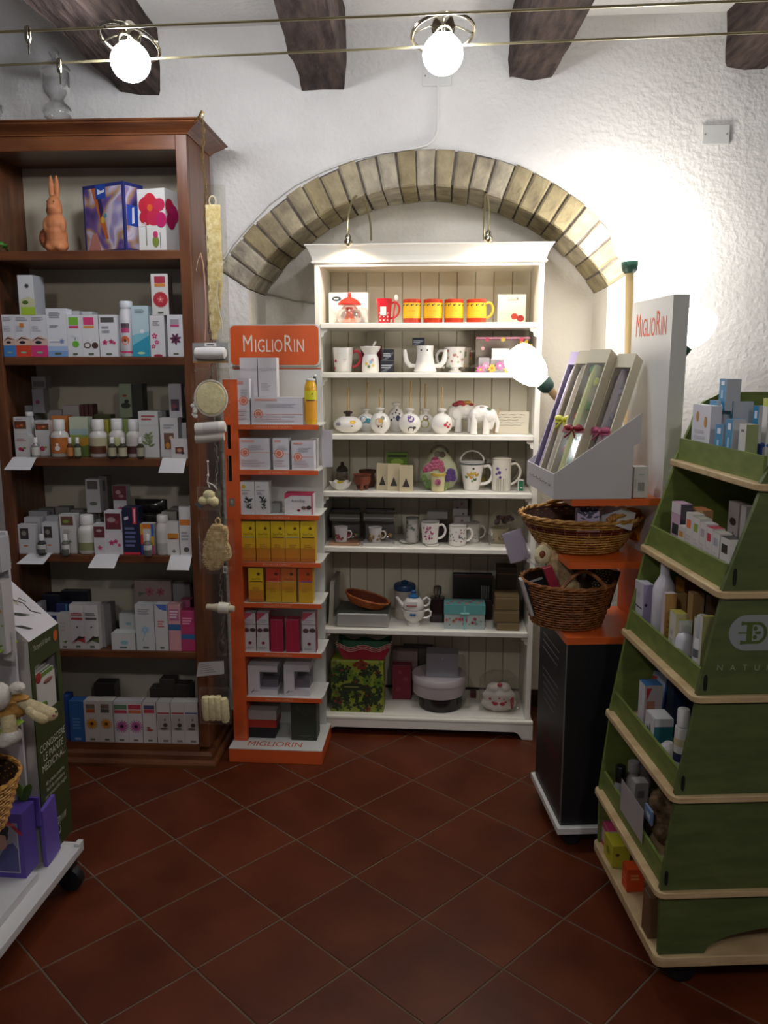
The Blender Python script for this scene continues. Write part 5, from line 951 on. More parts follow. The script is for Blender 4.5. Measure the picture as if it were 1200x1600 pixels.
# --- shelf 4
z=SZ[3]+.0005
x=XZ(535,YF+.12,z); t=thing('lidded_jar','small dark patterned jar with knobbed lid, left back of the fourth white shelf','jar',(x,YF+.12,z)); mb=MB(); mb.lathe([(.02,0),(.026,.01),(.026,.05),(.023,.06)],noisy('dark_glaze','3a342c','6a6254',40,.3),22); mb.build('body',t); mb=MB(); mb.lathe([(.025,.0605),(.027,.066),(.018,.078),(.007,.084),(.008,.092),(.003,.097)],mat('2c2622',.3),20); mb.build('lid',t)
scl(t,1.0,1.15)
x=XZ(532,YF+.035,z); t=thing('leaf_dish','white scalloped leaf dish, front left of the fourth white shelf','dish',(x,YF+.04,z)); mb=MB(); vs=[];fs=[]; n=36
scl(t,1.25)
for r_,zz in ((.014,0),(.018,.001),(.03,.014),(.036,.028),(.034,.028),(.027,.014),(.0,.004)):
    for i in range(n): a=2*PI*i/n; q=1+.1*math.cos(6*a)*(r_>.025); vs.append((r_*q*math.cos(a),r_*q*math.sin(a)*.85,zz+.003*math.cos(6*a)*(r_>.03)))
for k in range(6):
    for i in range(n): fs.append((k*n+i,k*n+(i+1)%n,(k+1)*n+(i+1)%n,(k+1)*n+i))
mb.add(vs,fs,PORC,True); mb.build('dish',t)
carton('small yellow box with black letter sitting in the leaf dish',.028,.02,.026,(x,YF+.04,z+.012),'c8b01e',[('t',.4,.5,.6,'n','1a1a1a')])
x=XZ(566,YF+.045,z); t=thing('terracotta_burner','brown terracotta tripod oil burner, fourth white shelf','oil burner',(x,YF+.045,z)); TC=noisy('burner_clay','6a3220','8a4830',30,.6); mb=MB(); mb.lathe([(.012,.016),(.026,.022),(.031,.036),(.029,.05),(.034,.056),(.03,.056),(.02,.05),(0,.048)],TC,22); mb.build('bowl',t)
scl(t,1.2)
for i in range(3): a=2*PI*i/3-PI/2; mb=MB(); mb.tube([(.019*math.cos(a),.019*math.sin(a),.024),(.016*math.cos(a),.016*math.sin(a),.001)],.005,TC,8,rs=[.008,.005]); mb.build('foot',t)
x=XZ(574,YF+.13,z); t=thing('terracotta_burner','darker terracotta burner behind the tripod one','oil burner',(x,YF+.14,z)); mb=MB(); mb.lathe([(.03,0),(.034,.02),(.03,.055),(.038,.066),(.038,.074),(.03,.07),(0,.06)],noisy('burner_clay_dark','3a2018','52301f',30,.6),22); mb.build('body',t)
BX('lime green tea carton at the back of the fourth white shelf',604,637,708,YF+.12,z,.05,'6a8a2a',[('r',.05,.88,.95,.94,'2a2a1e'),('e',.5,.75,.3,'9ab84a',.5),('r',.1,.6,.5,.7,'c8d080')])
for i,(a,b) in enumerate(((588,607),(605.5,625),(624,645))):
    dy=(.05,.03,.008)[i]; z_=z; x0,x1=XZ(a,YF+dy,z),XZ(b,YF+dy,z); w_=x1-x0; hh=at(a,(724,725,727)[i],YF+dy)[1]-z
    mb=MB(); mb.add([(-w_/2,-.0,0),(w_/2,0,0),(w_/2,.018,0),(-w_/2,.018,0),(-w_/2,.006,hh),(w_/2,.006,hh),(w_/2,.0095,hh),(-w_/2,.0095,hh)],[(0,3,2,1),(4,5,6,7),(0,1,5,4),(2,3,7,6),(0,4,7,3),(1,2,6,5)],'c4b693')
    mb.add([(-w_*.28,-.0002+.0004,hh*.18),(w_*.28,.0002,hh*.18),(0,.0018,hh*.52)],[(0,1,2)],'3a3230'); 
    for v in mb.v: pass
    mb.v=[(a_,b_-(.0012 if i_>=8 else 0),c__) for i_,(a_,b_,c__) in enumerate(mb.v)]
    mb.build('tea_pouch',rz=R((-9,7,-3)[i]),loc=((x0+x1)/2,YF+dy,z),label=['left kraft paper tea pouch with dark triangle window','middle kraft paper tea pouch with dark triangle window','right kraft paper tea pouch with dark triangle window, frontmost'][i],cat='pouch',group='kraft tea pouches on the fourth white shelf')
# floral tin bowl set
x=XZ(686,YF+.06,z); t=thing('gift_basket','egg-shaped gift set covered in pink and purple flowers in cellophane, fourth white shelf','gift set',(x,YF+.085,z)); mb=MB(); H=.148; mb.lathe([(.03,0),(.052,.012),(.066,.04),(.068,.06),(.058,.09),(.042,.115),(.025,.135),(.008,H)],mat('b4b89a',.5),26,None,1,.5)
scl(t,1.2)
rg=random.Random(4)
def on(u,v):
    pr=[(.03,0),(.052,.012),(.066,.04),(.068,.06),(.058,.09),(.042,.115),(.025,.135),(.008,H)]; zz=v*H
    for k in range(7):
        if pr[k][1]<=zz<=pr[k+1][1]: r_=pr[k][0]+(pr[k+1][0]-pr[k][0])*(zz-pr[k][1])/(pr[k+1][1]-pr[k][1]); break
    else: r_=.02
    xx=u*r_; return xx,-.5*math.sqrt(max(0,r_*r_-xx*xx)),zz
mb.build('shell',t); 
for (u,v,q,c) in ((-.3,.6,.02,'b05a7a'),(-.55,.55,.016,'c06a8a'),(-.05,.62,.02,'b8607f'),(-.3,.72,.014,'a84a70'),(.15,.52,.013,'b86a84'),(-.75,.5,.013,'b05070'),(.6,.42,.018,'5f4488'),(.45,.3,.014,'6a4c90'),(.75,.3,.013,'6a4c90'),(-.6,.16,.02,'6a8a4a'),(-.3,.1,.018,'8aa05a'),(.35,.1,.016,'9ab06a'),(-.8,.3,.014,'7a945a'),(.3,.85,.012,'6a5a50'),(-.2,.86,.012,'7a7a6a')):
    p=on(u,v); mb=MB(); mb.ell(p,(q,.005,q),c,n=10)
    for k in range(6): a=k*PI/3; mb.ell((p[0]+q*.6*math.cos(a),p[1]-.003,p[2]+q*.6*math.sin(a)),(q*.38,.004,q*.38),c,n=7)
    mb.build('flower',t)
mb=MB(); mb.tube([(.03*math.cos(a),.0,.13+.026*math.sin(a)) for a in [PI*k/12 for k in range(13)]],.004,mat('6a5f50',.7),7); mb.build('bow_handle',t)
mb=MB(); mb.lathe([(.022,.0),(.024,.03),(.027,.066),(.024,.066),(.0,.02)],mat('cfc49a',.3),20,T(-.004,-.048,.001)); wr=mb; mb.M=T(-.004,-.048,.001); wrapr(mb,.027,-1.4,1.4,.056,.064,'c8a83a'); wrapd(mb,.0255,0,.035,.011,'b86a84'); wrapd(mb,.026,.1,.035,.005,'8a4a60'); mb.build('mug',t)
mb=pillow(.15,.165,.09,CELLO,51,8,10); mb.build('cellophane',t,loc=(0,-.005,.085))
def wcan(mb,r,rb,h):
    wrapr(mb,r,-PI,PI,h*.93,h*.97,'3a4a4a',20)
    for a,zz,q,c in ((-.3,.62,.011,'c89a2a'),(.1,.66,.012,'c8a83a'),(.45,.6,.01,'c08a2a'),(-.1,.5,.008,'c89a2a'),(-.6,.5,.007,'5a7040'),(.3,.42,.008,'4a6a3a'),(0,.35,.005,'6a8a5a'),(.1,.8,.005,'3a4a2a')): wrapd(mb,rb+(r-rb)*zz,a,zz*h,q,c,9)
t=MUG('tall flared white mug with yellow flowers, lid and bail handle, fourth white shelf',718,757,724,YF+.03,z,PORC,wcan,1,taper=.62,lid='b8b6b2')
r_=(XZ(757,YF,z)-XZ(718,YF,z))/2; hm_=at(737,724,YF+.03)[1]-z
mb=MB(); mb.tube([(r_*.95*math.cos(a),0,hm_+.002+.045*math.sin(a)) for a in [PI*k/14 for k in range(15)]],.0035,PORC,7); mb.build('bail',t)
MUG('second lidded floral mug behind the yellow-flowered one',728,760,722,YF+.14,z,'a8a090',flowers(['8a8a50','6a7a4a','b89a4a'],12,9,.25),1,lid='8a8a80')
def irisf(mb,r,rb,h):
    for a,zz,q,c in ((-.5,.72,.007,'6a5098'),(-.3,.6,.008,'5a4488'),(-.6,.55,.006,'6a5098'),(-.2,.45,.006,'5a4488'),(.4,.7,.004,'8a78a8')): wrapd(mb,r,a,zz*h,q,c,8)
    for a in (-.55,-.35,-.15,.1,.3): wrapr(mb,r+.0004,a,a+.05,h*.03,h*.42,'5a5a48',1)
MUG('tall white mug with purple iris print and lid, fourth white shelf',769,799,719,YF+.03,z,'dcd6c8',irisf,1,lid='d0cabc')
MUG('grey rimmed tall mug behind the iris mug',771,796,715,YF+.13,z,'8f8a80',None,1)
BX('small green and white box, right end of the fourth white shelf',809,818,750,YF+.03,z,.03,'d0cec8',[('r',.15,.08,.95,.92,'1f6a4a'),('r',.4,.3,.8,.4,'c8c8c0')])
# --- shelf 5
z=SZ[4]+.0005
def clearset(lab,a,b,c1,c2):
    x0,x1=XZ(a,YF+.01,z),XZ(b,YF+.01,z); w_=x1-x0; h=at(a,816,YF+.01)[1]-z; t=thing('clear_gift_box',lab,'gift box',((x0+x1)/2,YF+.01,z)); mb=MB(); mb.box(-w_/2,w_/2,0,.12,0,.012,c2); mb.box(-w_/2+.002,w_/2-.002,.1,.1016,.012,h*1.3,'77746f'); mb.build('tray',t)
    mb=MB(); mb.quad((-w_/2,0,.0125),(w_/2,0,.0125),(w_/2,0,h),(-w_/2,0,h),ACRYL); mb.quad((w_/2,0,.0125),(w_/2,.11,.0125),(w_/2,.11,h),(w_/2,0,h),ACRYL); mb.build('clear_case',t); mb=MB(); mb.box(-w_/2,w_/2,.03,.118,h+.0006,h+.03,mat('55534f',.15)); mb.box(-w_/2-.0005,w_/2+.0005,.029,.0295,h+.012,h+.016,'8a8a88'); mb.build('lid',t)
    mb=MB(); mb.M=T(-w_*.12,.035,.013); rr=.028; mb.lathe([(rr*.9,0),(rr,.055),(rr*1.05,.064),(rr*.9,.06),(0,.01)],PORC,20)
    rg=random.Random(a)
    for i in range(9): wrapd(mb,rr,rg.uniform(-1,1),rg.uniform(.006,.034),.006,c1[i%len(c1)],8)
    mb.tube([(rr,0,.046),(rr+.012,0,.046),(rr+.018,0,.034),(rr+.012,0,.018),(rr,0,.014)],.003,PORC,8); mb.build('mug',t)
    mb=MB(); mb.ell((w_*.27,.04,.03),(.011,.011,.011),STEEL); mb.build('tea_ball',t)
    mb=MB(); rg=random.Random(b)
    for i in range(6): mb.ell((w_*(.05+.06*i),.075,.02+rg.uniform(.0,.04)),(.011,.008,.011),c1[i%len(c1)],n=8)
    mb.build('potpourri',t)
clearset('clear gift box with red rose mug and tea ball, fifth white shelf',514,561,['a83040','c05060','6a7a4a'],'b08a70'); clearset('clear gift box with yellow flower mug and tea ball, second on the fifth white shelf',567,615,['b8903a','8a7a5a','a08050'],'c0bcb4')
BX('dark carton at the left back of the fifth white shelf',516,562,797,YF+.17,z,.05,'33312e'); BX('second dark carton at the back of the fifth white shelf',570,616,797,YF+.17,z,.05,'33312e')
x=XZ(641,YF+.06,z); t=thing('saucer','white saucer under the lidded flowered mug, fifth white shelf','saucer',(x-.006,YF+.09,z)); mb=MB(); mb.lathe([(.02,0),(.024,.002),(.04,.007),(.042,.009),(.03,.006),(0,.004)],PORC,26); mb.build('dish',t)
MUG('tall grey flowered mug with lid on a saucer, fifth white shelf',634,654,812,YF+.065,z+.0065,'b8b4ac',flowers(['5a6a5a','7a8a70','8a8a80'],12,12,.25),0,lid='8a8882')
def fuch(mb,r,rb,h):
    rg=random.Random(3)
    for i in range(22): wrapd(mb,r*.97,rg.uniform(-.75,.35),h*rg.uniform(.22,.86),.0038,('a02a60','c85a8a','7a2a4a','8a3a5a')[i%4],7)
x=XZ(675,YF+.04,z); t=thing('saucer','white coaster saucer under the pink speckled mug','saucer',(x,YF+.045,z)); mb=MB(); mb.lathe([(.026,0),(.029,.002),(.031,.009),(.029,.009),(.0,.007)],PORC,24); mb.build('dish',t)
MUG('white mug with dense pink flower print and silver rim, fifth white shelf',657,686,818,YF+.017,z+.0097,PORC,fuch,1,taper=.85,lid='8a8886')
MUG('white lidded mug with tiny sprigs, handle right, fifth white shelf',701,729,824,YF+.03,z,PORC,flowers(['6a7070','8a8a88','5a6060','a05060'],26,7,.1),1,lid='c8c6c0')
MUG('white lidded mug with tiny flowers behind the sprig mug',724,750,820,YF+.1,z,'cfccc4',flowers(['8a8a80','9a9488'],14,8,.12),1,lid='b0ada6')
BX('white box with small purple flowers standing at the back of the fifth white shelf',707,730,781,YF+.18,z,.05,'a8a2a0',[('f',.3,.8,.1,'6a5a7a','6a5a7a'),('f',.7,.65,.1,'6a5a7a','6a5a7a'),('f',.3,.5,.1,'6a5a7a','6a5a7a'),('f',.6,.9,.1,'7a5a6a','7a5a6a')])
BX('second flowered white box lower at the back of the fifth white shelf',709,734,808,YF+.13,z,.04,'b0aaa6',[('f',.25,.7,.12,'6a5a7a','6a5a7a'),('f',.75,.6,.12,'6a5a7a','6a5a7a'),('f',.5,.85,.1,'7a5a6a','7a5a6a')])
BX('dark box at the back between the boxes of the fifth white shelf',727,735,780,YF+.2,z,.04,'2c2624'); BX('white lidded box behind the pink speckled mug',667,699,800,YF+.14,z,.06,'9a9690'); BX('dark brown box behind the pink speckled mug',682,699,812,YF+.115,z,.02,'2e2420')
# wicker gift wrapped in cellophane
x=XZ(786,YF+.06,z); t=thing('wrapped_gift_set','flowered cup set in gathered cellophane, right end of the fifth white shelf','gift set',(x,YF+.07,z)); mb=MB(); mb.box(-.055,.055,-.04,.045,0,.012,'c8c2b4'); mb.build('tray',t)
mb=MB(); mb.lathe([(.03,.0125),(.034,.04),(.036,.07),(.04,.078),(.03,.074),(0,.03)],mat('b0a68c',.3),22,T(-.014,0,0)); mb.M=T(-.014,0,0)
rg=random.Random(2)
for i in range(10): wrapd(mb,.0355,rg.uniform(-1,1),rg.uniform(.025,.06),.005,('8a6a50','6a4a4a','a08a60')[i%3],8)
mb.build('cup',t); mb=MB()
for i in range(12): mb.ell((rg.uniform(-.03,.035),rg.uniform(-.02,.02),.095+rg.uniform(0,.03)),(.013,.009,.01),('5a4048','6a4a4a','4a3a40')[i%3],n=8)
mb.build('dried_flowers',t); mb=pillow(.125,.15,.09,CELLO,61,8,10,.4,.25); mb.build('cellophane',t,loc=(0,-.005,.078))
# --- shelf 6
z=SZ[5]+.0005
x=XZ(521,YF+.06,z); t=thing('serving_tray','pale tray standing on edge against the left side, sixth white shelf','tray',(x-.006,YF+.03,z),0); h=.195; mb=MB(); mb.box(-.012,-.008,-.0,.2,0,h,'b8b4a8'); mb.box(-.008,.006,-.0,.004,.0,h,'a8a294'); mb.box(-.008,.006,.196,.2,.0,h,'a8a294'); mb.box(-.008,.006,.0045,.1955,h-.004,h,'a8a294'); mb.build('tray',t,rot=RY(R(3)))
x0,x1=XZ(526,YF+.01,z),XZ(607,YF+.01,z); w_=x1-x0; h=at(560,957,YF+.01)[1]-z
t=thing('tin_box','grey metal biscuit tin under the tilted orange basket, sixth white shelf','tin',((x0+x1)/2,YF+.08,z)); mb=MB(); mb.box(-w_/2,w_/2,-.07,.1,0,h-.002,mat('aaa9a2',.35,.2)); mb.build('tin',t,bevel=.008); mb=MB(); mb.box(-w_/2-.0005,w_/2+.0005,-.0705,.1005,h-.0015,h+.002,mat('3f4038',.5)); mb.build('lid',t)
def basket(name,lab,cat,loc,rb,rt,h,rows,st,m,rimm,ry=1.,M=None,liner='3a2416',rim=.006,sr=None,band=None,bandm=None,rot=None):
    t=thing(name,lab,cat,loc)
    if rot is not None: t.matrix_basis=t.matrix_basis@rot
    def rad(v): return rb+(rt-rb)*(v**.8)
    mb=MB(); mb.lathe([(rb*.97,0.002),(rad(.3)-.004,h*.3),(rad(.6)-.004,h*.6),(rt-.005,h*.97)],mat(liner,.8),28,None,1,ry,top=False); mb.build('lining',t)
    th=h/rows*.62; A=[mb_ for mb_ in (MB(),MB())]
    N=st*2
    for k in range(rows):
        v=(k+.5)/rows; r=rad(v); path=[]
        for i in range(N*1): 
            a=2*PI*i/N; off=.0022*(1 if (i+ (k%2)*1)%2 else -1); path.append(((r+off)*math.cos(a),(r+off)*math.sin(a)*ry,h*v))
        mm=m
        if band and band[0]<=v<=band[1]: mm=bandm
        A[0].tube(path,th*.55,mm,5,True)
    tag(A[0].build('weave',t),kind='stuff')
    mb=MB()
    for i in range(st):
        a=2*PI*(i*2)/N; mb.tube([((rad(v)+0)*math.cos(a),rad(v)*math.sin(a)*ry,h*v) for v in (0.02,.3,.6,1)],.0018,m,4)
    tag(mb.build('stakes',t),kind='stuff')
    for ph in (0,1):
        mb=MB(); n=st*4; mb.tube([((rt+rim*.5*math.cos(i*PI/4+ph*PI))*math.cos(2*PI*i/n),(rt+rim*.5*math.cos(i*PI/4+ph*PI))*math.sin(2*PI*i/n)*ry,h+rim*.5*math.sin(i*PI/4+ph*PI)) for i in range(n)],rim*.62,rimm,6,True); mb.build('rim',t)
    mb=MB(); mb.lathe([(rb*.2,.0),(rb,.0),(rb,.004),(rb*.2,.004)],m,24,None,1,ry); mb.build('bottom',t)
    return t
xb=XZ(571,YF+.09,z+h); basket('oval_basket','orange wicker oval basket tilted on the grey tin, sixth white shelf','basket',(xb,YF+.085,z+h+.016),.07,.1,.036,6,22,WICK4,WICK4,.75,rim=.004,liner='6a2c14',rot=RY(R(15)))
x=XZ(632,YF+.16,z); t=thing('canister','tall white canister with blue knobbed lid, sixth white shelf','canister',(x,YF+.17,z)); mb=MB(); mb.lathe([(.045,0),(.047,.004),(.047,.13),(.046,.132)],mat('bab4a8',.3),26); mb.build('body',t); mb=MB(); mb.lathe([(.049,.1325),(.05,.15),(.046,.158),(.014,.16),(.016,.17),(.006,.175)],mat('284a74',.35),26); mb.build('lid',t)
x=XZ(646,YF+.07,z); t=thing('teapot_and_cup','white tea-for-one teapot stacked on its cup, blue lid and bow, sixth white shelf','teapot',(x,YF+.07,z)); mb=MB(); mb.lathe([(.026,0),(.027,.006),(.018,.014),(.03,.022),(.042,.04),(.044,.062),(.04,.0625),(.03,.03),(0,.02)],PORC,26); mb.tube([(.042,0,.054),(.056,0,.06),(.066,0,.052),(.064,0,.036),(.05,0,.028),(.036,0,.028)],.004,PORC,8); mb.build('cup',t)
scl(t,1.16)
mb=MB(); mb.lathe([(.037,.063),(.041,.072),(.038,.09),(.028,.104),(.014,.108)],PORC,26); mb.tube([(.036,0,.098),(.05,0,.108),(.062,0,.1),(.06,0,.084),(.048,0,.074),(.036,0,.074)],.004,PORC,8); mb.tube([(-.036,0,.074),(-.05,0,.086),(-.058,0,.1),(-.066,0,.108)],.005,PORC,8,rs=[.009,.0065,.005,.0045]); mb.build('pot',t)
mb=MB(); mb.lathe([(.02,.1085),(.019,.114),(.008,.119),(.007,.124)],mat('2f6a9a',.3),20); mb.ell((0,0,.128),(.011,.006,.007),mat('2f5a98',.3)); mb.build('lid',t)
mb=MB(); mb.M=T(0,0,0); wrapd(mb,.0435,-.15,.05,.006,'3a6aa0'); wrapd(mb,.0435,.1,.05,.006,'3a6aa0'); mb.build('bow_print',t); mb=MB(); mb.box(-.026,.014,-.0425,-.042,.083,.1,'d4d0cc'); mb.box(-.026,.014,-.043,-.0426,.083,.087,'b05a5a'); mb.build('label',t)
x=XZ(683,YF+.13,z); t=thing('perfume_bottle','tall dark faceted bottle with silver cap, sixth white shelf','bottle',(x,YF+.13,z)); mb=MB(); mb.prism([(-.033,-.02),(-.026,-.028),(.026,-.028),(.033,-.02),(.033,.02),(.026,.028),(-.026,.028),(-.033,.02)][::1],0,.112,mat('251a1a',.15)); mb.build('body',t,bevel=.006); mb=MB(); mb.lathe([(.012,.1125),(.012,.122),(.018,.126),(.018,.158),(.012,.162)],STEEL,18); mb.build('cap',t)
BX('large dark framed box standing at the back of the sixth white shelf',707,768,898,YF+.21,z,.04,'241c1c',[('r',0,.93,1,1,'4a2c2c'),('r',0,0,.03,1,'3a2626')]); 
BX('dark maroon carton in front of the dark framed box',738,768,938,YF+.17,z,.03,'3a2022')
x0,x1=XZ(747,YF+.16,z),XZ(768,YF+.16,z); t=thing('acrylic_set','small clear acrylic tube set standing on the dark maroon carton','box',((x0+x1)/2,YF+.185,at(757,937,YF+.17)[1]))
for i in range(4): mb=MB(); mb.lathe([(.0045,0),(.0045,.055),(.004,.06)],mat('8a8a84',.15,.3),8,T(-.015+.01*i,0,0)); mb.build('tube',t)
x0,x1=XZ(694,YF+.02,z),XZ(757,YF+.02,z); w_=x1-x0; h=at(725,960,YF+.02)[1]-z
t=thing('keepsake_box','turquoise and rose floral box with satin bow, front of the sixth white shelf','gift box',((x0+x1)/2,YF+.02,z)); rosec=('a83a50','b84a5a','c87a6a')
mb=MB(); mb.box(-w_/2,w_/2,0,.1,0,h-.0005,'a8b4b0'); rg=random.Random(6); prints(mb,[('f',rg.uniform(.06,.94),rg.uniform(.2,.8),.05,rosec[i%3],'7a2a38',6) for i in range(9)]+[('e',rg.uniform(.05,.95),rg.uniform(.15,.85),.02,'4a7a6a',.8) for i in range(9)],w_,h,0); mb.build('body',t)
hl=at(725,947,YF+.02)[1]-z; mb=MB(); mb.box(-w_/2-.002,w_/2+.002,-.002,.102,h,hl+.004,'5fa09c')
for i in range(10): mb.add([(rg.uniform(-w_*.45,w_*.45)+.008*math.cos(2*PI*k/8),.05,hl+.0045) for k in range(0)] or [((q_:= -w_*.42+w_*.84*i/9)+.01*math.cos(2*PI*k/8),.02+.06*((i*7)%5)/4+.01*math.sin(2*PI*k/8),hl+.0046) for k in range(8)],[tuple(range(8))],rosec[i%3])
mb.build('lid',t)
mb=MB(); mb.box(-.005,.005,-.004,-.0022,.0,hl,'7fb8b4')
for s in (-1,1): mb.ell((s*.011,-.005,h+.004),(.011,.004,.006),'8fc4c0',n=10)
mb.ell((0,-.006,h+.004),(.004,.004,.004),'8fc4c0',n=8); mb.build('bow',t)
K='7f6a48'
def slide(lab,a,b,yt,yb,dy,zz): 
    return BX(lab,a,b,yt,YF+dy,zz,.1,K,[('r',.03,.82,.97,.86,'a89a7c'),('r',0,0,1,.06,'5f4e34')])
slide('lowest of the three small kraft boxes at the right of the sixth white shelf',776,811,974,0,.012,z); zz=at(795,973,YF+.012)[1]
slide('middle of the three small kraft boxes at the right of the sixth white shelf',771,811,955,0,.014,zz); zz=at(793,954.5,YF+.014)[1]
slide('top of the three small kraft boxes at the right of the sixth white shelf',773,811,932,0,.02,zz)
BX('dark brown carton standing behind the kraft boxes, sixth white shelf',775,806,888,YF+.17,z,.1,'3b2d1f',[('r',.03,.88,.97,.9,'6a5438')])
# --- bottom shelf
z=SZ[6]+.0005
FLW=[('e',.42,.5,.25,'26301c',.32),('l',.25,.48,.6,.52,1,'8a9048')]; rg=random.Random(9); PRT=[]
for i in range(80):
    u,v=rg.uniform(.05,.95),rg.uniform(.03,.97)
    if abs(u-.42)<.22 and abs(v-.5)<.07: continue
    PRT.append(('f',u,v,rg.uniform(.05,.12),rg.choice(['26381c','1f2f1a','7a2a1c','33481f','1c2a18','26381c','5f7a24','2c3f20','1f2f1a']),rg.choice(['1a2414','26381c','1a2414','8a3020']),rg.choice([4,5,6])))
BX('green gift box with dense dark and red flower print, bottom white shelf',518,599,1034,YF+.005,z,.12,'87932f',PRT+FLW)
zt3=at(555,1033,YF+.005)[1]
x=XZ(569,YF+.06,zt3); t=thing('scalloped_tray','stack of red scalloped paper trays with green inside, on the floral green box','tray',(x,YF+.07,zt3+.0006))
for q in range(3):
    mb=MB(); vs=[];fs=[]; n=24; zo_=q*.009; h_=.062
    per=[]
    for sx,sy,ex_,ey in ((-1,-1,1,-1),(1,-1,1,1),(1,1,-1,1),(-1,1,-1,-1)):
        for i in range(n): u=i/n; per.append((sx+(ex_-sx)*u,sy+(ey-sy)*u,u))
    for lv in (0,1):
        for a_,b_,u in per:
            k_=(.78 if lv==0 else 1.0+.02*q); zz=(0 if lv==0 else h_*(.72+.13*math.cos(u*4*PI)+ .15*(1-math.sin(PI*u)) ))+zo_; vs.append((a_*.115*k_*(1 if lv else 1),b_*.055*k_,zz))
    m_=len(per); fs=[(i,(i+1)%m_,m_+(i+1)%m_,m_+i) for i in range(m_)]+[tuple(range(m_))[::-1]]
    mb.add(vs,fs,mat('9c2238',.5)); o=mb.build('tray',t); so=o.modifiers.new('s','SOLIDIFY'); so.thickness=.0012
    mb=MB(); mb.tube([(a_*1.005,b_*1.01,c__+.0006) for a_,b_,c__ in vs[m_:]],.0012,mat('c8b0a0',.6),4,True); mb.build('tray_rim',t)
    if q==2: mb=MB(); mb.add([(a_*.985,b_*.97,c__+.001) for a_,b_,c__ in vs],fs,mat('1f5a34',.6)); mb.build('green_lining',t)
BX('pinkish beige box at the back of the bottom white shelf',613,652,1018,YF+.22,z,.08,'7a6660',[('r',0,.8,1,1,'8a7670')]); BX('crimson box with fine floral pattern behind the round boxes',613,642,1040,YF+.16,z,.05,'7a1a2c',[('f',.3,.3,.15,'9a3a48','7a1a2c'),('f',.7,.6,.15,'9a3a48','7a1a2c'),('f',.4,.8,.12,'9a3a48','7a1a2c')]); BX('dark grey long box at the upper back of the bottom white shelf',630,676,1010,YF+.27,z,.04,'55504a')
x=XZ(688,YF+.09,z); t=thing('round_hat_box','dark round box in clear wrap under the white round box','box',(x,YF+.115,z)); mb=MB(); mb.lathe([(.094,0),(.098,.004),(.1,.058),(.098,.06)],mat('1c1619',.22),36); mb.build('box',t); mb=pillow(.07,.055,.03,CELLO,77,7,6,.3,.3); mb.build('clear_wrap',t,loc=(.1,-.045,.03)); mb=pillow(.06,.05,.03,CELLO,78,7,6,.3,.3); mb.build('clear_wrap',t,loc=(-.1,-.045,.03))
zr=z+.0615; x=XZ(686,YF+.12,zr); t=thing('round_hat_box','white round lidded box in the middle of the bottom white shelf','box',(x,YF+.13,zr)); mb=MB(); mb.lathe([(.117,0),(.119,.003),(.119,.052)],mat('b8aeb0',.5),40); mb.build('box',t); mb=MB(); mb.lathe([(.1205,.0525),(.1215,.053),(.1225,.056),(.1225,.083),(.121,.085)],mat('c6bcbe',.5),40); mb.build('lid',t)
zq=zr+.0856; BX('square silver-grey lidless box on the white round box',666,716,1022,YF+.07,zq,.09,mat('8f9096',.3,.3),[('e',.5,.8,.02,'c8c8c8',1)])
BX('dark red strap box glimpsed at the right of the dark round box',735,744,1082,YF+.2,z,.04,'5a2a26')
x=XZ(779,YF+.06,z); t=thing('love_bird_mitt','white oven mitt bundle with red love birds in gathered cellophane, bottom white shelf','kitchen mitt',(x,YF+.07,z)); mb=MB(); c=mat('cfc6c2',.8)
for cc,r in (((0,0,.035),(.08,.04,.036)),((0,0,.07),(.074,.036,.045)),((-.02,0,.105),(.035,.03,.025)),((.02,0,.108),(.032,.03,.022))): mb.ell(cc,r,c)
mb.build('mitt',t,remesh=.004)
for (a,b,rx,rz_,cl) in ((-.016,.046,.012,.009,'b02030'),(.014,.046,.012,.009,'b02030'),(-.028,.052,.006,.005,'b02030'),(.028,.054,.006,.005,'b02030'),(-.04,.068,.006,.006,'b83040'),(.0,.072,.004,.004,'b83040'),(.02,.068,.003,.003,'b83040'),(.001,.13,.011,.01,'c04a58')):
    mb=MB(); mb.ell((a,-.04+ (abs(a)*.12) +(.012 if b>.1 else 0),b),(rx,.004,rz_),cl,n=10); mb.build('bird_print',t)
mb=MB(); mb.ell((.056,-.004,.045),(.012,.03,.034),'a02834'); mb.build('red_piping',t)
mb=pillow(.175,.19,.1,CELLO,71,8,12,.5,.25); mb.build('cellophane',t,loc=(0,-.004,.096))
# ================================================================ BLACK AND ORANGE DISPLAY (right)
frame(-3.0)
s0=atz(871,1305,.065); s1=atz(828,1215,.065); DX,DY0,DY1=s0[0],s0[1],s1[1]
DS=thing('display_stand','black and orange display stand with white back board lettered MIGLIORIN, at right','display stand',(DX,DY0,0)); DL=DY1-DY0
ORD=mat('d8622a',.35); BLK=mat('17171a',.45); SB=mat('d8d8d4',.45)
mb=MB(); mb.box(0,.40,0,DL,.065,.088,SB); mb.build('base_board',DS,bevel=.002)
for (u,v) in ((.06,.05),(.34,.05),(.06,DL-.05),(.34,DL-.05)): mb=MB(); mb.lathe([(.024,-.011),(.028,-.006),(.028,.006),(.024,.011)],BLACKM,16,T(u,v,.029)@RX(R(90))); mb.box(u-.012,u+.012,v-.014,v+.014,.05,.0648,'2a2a2c'); mb.build('caster',DS)
YB0=DY0+.02; bx=at(880,1150,YB0)[0]-DX; zk=[at(883,y,YB0)[1] for y in (781,880,998)]; bd=DL-.04; XBK=at(1047,560,YB0)[0]-DX; XB2=at(1072,560,YB0)[0]-DX
ztp=at(1060,460,YB0)[1]
mb=MB(); mb.box(bx,XB2,.02,.02+bd,.0885,zk[2]-.021,BLK)
def onX(mb,s,y,z,size,m,sx=1,x=None): mb.text(s,size,m,T((bx if x is None else x)-.0008,y,z)@RZ(R(-90))@FRONT,sx)
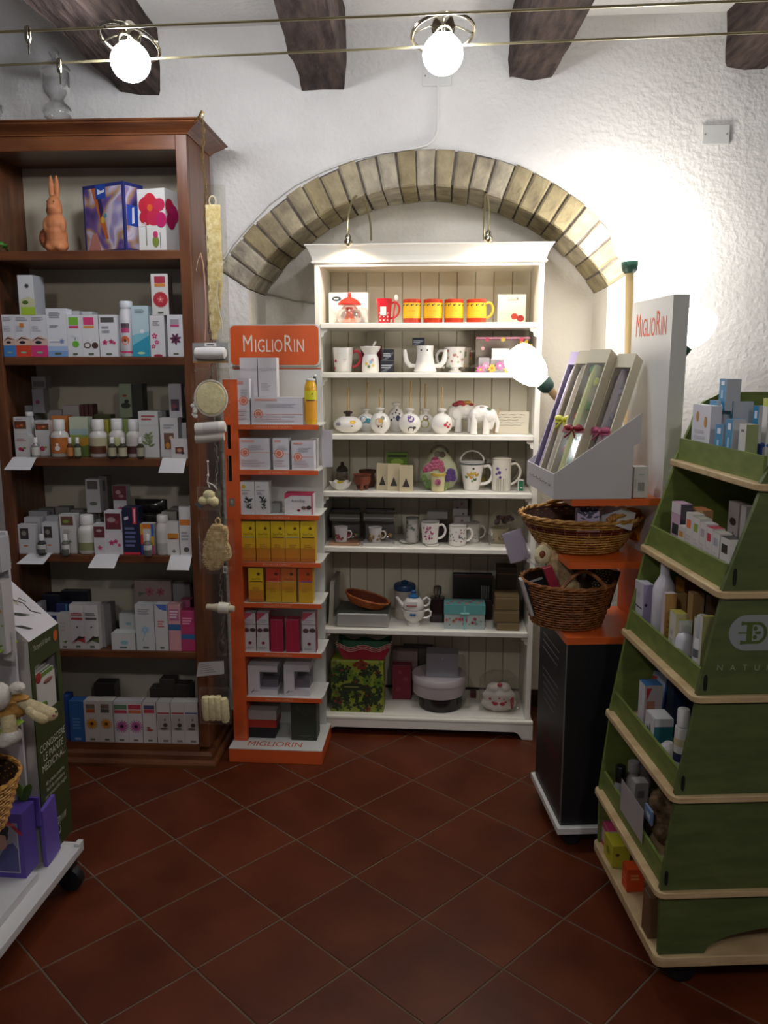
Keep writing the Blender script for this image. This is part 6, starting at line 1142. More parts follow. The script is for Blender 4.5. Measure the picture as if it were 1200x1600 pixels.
rg=random.Random(1)
for i in range(4):
    zz=.66-.026*i-(.0); mb.quad((bx-.0008,.02+bd-.05,zz),(bx-.0008,.02+bd-.05,zz+.006),(bx-.0008,.1-rg.random()*.01+.012*i,zz+.006),(bx-.0008,.1+.012*i,zz),'7a7a80') if i<3 else None
for i in range(5):
    zz=.535-.026*i; mb.quad((bx-.0008,.02+bd-.06-.008*i,zz),(bx-.0008,.02+bd-.06-.008*i,zz+.006),(bx-.0008,.1+.012*i,zz+.006),(bx-.0008,.1+.012*i,zz),'707078')
onX(mb,'MIGLIORIN',.02+bd/2,.3,.07,'6a221c',.7); mb.build('cabinet',DS)
mb=MB(); mb.box(bx-.001,bx+.003,.0185,.0215,.0886,zk[2]-.021,mat('9a9a9c',.3,.8)); mb.build('corner_strip',DS)
mb=MB(); mb.box(XBK,XB2,.02,.02+bd,zk[2]-.02,ztp,SB); mb.build('back_board',DS)
mb=MB(); mb.box(XBK-.003,XBK-.0008,.022,.018+bd,zk[2]+.001,zk[1]-.03,ORD); mb.build('orange_back_panel',DS)
mb=MB(); wd=bd-.03
_b=mb
def mig2():
    L=[('M',1.25),('I',.95),('G',.95),('L',.95),('I',.95),('O',.95),('R',1.25),('I',.95),('N',.95)]; wdt={'M':.86,'I':.3,'G':.74,'L':.5,'O':.78,'R':.7,'N':.76}; sz,sx=.088,.9; tot=sum(wdt[c]*k for c,k in L)*sx*sz; y=.02+bd/2+tot/2-.0; zc_=at(1010,512,DY0+DL/2)[1]
    k0=min(1,(bd*.78)/tot); sx*=k0; tot*=k0; y=.02+bd/2+tot/2
    for c,k in L: w_=wdt[c]*k*sx*sz; _b.text(c,sz*k,'d8582c',T(XBK-.0008,y-w_/2,zc_-.35*sz+.35*sz*k)@RZ(R(-90))@FRONT,sx); y-=w_
mig2(); mb.build('back_board_lettering',DS)
for i,z in enumerate(zk):
    mb=MB(); mb.box(bx,XBK-.0035,.02,.02+bd,z-.012,z,ORD); mb.box(bx-.002,bx,.019,.02+bd,z-.02,z+.002,ORD); mb.box(bx,XBK-.0035,.0175,.0195,z-.02,z+.002,ORD); mb.build('shelf',DS)
# carton tray with gift boxes
TX,TY=DX+bx-.025,YB0-.005; z=zk[0]+.0026; tw=bd+.02; xa=at(865,760,TY)[0]; xb_=at(1001,700,TY)[0]; dt=xb_-xa; zl_=at(865,741,TY)[1]-z; zh_=at(1001,645,TY)[1]-z
t=thing('carton_tray','white cardboard counter tray with sloping sides on the top orange shelf','tray',(xa,TY,z)); WC=mat('c6c4c6',.6)
for yy in (0,tw-.003): mb=MB(); mb.prism([(0,0),(dt*.92,0),(dt*.92,zh_*.62),(dt,zh_*.66),(dt,zh_),(0,zl_)],yy,yy+.003,WC,'y'); mb.build('side',t)
mb=MB(); mb.box(0,.003,.0031,tw-.0031,0,zl_,WC); mb.tube([(-.0006,tw*.88-tw*.76*u/30,zl_*.5+.005*math.sin(u*1.9)*math.sin(u*.7)) for u in range(31)],.0011,mat('6a6458',.7),3); mb.build('front',t)
mb=MB(); mb.box(.0031,dt*.9,.0031,tw-.0031,0,.003,WC); mb.build('floor',t); mb=MB(); mb.box(dt*.9-.003,dt*.9,.0031,tw-.0031,.0031,zh_*.62,WC); mb.build('back',t)
CRM=mat('cfc6ac',.55)
def giftbox(lab,xo,yc,w,d,L,body,fab,bow,rib,lean=24,win=True,prt=()):
    # stands in the tray leaning back; local front is -y
    rot=RZ(R(-50))@RX(R(-lean)); t=thing('gift_carton',lab,'gift box',(xa+xo,TY+yc,z+.03)); t.matrix_basis=t.matrix_basis@rot
    mb=MB(); mb.box(-w/2,-w/2+.004,-d,0,0,L,body); mb.box(w/2-.004,w/2,-d,0,0,L,body); mb.box(-w/2+.004,w/2-.004,-.003,0,0,L,body); mb.box(-w/2+.004,w/2-.004,-d,-.003,L-.05,L,body); mb.box(-w/2+.004,w/2-.004,-d,-.003,0,.012,body); mb.box(-w/2+.003,w/2-.003,-d+.002,-.004,L+.0002,L+.001,'5a564c'); mb.build('box',t)
    mb=MB(); mb.tube([(0,-d*.55,.016),(0,-d*.55,L*.4),(0,-d*.55,L*.78),(0,-d*.55,L-.055)],w*.4,fab,12,rs=[w*.36,w*.4,w*.38,w*.3],flat=.6); 
    for i,(v,c) in enumerate(prt): mb.ell((w*(.18 if i%2 else -.15),-d*.55-w*.2,L*v),(w*.17,.006,w*.22),c,n=8)
    mb.build('rolled_towel',t)
    mb=MB(); mb.quad((-w/2+.004,-d+.0006,.012),(w/2-.004,-d+.0006,.012),(w/2-.004,-d+.0006,L-.05),(-w/2+.004,-d+.0006,L-.05),ACRYL); mb.build('window',t)
    if bow:
        zz=L*rib; mb=MB(); mb.box(-w/2-.001,w/2+.001,-d-.003,-d-.001,zz-.008,zz+.008,bow)
        for s in (-1,1): mb.ell((s*.018,-d-.008,zz+.008),(.018,.006,.01),bow,n=10); mb.tube([(0,-d-.006,zz),(s*.02,-d-.008,zz-.03)],.005,bow,5,flat=.3)
        mb.ell((0,-d-.01,zz+.003),(.007,.006,.007),bow,n=8); mb.build('bow',t)
    return t
L0=.46
giftbox('leaning gift carton with lilac sides and silvery window, farthest in the tray',.055,tw-.05,.066,.045,L0,mat('a094b4',.5),mat('9a8fb0',.7),None,.4,28,prt=[(.5,'8a80a8'),(.3,'b8aec8')])
giftbox('leaning gift carton with lemon ribbon bow, second in the tray',.06,tw-.14,.066,.05,L0,CRM,mat('b8b0a4',.7),mat('c8c83a',.5),.42,28,prt=[(.75,'7a7a74'),(.55,'b09a70'),(.35,'c8b070'),(.2,'a8966a')])
giftbox('leaning gift carton with dark red ribbon bow over flowered towel, nearest in the tray',.075,tw-.245,.078,.055,L0,CRM,mat('b8bc8a',.7),mat('8a1a26',.4),.36,28,prt=[(.85,'5f8a4a'),(.75,'b0b83a'),(.66,'6a4a3a'),(.56,'5f8a4a'),(.48,'c85a3a'),(.3,'4f7a44'),(.22,'b86a5a'),(.14,'5a8a4a')])
giftbox('leaning cream gift carton with pink ribbon standing behind the red-bow one',.155,tw-.275,.066,.05,L0*.97,CRM,mat('8a7f80',.7),mat('a84a68',.5),.36,28,prt=[(.8,'3a2a34'),(.7,'5a4a54'),(.6,'3a2a34'),(.5,'4a3a44'),(.4,'6a5060')])
x0,x1=at(985,760,TY+.0)[0],at(1013,760,TY)[0]; hh=at(998,731,TY)[1]-z
carton('small white carton with barcode beside the white tray on the top orange shelf',x1-x0-.012,.05,hh,((x0+x1)/2+.012,TY+.045,z-.0002),'c8c6c2',[('r',.1,.3,.12,.6,'4a4a4a')]+[('r',.3+.05*i,.22,.32+.05*i,.5,'3a3a3a') for i in range(9)]+[lines(1,.3,.72,.75,.78,'8aa08a')])
# big oval basket on the middle shelf
zc_=zk[1]+.0026; cxb=at(912,812,2.72)[0]
B1=basket('oval_basket','wide oval two-tone wicker basket with rim handles on the middle orange shelf','basket',(cxb-.005,2.74,zc_),.125,.205,.118,13,30,WICK2,WICK2,.92,rim=.008,liner='3c1c12',band=(.62,.8),bandm=WICK3)
mb=MB()
mb.tube([(.03+.10*u,-.205*.92+.0+.035*u*u*2,.128+.012*(1-(2*u-1)**2)) for u in [k/8 for k in range(9)]],.0085,WICK2,8)
for u in (.12,.2,.28,.8,.88): mb.tube([(.03+.10*u+.011*math.cos(a)*.2,-.205*.92+.035*u*u*2+.0105*math.cos(a),.128+.012*(1-(2*u-1)**2)+.0105*math.sin(a)) for a in [2*PI*k/10 for k in range(10)]],.003,WICK5,5,True)
mb.build('handle',B1)
mb=MB(); mb.tube([(-.07+.12*u,.205*.92*.96,.125+.012*(1-(2*u-1)**2)) for u in [k/8 for k in range(9)]],.008,WICK2,8); mb.build('handle',B1)
def inb(lab,px,py,Y,w,d,h,rot,col,p=(),side=None,zz=None):
    x,zq=at(px,py,Y); return carton(lab,w,d,h,(x,Y,(zz if zz is not None else zq)),col,p,rot=rot,side=side)
inb('lilac pouch-like carton with dark leafy print lying in the oval basket',918,815,2.59,.07,.05,.075,RZ(R(-8))@RX(R(-12)),'a89ab8',[('g',.4,.6,.5,'2f2a44'),('g',.7,.7,.4,'3a3450'),('g',.25,.75,.3,'2a2a40')],zz=zc_+.085)
inb('white square carton tilted in the oval basket',962,812,2.60,.075,.07,.06,RZ(R(30))@RY(R(18)),'c8c8cc',zz=zc_+.098)
inb('amber cardboard tube box leaning at the right of the oval basket',1000,812,2.72,.05,.05,.10,RZ(R(20))@RY(R(-28)),'c88420',zz=zc_+.04)
inb('small brown carton in the left of the oval basket',885,800,2.78,.06,.05,.06,RZ(R(10))@RX(R(-25)),'4a2c20',zz=zc_+.04)
# lower basket on the bottom orange shelf
zc3=zk[2]+.0026; cx3=at(886,920,2.70)[0]
B2=basket('round_basket','deep brown wicker basket with arched handle on the bottom orange shelf','basket',(cx3,2.70,zc3),.115,.155,.15,17,26,WICK1,WICK1,1.,rim=.007,liner='2c180e')
mb=MB(); mb.tube([(-.055+.15*u,-.13+.01*math.sin(PI*u),.148+.055*math.sin(PI*u)) for u in [k/12 for k in range(13)]],.0065,WICK1,7); mb.build('handle',B2)
t=thing('loofah_sponge','long tan loofah pad leaning out of the lower brown basket','sponge',(cx3+.0,2.68,zc3+.025)); mb=MB()
for k in range(7): u=k/6; mb.ell((-.07+.10*(1-u)*1.1,-.0,.03+.2*u),(.042,.02,.035),SISAL,n=12)
mb.build('pad',t,remesh=.005)
mb=MB(); mb.ell((-.095,-.01,.215),(.03,.02,.035),LOOFL,n=12); mb.build('end_pad',t); mb=MB(); mb.ell((-.1,-.026,.22),(.011,.006,.014),'8a4a30',n=10); mb.build('tag',t)
def leanb(lab,name,cat,x,y,zz,w,d,h,rot,col,p=()): return carton(lab,w,d,h,(x,y,zz),col,p,rot=rot,name=name,cat=cat)
leanb('crimson slim carton leaning in the lower brown basket','carton','box',cx3-.035,2.625,zc3+.07,.03,.025,.15,RY(R(-22)),'9a2038')
t=thing('wrapped_soap_bag','dark pouch with white dotted print in clear film, right in the lower basket','bag',(cx3+.08,2.67,zc3+.07)); mb=MB(); mb.M=RY(R(14)); mb.box(-.055,.055,-.02,.02,0,.13,mat('2c1c18',.3)); rg=random.Random(3)
for i in range(9):
    for j in range(5): mb.quad((-.03+.011*j+.004*(i%2),-.0206,.05+.0085*i),(-.024+.011*j+.004*(i%2),-.0206,.05+.0085*i),(-.024+.011*j+.004*(i%2),-.0206,.054+.0085*i),(-.03+.011*j+.004*(i%2),-.0206,.054+.0085*i),'8a8478')
mb.build('pouch',t); mb=pillow(.13,.15,.07,CELLO,91); mb.build('clear_film',t,loc=(.015,0,.075))
t=thing('packed_brush','dark packed bath brush with green label, left in the lower brown basket','brush',(cx3-.09,2.66,zc3+.05)); mb=MB(); mb.M=RY(R(-18)); mb.box(-.035,.03,-.012,.012,0,.11,mat('20242a',.3)); mb.box(-.012,.006,-.0128,-.0122,.05,.075,'7a9a2a'); mb.build('card',t); mb=MB(); mb.M=RY(R(-18)); mb.box(-.045,-.036,-.02,.02,0,.13,'b8b4b0'); mb.build('white_edge',t)
t=thing('towel_roll','pinkish wrapped soap roll at the front of the lower brown basket','soap',(cx3-.02,2.66,zc3+.075)); mb=MB(); mb.lathe([(.012,-.045),(.024,-.04),(.026,0),(.024,.04),(.012,.045)],mat('8f6f62',.5),16,RY(R(60))); mb.build('roll',t)
# clear card holder sticking out at the left of the shelf
p0=at(806,853,2.80); t=thing('card_holder','tilted clear acrylic card holder left of the lower brown basket','card holder',(p0[0],2.80,p0[1])); mb=MB(); M=RY(R(-18)); mb.box(-.035,.035,-.001,.001,-.055,.055,mat('ece4e8',.3),M); mb.build('card',t); mb=MB(); mb.box(-.038,.038,-.004,-.002,-.058,.058,ACRYL,M); mb.tube([(.03,0,-.04),(.07,0,-.07),(.11,.0,-.075)],.004,ACRYL,6); mb.build('holder',t)
# ================================================================ WOODEN THREE-ARM LAMP
frame(0)
YL=3.17; POLE=mat('c9ad78',.5); GRC=mat('24473a',.4); ESH=emit('lit_shade','fff6ea',SHADE); ESR=emit('lit_shade_right','fbf8f4',SHADE_R); ESH2=emit('lit_shade_top','fdf8f2',SHADE_TOP)
n0=Vector((at(981,735,YL)[0],YL,at(981,735,YL)[1])); t=thing('branched_lamp','wooden three-branch floor lamp with green collars and lit frosted glass shades','floor lamp',(n0.x,YL,0))
mb=MB(); mb.lathe([(.14,0),(.14,.02),(.12,.03),(.03,.04),(.02,.05)],POLE,28); mb.build('foot',t)
mb=MB(); zt1=at(984,415,YL)[1]; mb.tube([(0,0,.05),(0,0,n0.z),(at(984,415,YL)[0]-n0.x,0,zt1)],.016,POLE,12); mb.build('pole',t)
def branch(ax_,ay_,bx_,by_,YA,em,first=True,L=.17,skip=False):
    A=Vector((at(ax_,ay_,YA)[0],YA,at(ax_,ay_,YA)[1])); B=Vector((at(bx_,by_,YA)[0],YA,at(bx_,by_,YA)[1])); o=Vector((n0.x,YL,0)); d=(B-A).normalized()
    if not skip: mb=MB(); mb.tube([Vector((0,0,n0.z-.02)),A-o-d*.02],.0155,POLE,12); mb.build('branch',t)
    q=d.to_track_quat('Z','Y').to_matrix().to_4x4(); M=Matrix.Translation(A-o)@q
    mb=MB(); mb.lathe([(.018,-.03),(.027,-.02),(.03,.0),(.03,.012),(.024,.014)],GRC,20,M); mb.build('collar',t)
    mb=MB(); mb.lathe([(.022,.0145),(.03,.02),(.044,.035),(.054,.055),(.061,.08),(.064,.1),(.063,L*.72),(.058,L*.85),(.048,L*.95),(.03,L),(.0,L+.006)],em,28,M); mb.build('glass_shade',t)
branch(851,600,800,548,YL-.1,ESH); branch(1066,545,1108,478,YL-.05,ESR,L=.16)
branch(984,414,984,300,YL,ESH2,skip=True)
# ================================================================ GREEN PLYWOOD STAND
frame(-2.6)
g0=atz(1023,1513,.095); g1=atz(925,1322,.095); GX,GY0,GY1=g0[0],g0[1],g1[1]; GL=GY1-GY0
GS=thing('plywood_stand','green stained plywood display stand with stepped shelves and grey oval emblem, at right','display stand',(GX,GY0,0)); EP=GY0+.014
cor=[at(px,py,GY0) for px,py in ((1185,757),(1124,926),(1084,1090),(1050,1247),(1027,1397))]
lev=[(x-GX,z) for x,z in cor]+[(0,.095+.028)]; DEP=.78
for i,(x,z) in enumerate(lev):
    th=.017 if i<5 else .028; mb=MB(); c=.02; mb.prism([(x,c),(x+c*.3,c*.3),(x+c,0),(DEP,0),(DEP,GL),(x+c,GL),(x+c*.3,GL-c*.3),(x,GL-c)],z-th,z,PLY); mb.build('base_board' if i==5 else 'shelf',GS,bevel=.003)
P2=.012
for e,(ya,yb2) in enumerate(((P2,P2+.014),(GL-P2-.014,GL-P2))):
    for i in range(6):
        x,z=lev[i]; 
        if i==0:
            ztop_=at(1160,612,GY1)[1]; H=ztop_-z; pts=[(x+.012,z+.0005)]; xs=x+.012+.055
            pts+=[(x+.012+.045,z+H*.55)]+[(x+.057+.11*(1-math.cos(a)),z+H*.55+H*.45*math.sin(a)) for a in (R(20),R(45),R(70),R(90))]+[(DEP-.02,z+H),(DEP-.02,z+.0005)]
            if e==0: pts=[(x+.012,z+.0005),(x+.012+.07,z+H*.7),(x+.012+.12,z+H*.92),(x+.2,z+H),(DEP-.02,z+H),(DEP-.02,z+.0005)]
        else:
            xu,zu=lev[i-1]; zu-=.0175; pts=[(x+.012,z+.0005),(xu+.014,zu),(DEP-.02,zu),(DEP-.02,z+.0005)]
            if i==5: pts=[(.012,z+.0005),(xu+.014,zu),(DEP-.02,zu),(DEP-.02,z+.0005),(DEP-.1,z+.0005)]+[(.13+(DEP-.1-.13)*.5*(1+math.cos(a)),z+.0005+.075*math.sin(a)) for a in [PI*k/12 for k in range(1,12)]]+[(.13,z+.0005)]
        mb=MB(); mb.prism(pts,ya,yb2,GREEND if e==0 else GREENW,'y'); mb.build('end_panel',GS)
    for i in range(0,5):
        x,z=lev[i]; mb=MB(); mb.prism([(x+.022,P2+.0145),(x+.022,GL-P2-.0145),(x+.030,GL-P2-.0145),(x+.030,P2+.0145)],z+.0004,z+.062,GREENW); 
        if e==0: mb.build('shelf_lip',GS)
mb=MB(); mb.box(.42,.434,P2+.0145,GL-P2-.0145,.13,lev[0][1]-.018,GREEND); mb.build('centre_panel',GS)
for (px,py) in ((1148,902),(1102,1067),(1067,1224),(1041,1372)):
    x,z=at(px,py,EP-.002); mb=MB(); w_,h_=.010,.021
    mb.prism([(x-GX+w_*.5*(1 if abs(math.cos(a))<0 else math.cos(a)),z+h_*math.copysign(abs(math.sin(a))**.6,math.sin(a))) for a in [2*PI*k/14 for k in range(14)]],P2-.0012,P2-.0002,'12140c','y'); mb.build('slot',GS)
# emblem
xc,zc_=at(1186,988,EP); mb=MB(); w2,h2=.075,.044; GRY=mat('8a9090',.5); GD=mat('4a5c22',.6)
pts=[(xc-GX+s*(w2-h2)+h2*math.cos(a),zc_+h2*math.sin(a)) for s,a in [(1,R(-90+15*k)) for k in range(13)]+[(-1,R(90+15*k)) for k in range(13)]]
mb.prism(pts,P2-.0012,P2-.0002,GRY,'y'); xl_=xc-GX-.032
mb.box(xl_-.02,xl_+.004,P2-.002,P2-.0013,zc_-.0015,zc_+.0015,GD); mb.box(xl_,xl_+.014,P2-.002,P2-.0013,zc_-.027,zc_+.027,GD)
for s in (-1,1): mb.box(xl_-.01,xl_+.03,P2-.0021,P2-.0013,zc_+s*.0235-.0035,zc_+s*.0235+.0035,GD); mb.box(xl_-.014,xl_-.009,P2-.0021,P2-.0013,zc_+s*.0235-.005,zc_+s*.0235+.005,GD)
arc=[(xl_+.026+.024*math.cos(R(-90+18*k)),zc_+.027*math.sin(R(-90+18*k))) for k in range(11)]; arc2=[(xl_+.026+.016*math.cos(R(90-18*k)),zc_+.020*math.sin(R(90-18*k))) for k in range(11)]
for k in range(10): mb.quad((arc[k][0],P2-.002,arc[k][1]),(arc[k+1][0],P2-.002,arc[k+1][1]),(arc2[9-k][0],P2-.002,arc2[9-k][1]),(arc2[10-k][0],P2-.002,arc2[10-k][1]),GD)
for a,b in ((.021,.011),(.028,.0),(.021,-.011)): mb.ell((xl_+a,P2-.0014,zc_+b),(.005 if b else .008,.0006,.006 if b else .004),GD,n=10)
mb.build('emblem',GS)
mb=MB(); 
for ch,px in zip('NATURA',(1124,1144,1163,1182,1200,1219)):
    x,z=at(px,1043,EP); mb.text(ch,.021,'8a907a',T(x-GX,P2-.0008,z)@FRONT)
mb.build('emblem_lettering',GS)
for (u,v) in ((.1,.07),(.1,GL-.07),(.68,.07),(.68,GL-.07)): mb=MB(); mb.lathe([(.03,-.012),(.036,-.008),(.036,.008),(.03,.012)],BLACKM,18,T(u,v,.037)@RX(R(90))); mb.box(u-.02,u+.02,v-.02,v+.02,.07,.0945,'1e1e20'); mb.build('caster',GS)
# goods on the green stand: front faces look left
def XB(lab,a,b,c,yt,i,dx,col,p=(),side=None,sidep=None,zb=None,dmin=.03,top=None,name='carton'):
    """box whose narrow front spans columns a..b (far..near) and whose near side spans b..c"""
    x,z=lev[i]; X=GX+x+.036+dx; z=z+.0008 if zb is None else zb
    y1,y0=Y_on(a,X,z+.04),Y_on(b,X,z+.04); h=atx(b,yt,X)[1]-z; d=max(dmin,at(c,yt,y0)[0]-X)
    return carton(lab,y1-y0-.001,d,h,(X+d/2,(y0+y1)/2,z),col,p,rz=R(-90),side=side or col,sidep=sidep,top=top,name=name)
LB='b4b8be'; TE='2f84b0'
bl=[('r',.3,.8,.75,.92,'d8e4ee'),('l',.35,.3,.65,.75,1,'9ac4dc'),('e',.5,.15,.12,'c8e0ee',1)]
XB('white carton with two small orange figures, left end of the top green shelf',1079,1107,1122,634,0,.0,'cfcfd8',[('e',.3,.8,.08,'b8843a',1.6),('e',.75,.72,.08,'b8843a',1.6),lines(3,.15,.3,.85,.6,'b8b8c0')])
XB('tall carton with teal front and pale grey side, second on the top green shelf',1104,1116,1142,626,0,.03,TE,bl,side=LB); 
XB('teal fronted grey carton standing on top of the row, top green shelf',1123,1134,1159,592,0,.04,TE,bl,side=LB,zb=lev[0][1]+.148)
XB('short carton with teal front in the front row of the top green shelf',1115,1127,1131,664,0,-.002,TE,bl,side=LB)
XB('middle teal fronted grey carton in the front row of the top green shelf',1131,1142,1166,655,0,-.002,TE,bl,side=LB)
XB('large grey sided carton behind the middle teal one, top green shelf',1137,1141,1178,627,0,.06,TE,bl,side='aeb2b8'); XB('grey carton with teal front at the back right of the top green shelf',1172,1181,1198,634,0,.10,TE,bl,side=LB)
XB('white and sage carton with pink raspberry print, front right of the top green shelf',1152,1163,1182,663,0,-.004,'c8c8c4',[('e',.5,.28,.3,'a83a58',.9),('r',.3,.85,.7,.9,'5a5a5a')],side='8f9a6a',sidep=[('e',.5,.3,.15,'5a3a28',.9),('r',.3,.05,.7,.2,'6a5a34')])
XB('white yellow and blue carton at the right frame edge, top green shelf',1186,1194,1215,622,0,.04,'d0d0c8',[('r',0,.9,1,1,'b8c03a'),('e',.5,.4,.5,'2f6ab8',.5)],side='c4c8c4',sidep=[('r',0,.9,1,1,'b8c03a'),('e',.3,.4,.25,'2f6ab8',.6)])
XB('navy blue carton low at the right of the top green shelf',1180,1187,1215,694,0,.035,'1d3a78',side='1d3a78')
# second shelf
def q2(c,f): return [('r',.15,.72,.7,.88,c),('f',.5,.22,.24,f,f,7),lines(3,.15,.4,.8,.6,'c0b4b4')]
XB('pink and black carton at the left end of the second green shelf',1047,1061,1083,787,1,.01,'c0a0b4',[('r',.15,.4,.85,.6,'2a2a2e'),('r',0,.8,1,1,'d0c8cc')],side='4a4650')
cl=[('d86a3a','d8603a'),('8aa03a','5a6a2a'),('a89aa0','8a8a6a'),('c8304a','a82a44'),('9aa0a8','3a3a3a')]
for i,(a,b,yt) in enumerate(((1069,1080,803),(1080,1091,810),(1091,1101,818),(1101,1111,825),(1111,1122,833))):
    XB(['white carton with orange square and orange fruit print','white carton with olive square and green fruit print','white carton with grey square print','white carton with red square and cherry print','white carton with pale print, fifth'][i]+', row on the second green shelf',a,b,b+22,yt,1,-.002,'cbc7c4',q2(*cl[i]),side='b4b0ae',top=['a8a49a','9aa08a','b0aeac','a83048','aaa69c'][i])
XB('white carton with black square and dark flap, second green shelf',1123,1138,1158,842,1,-.004,'c8c5c2',[('r',.15,.68,.75,.86,'2a2a2a'),lines(3,.15,.3,.7,.55,'a8a4a4')],top='3a3a3a')
XB('low white carton with orange print in front of the pink carton, second green shelf',1058,1069,1078,824,1,-.004,'c8c0b8',[('r',.2,.7,.7,.85,'c88a3a')]); XB('orange topped carton behind the row on the second green shelf',1078,1094,1110,797,1,.05,'b8946a',top='c07a4a')
XB('grey patterned carton with brown photo at the back right, second green shelf',1134,1150,1156,786,1,.11,'a8a09c',[('g',.5,.4,.4,'4a3a30'),('e',.5,.7,.3,'3a2a26',.6)]); XB('white carton with dark leaf photo near the end panel, second green shelf',1152,1160,1166,790,1,.08,'a8a4a0',[('g',.5,.5,.5,'3a3a2a')])
# third shelf
def XBOT(lab,px,w,yt,i,dx,**k):
    x,z=lev[i]; X=GX+x+.036+dx+w/2; y=Y_on(px,X,z+.04); h=at(px,yt,y)[1]-z; t=thing('bottle',lab,'bottle',(X,y,z+.0008)); r=w/2; s=h*k.get('sh',.66); mb=MB()
    mb.lathe(k.get('pr') and [(a*r,b*h) for a,b in k['pr']] or [(r*.9,0),(r,.005),(r,s),(r*.85,s+.07*h),(r*.5,s+.15*h),(r*.45,s+.18*h)],mat(k.get('c','d4d2d4'),.3),20)
    for (z0_,z1_,c) in k.get('bands',[]):
        wr=mb; old=mb.M; mb.M=RZ(R(-60)); wrapr(mb,r,-1.4,1.4,z0_*h,z1_*h,c,12); mb.M=old
    mb.build('body',t); 
    if 'cap' in k: mb=MB(); q=k['cap']; mb.lathe([(q[1]*r,q[0]*h+.0004),(q[1]*r,h*.985),(q[1]*r*.9,h)],mat(q[2],.3),16); mb.build('cap',t)
    return t
XB('white and lilac carton with violet print, left end of the third green shelf',990,1003,1020,912,2,.0,'c4c0ca',[('r',.1,.5,.9,.53,'3a3a44'),('e',.5,.15,.2,'a82a44',1),('e',.5,.75,.15,'b0aab8',1)],side='a8a0c4',sidep=[('e',.3,.6,.14,'3a2c5a',1.2),('e',.3,.15,.12,'4a3a6a',1.6)])
XB('pale carton behind the lilac one on the third green shelf',995,1006,1022,904,2,.06,'a8aaa4',side='9a9c98')
XBOT('tall white plastic bottle with narrow cap, third green shelf',1034,.062,880,2,.0,c='d0cdd4',sh=.68,cap=(.86,.42,'d4d0d4'))
XB('pale pink slim carton with gold side in front of the tall bottle, third green shelf',1031,1036,1050,925,2,-.006,'c8b8b8',side='b08a50',sidep=[('g',.4,.7,.3,'8a6a34'),lines(5,.2,.2,.8,.6,'8a6a34')])
KR='a08050'
XB('kraft carton left of two at the back of the third green shelf',1046,1053,1070,926,2,.05,KR,side='9a7c4e'); XB('kraft carton right of two at the back of the third green shelf',1070,1078,1101,925,2,.045,KR,side='9a7c4e'); XB('larger orange-brown carton behind the kraft ones, third green shelf',1052,1066,1098,906,2,.11,'a06a28',side='8a5a24'); XB('brown carton near the end panel, third green shelf',1098,1106,1118,930,2,.09,'7a5a48',side='6a4c3c')
XB('white carton with olive edges, front row of the third green shelf',1043,1053,1060,957,2,-.008,'c8c6b8',[('r',.0,.0,.08,1,'a09a3a'),lines(3,.25,.2,.7,.7,'a8a89a')],side='b4ae84',top='a8a04a')
for i,(a,b,c) in enumerate(((1057,1061,1082),(1080,1084,1092),(1089,1093,1102))): XB(['white fronted','second white fronted','third white fronted'][i]+' carton with olive green top, third green shelf',a,b,c,(967,962,960)[i],2,.0,'c8c8bc',side=('bcc0b4','8a8a5a','8a8a5a')[i],top='8f8a34')
XBOT('white round-topped roll-on deodorant with blue square, front of the third green shelf',1068,.05,987,2,-.012,c='c8c8ce',pr=[(.85,0),(1,.03),(1,.5),(.98,.6),(.9,.8),(.7,.92),(.4,.98),(0,1)],bands=[(.2,.42,'2f84b4')])
XBOT('white spray bottle with clear cap and teal band, third green shelf',1093,.036,962,2,-.006,c='ccccd0',pr=[(.95,0),(1,.02),(1,.6),(.8,.66),(.75,.67)],bands=[(.2,.3,'1f6a7a'),(.4,.52,'5a5e64')],cap=(.67,.78,'b0b2b8'))
# fourth shelf
x,z=lev[3]; X=GX+x+.046
mb=MB(); mb.M=RY(R(0)); mb.box(-.006,.006,-.10,.10,0,.15,'2a4a8c'); mb.box(-.0068,-.0062,-.09,.09,.015,.135,'a8b4c4'); mb.box(-.0074,-.0070,-.03,.05,.05,.12,'b84a3a'); mb.box(-.0078,-.0075,-.06,-.0,.03,.09,'5a8aa0')
mb.build('book',loc=(X+.07,Y_on(1010,X+.07,z+.05)-.02,z+.0006),rot=RY(R(14))@RX(R(-14)),label='large blue and white illustrated booklet tilted at the back of the fourth green shelf',cat='booklet')
XB('white carton with red and skin-toned photos and blue top, fourth green shelf',996,1005,1036,1068,3,.01,'c4c2c4',side='b8b4b4',sidep=[('p',[(.1,.7),(.1,.95),(.4,.95)],'b82a34'),('r',.12,.42,.6,.7,'b87a6a'),('r',.12,.08,.6,.36,'b07464')],top='3a6a9a')
XB('white and teal carton lying on the fourth green shelf',1007,1021,1053,1122,3,-.004,'c8c8c8',[('g',.5,.4,.5,'3a5a5a')],side='20646c',sidep=[('r',0,.8,1,1,'c4c6c6')])
XBOT('white cosmetic tube with navy print near the end panel, fourth green shelf',1063,.038,1108,3,.0,c='ccccc8',pr=[(.9,0),(1,.03),(1,.72),(.96,.75)],bands=[(.28,.4,'20244a'),(.5,.6,'b8b08a')],cap=(.76,.8,'d0d0ce'))
XBOT('round white tub low on the fourth green shelf',1044,.05,1160,3,-.01,c='c4c0bc',pr=[(.9,0),(1,.1),(1,.6),(.8,.85),(.4,1),(0,1)])
x,z=lev[3]; BXN=XB('dark navy carton behind the tube on the fourth green shelf',1040,1050,1085,1060,3,.09,'1c2a4c',side='1c2a4c')
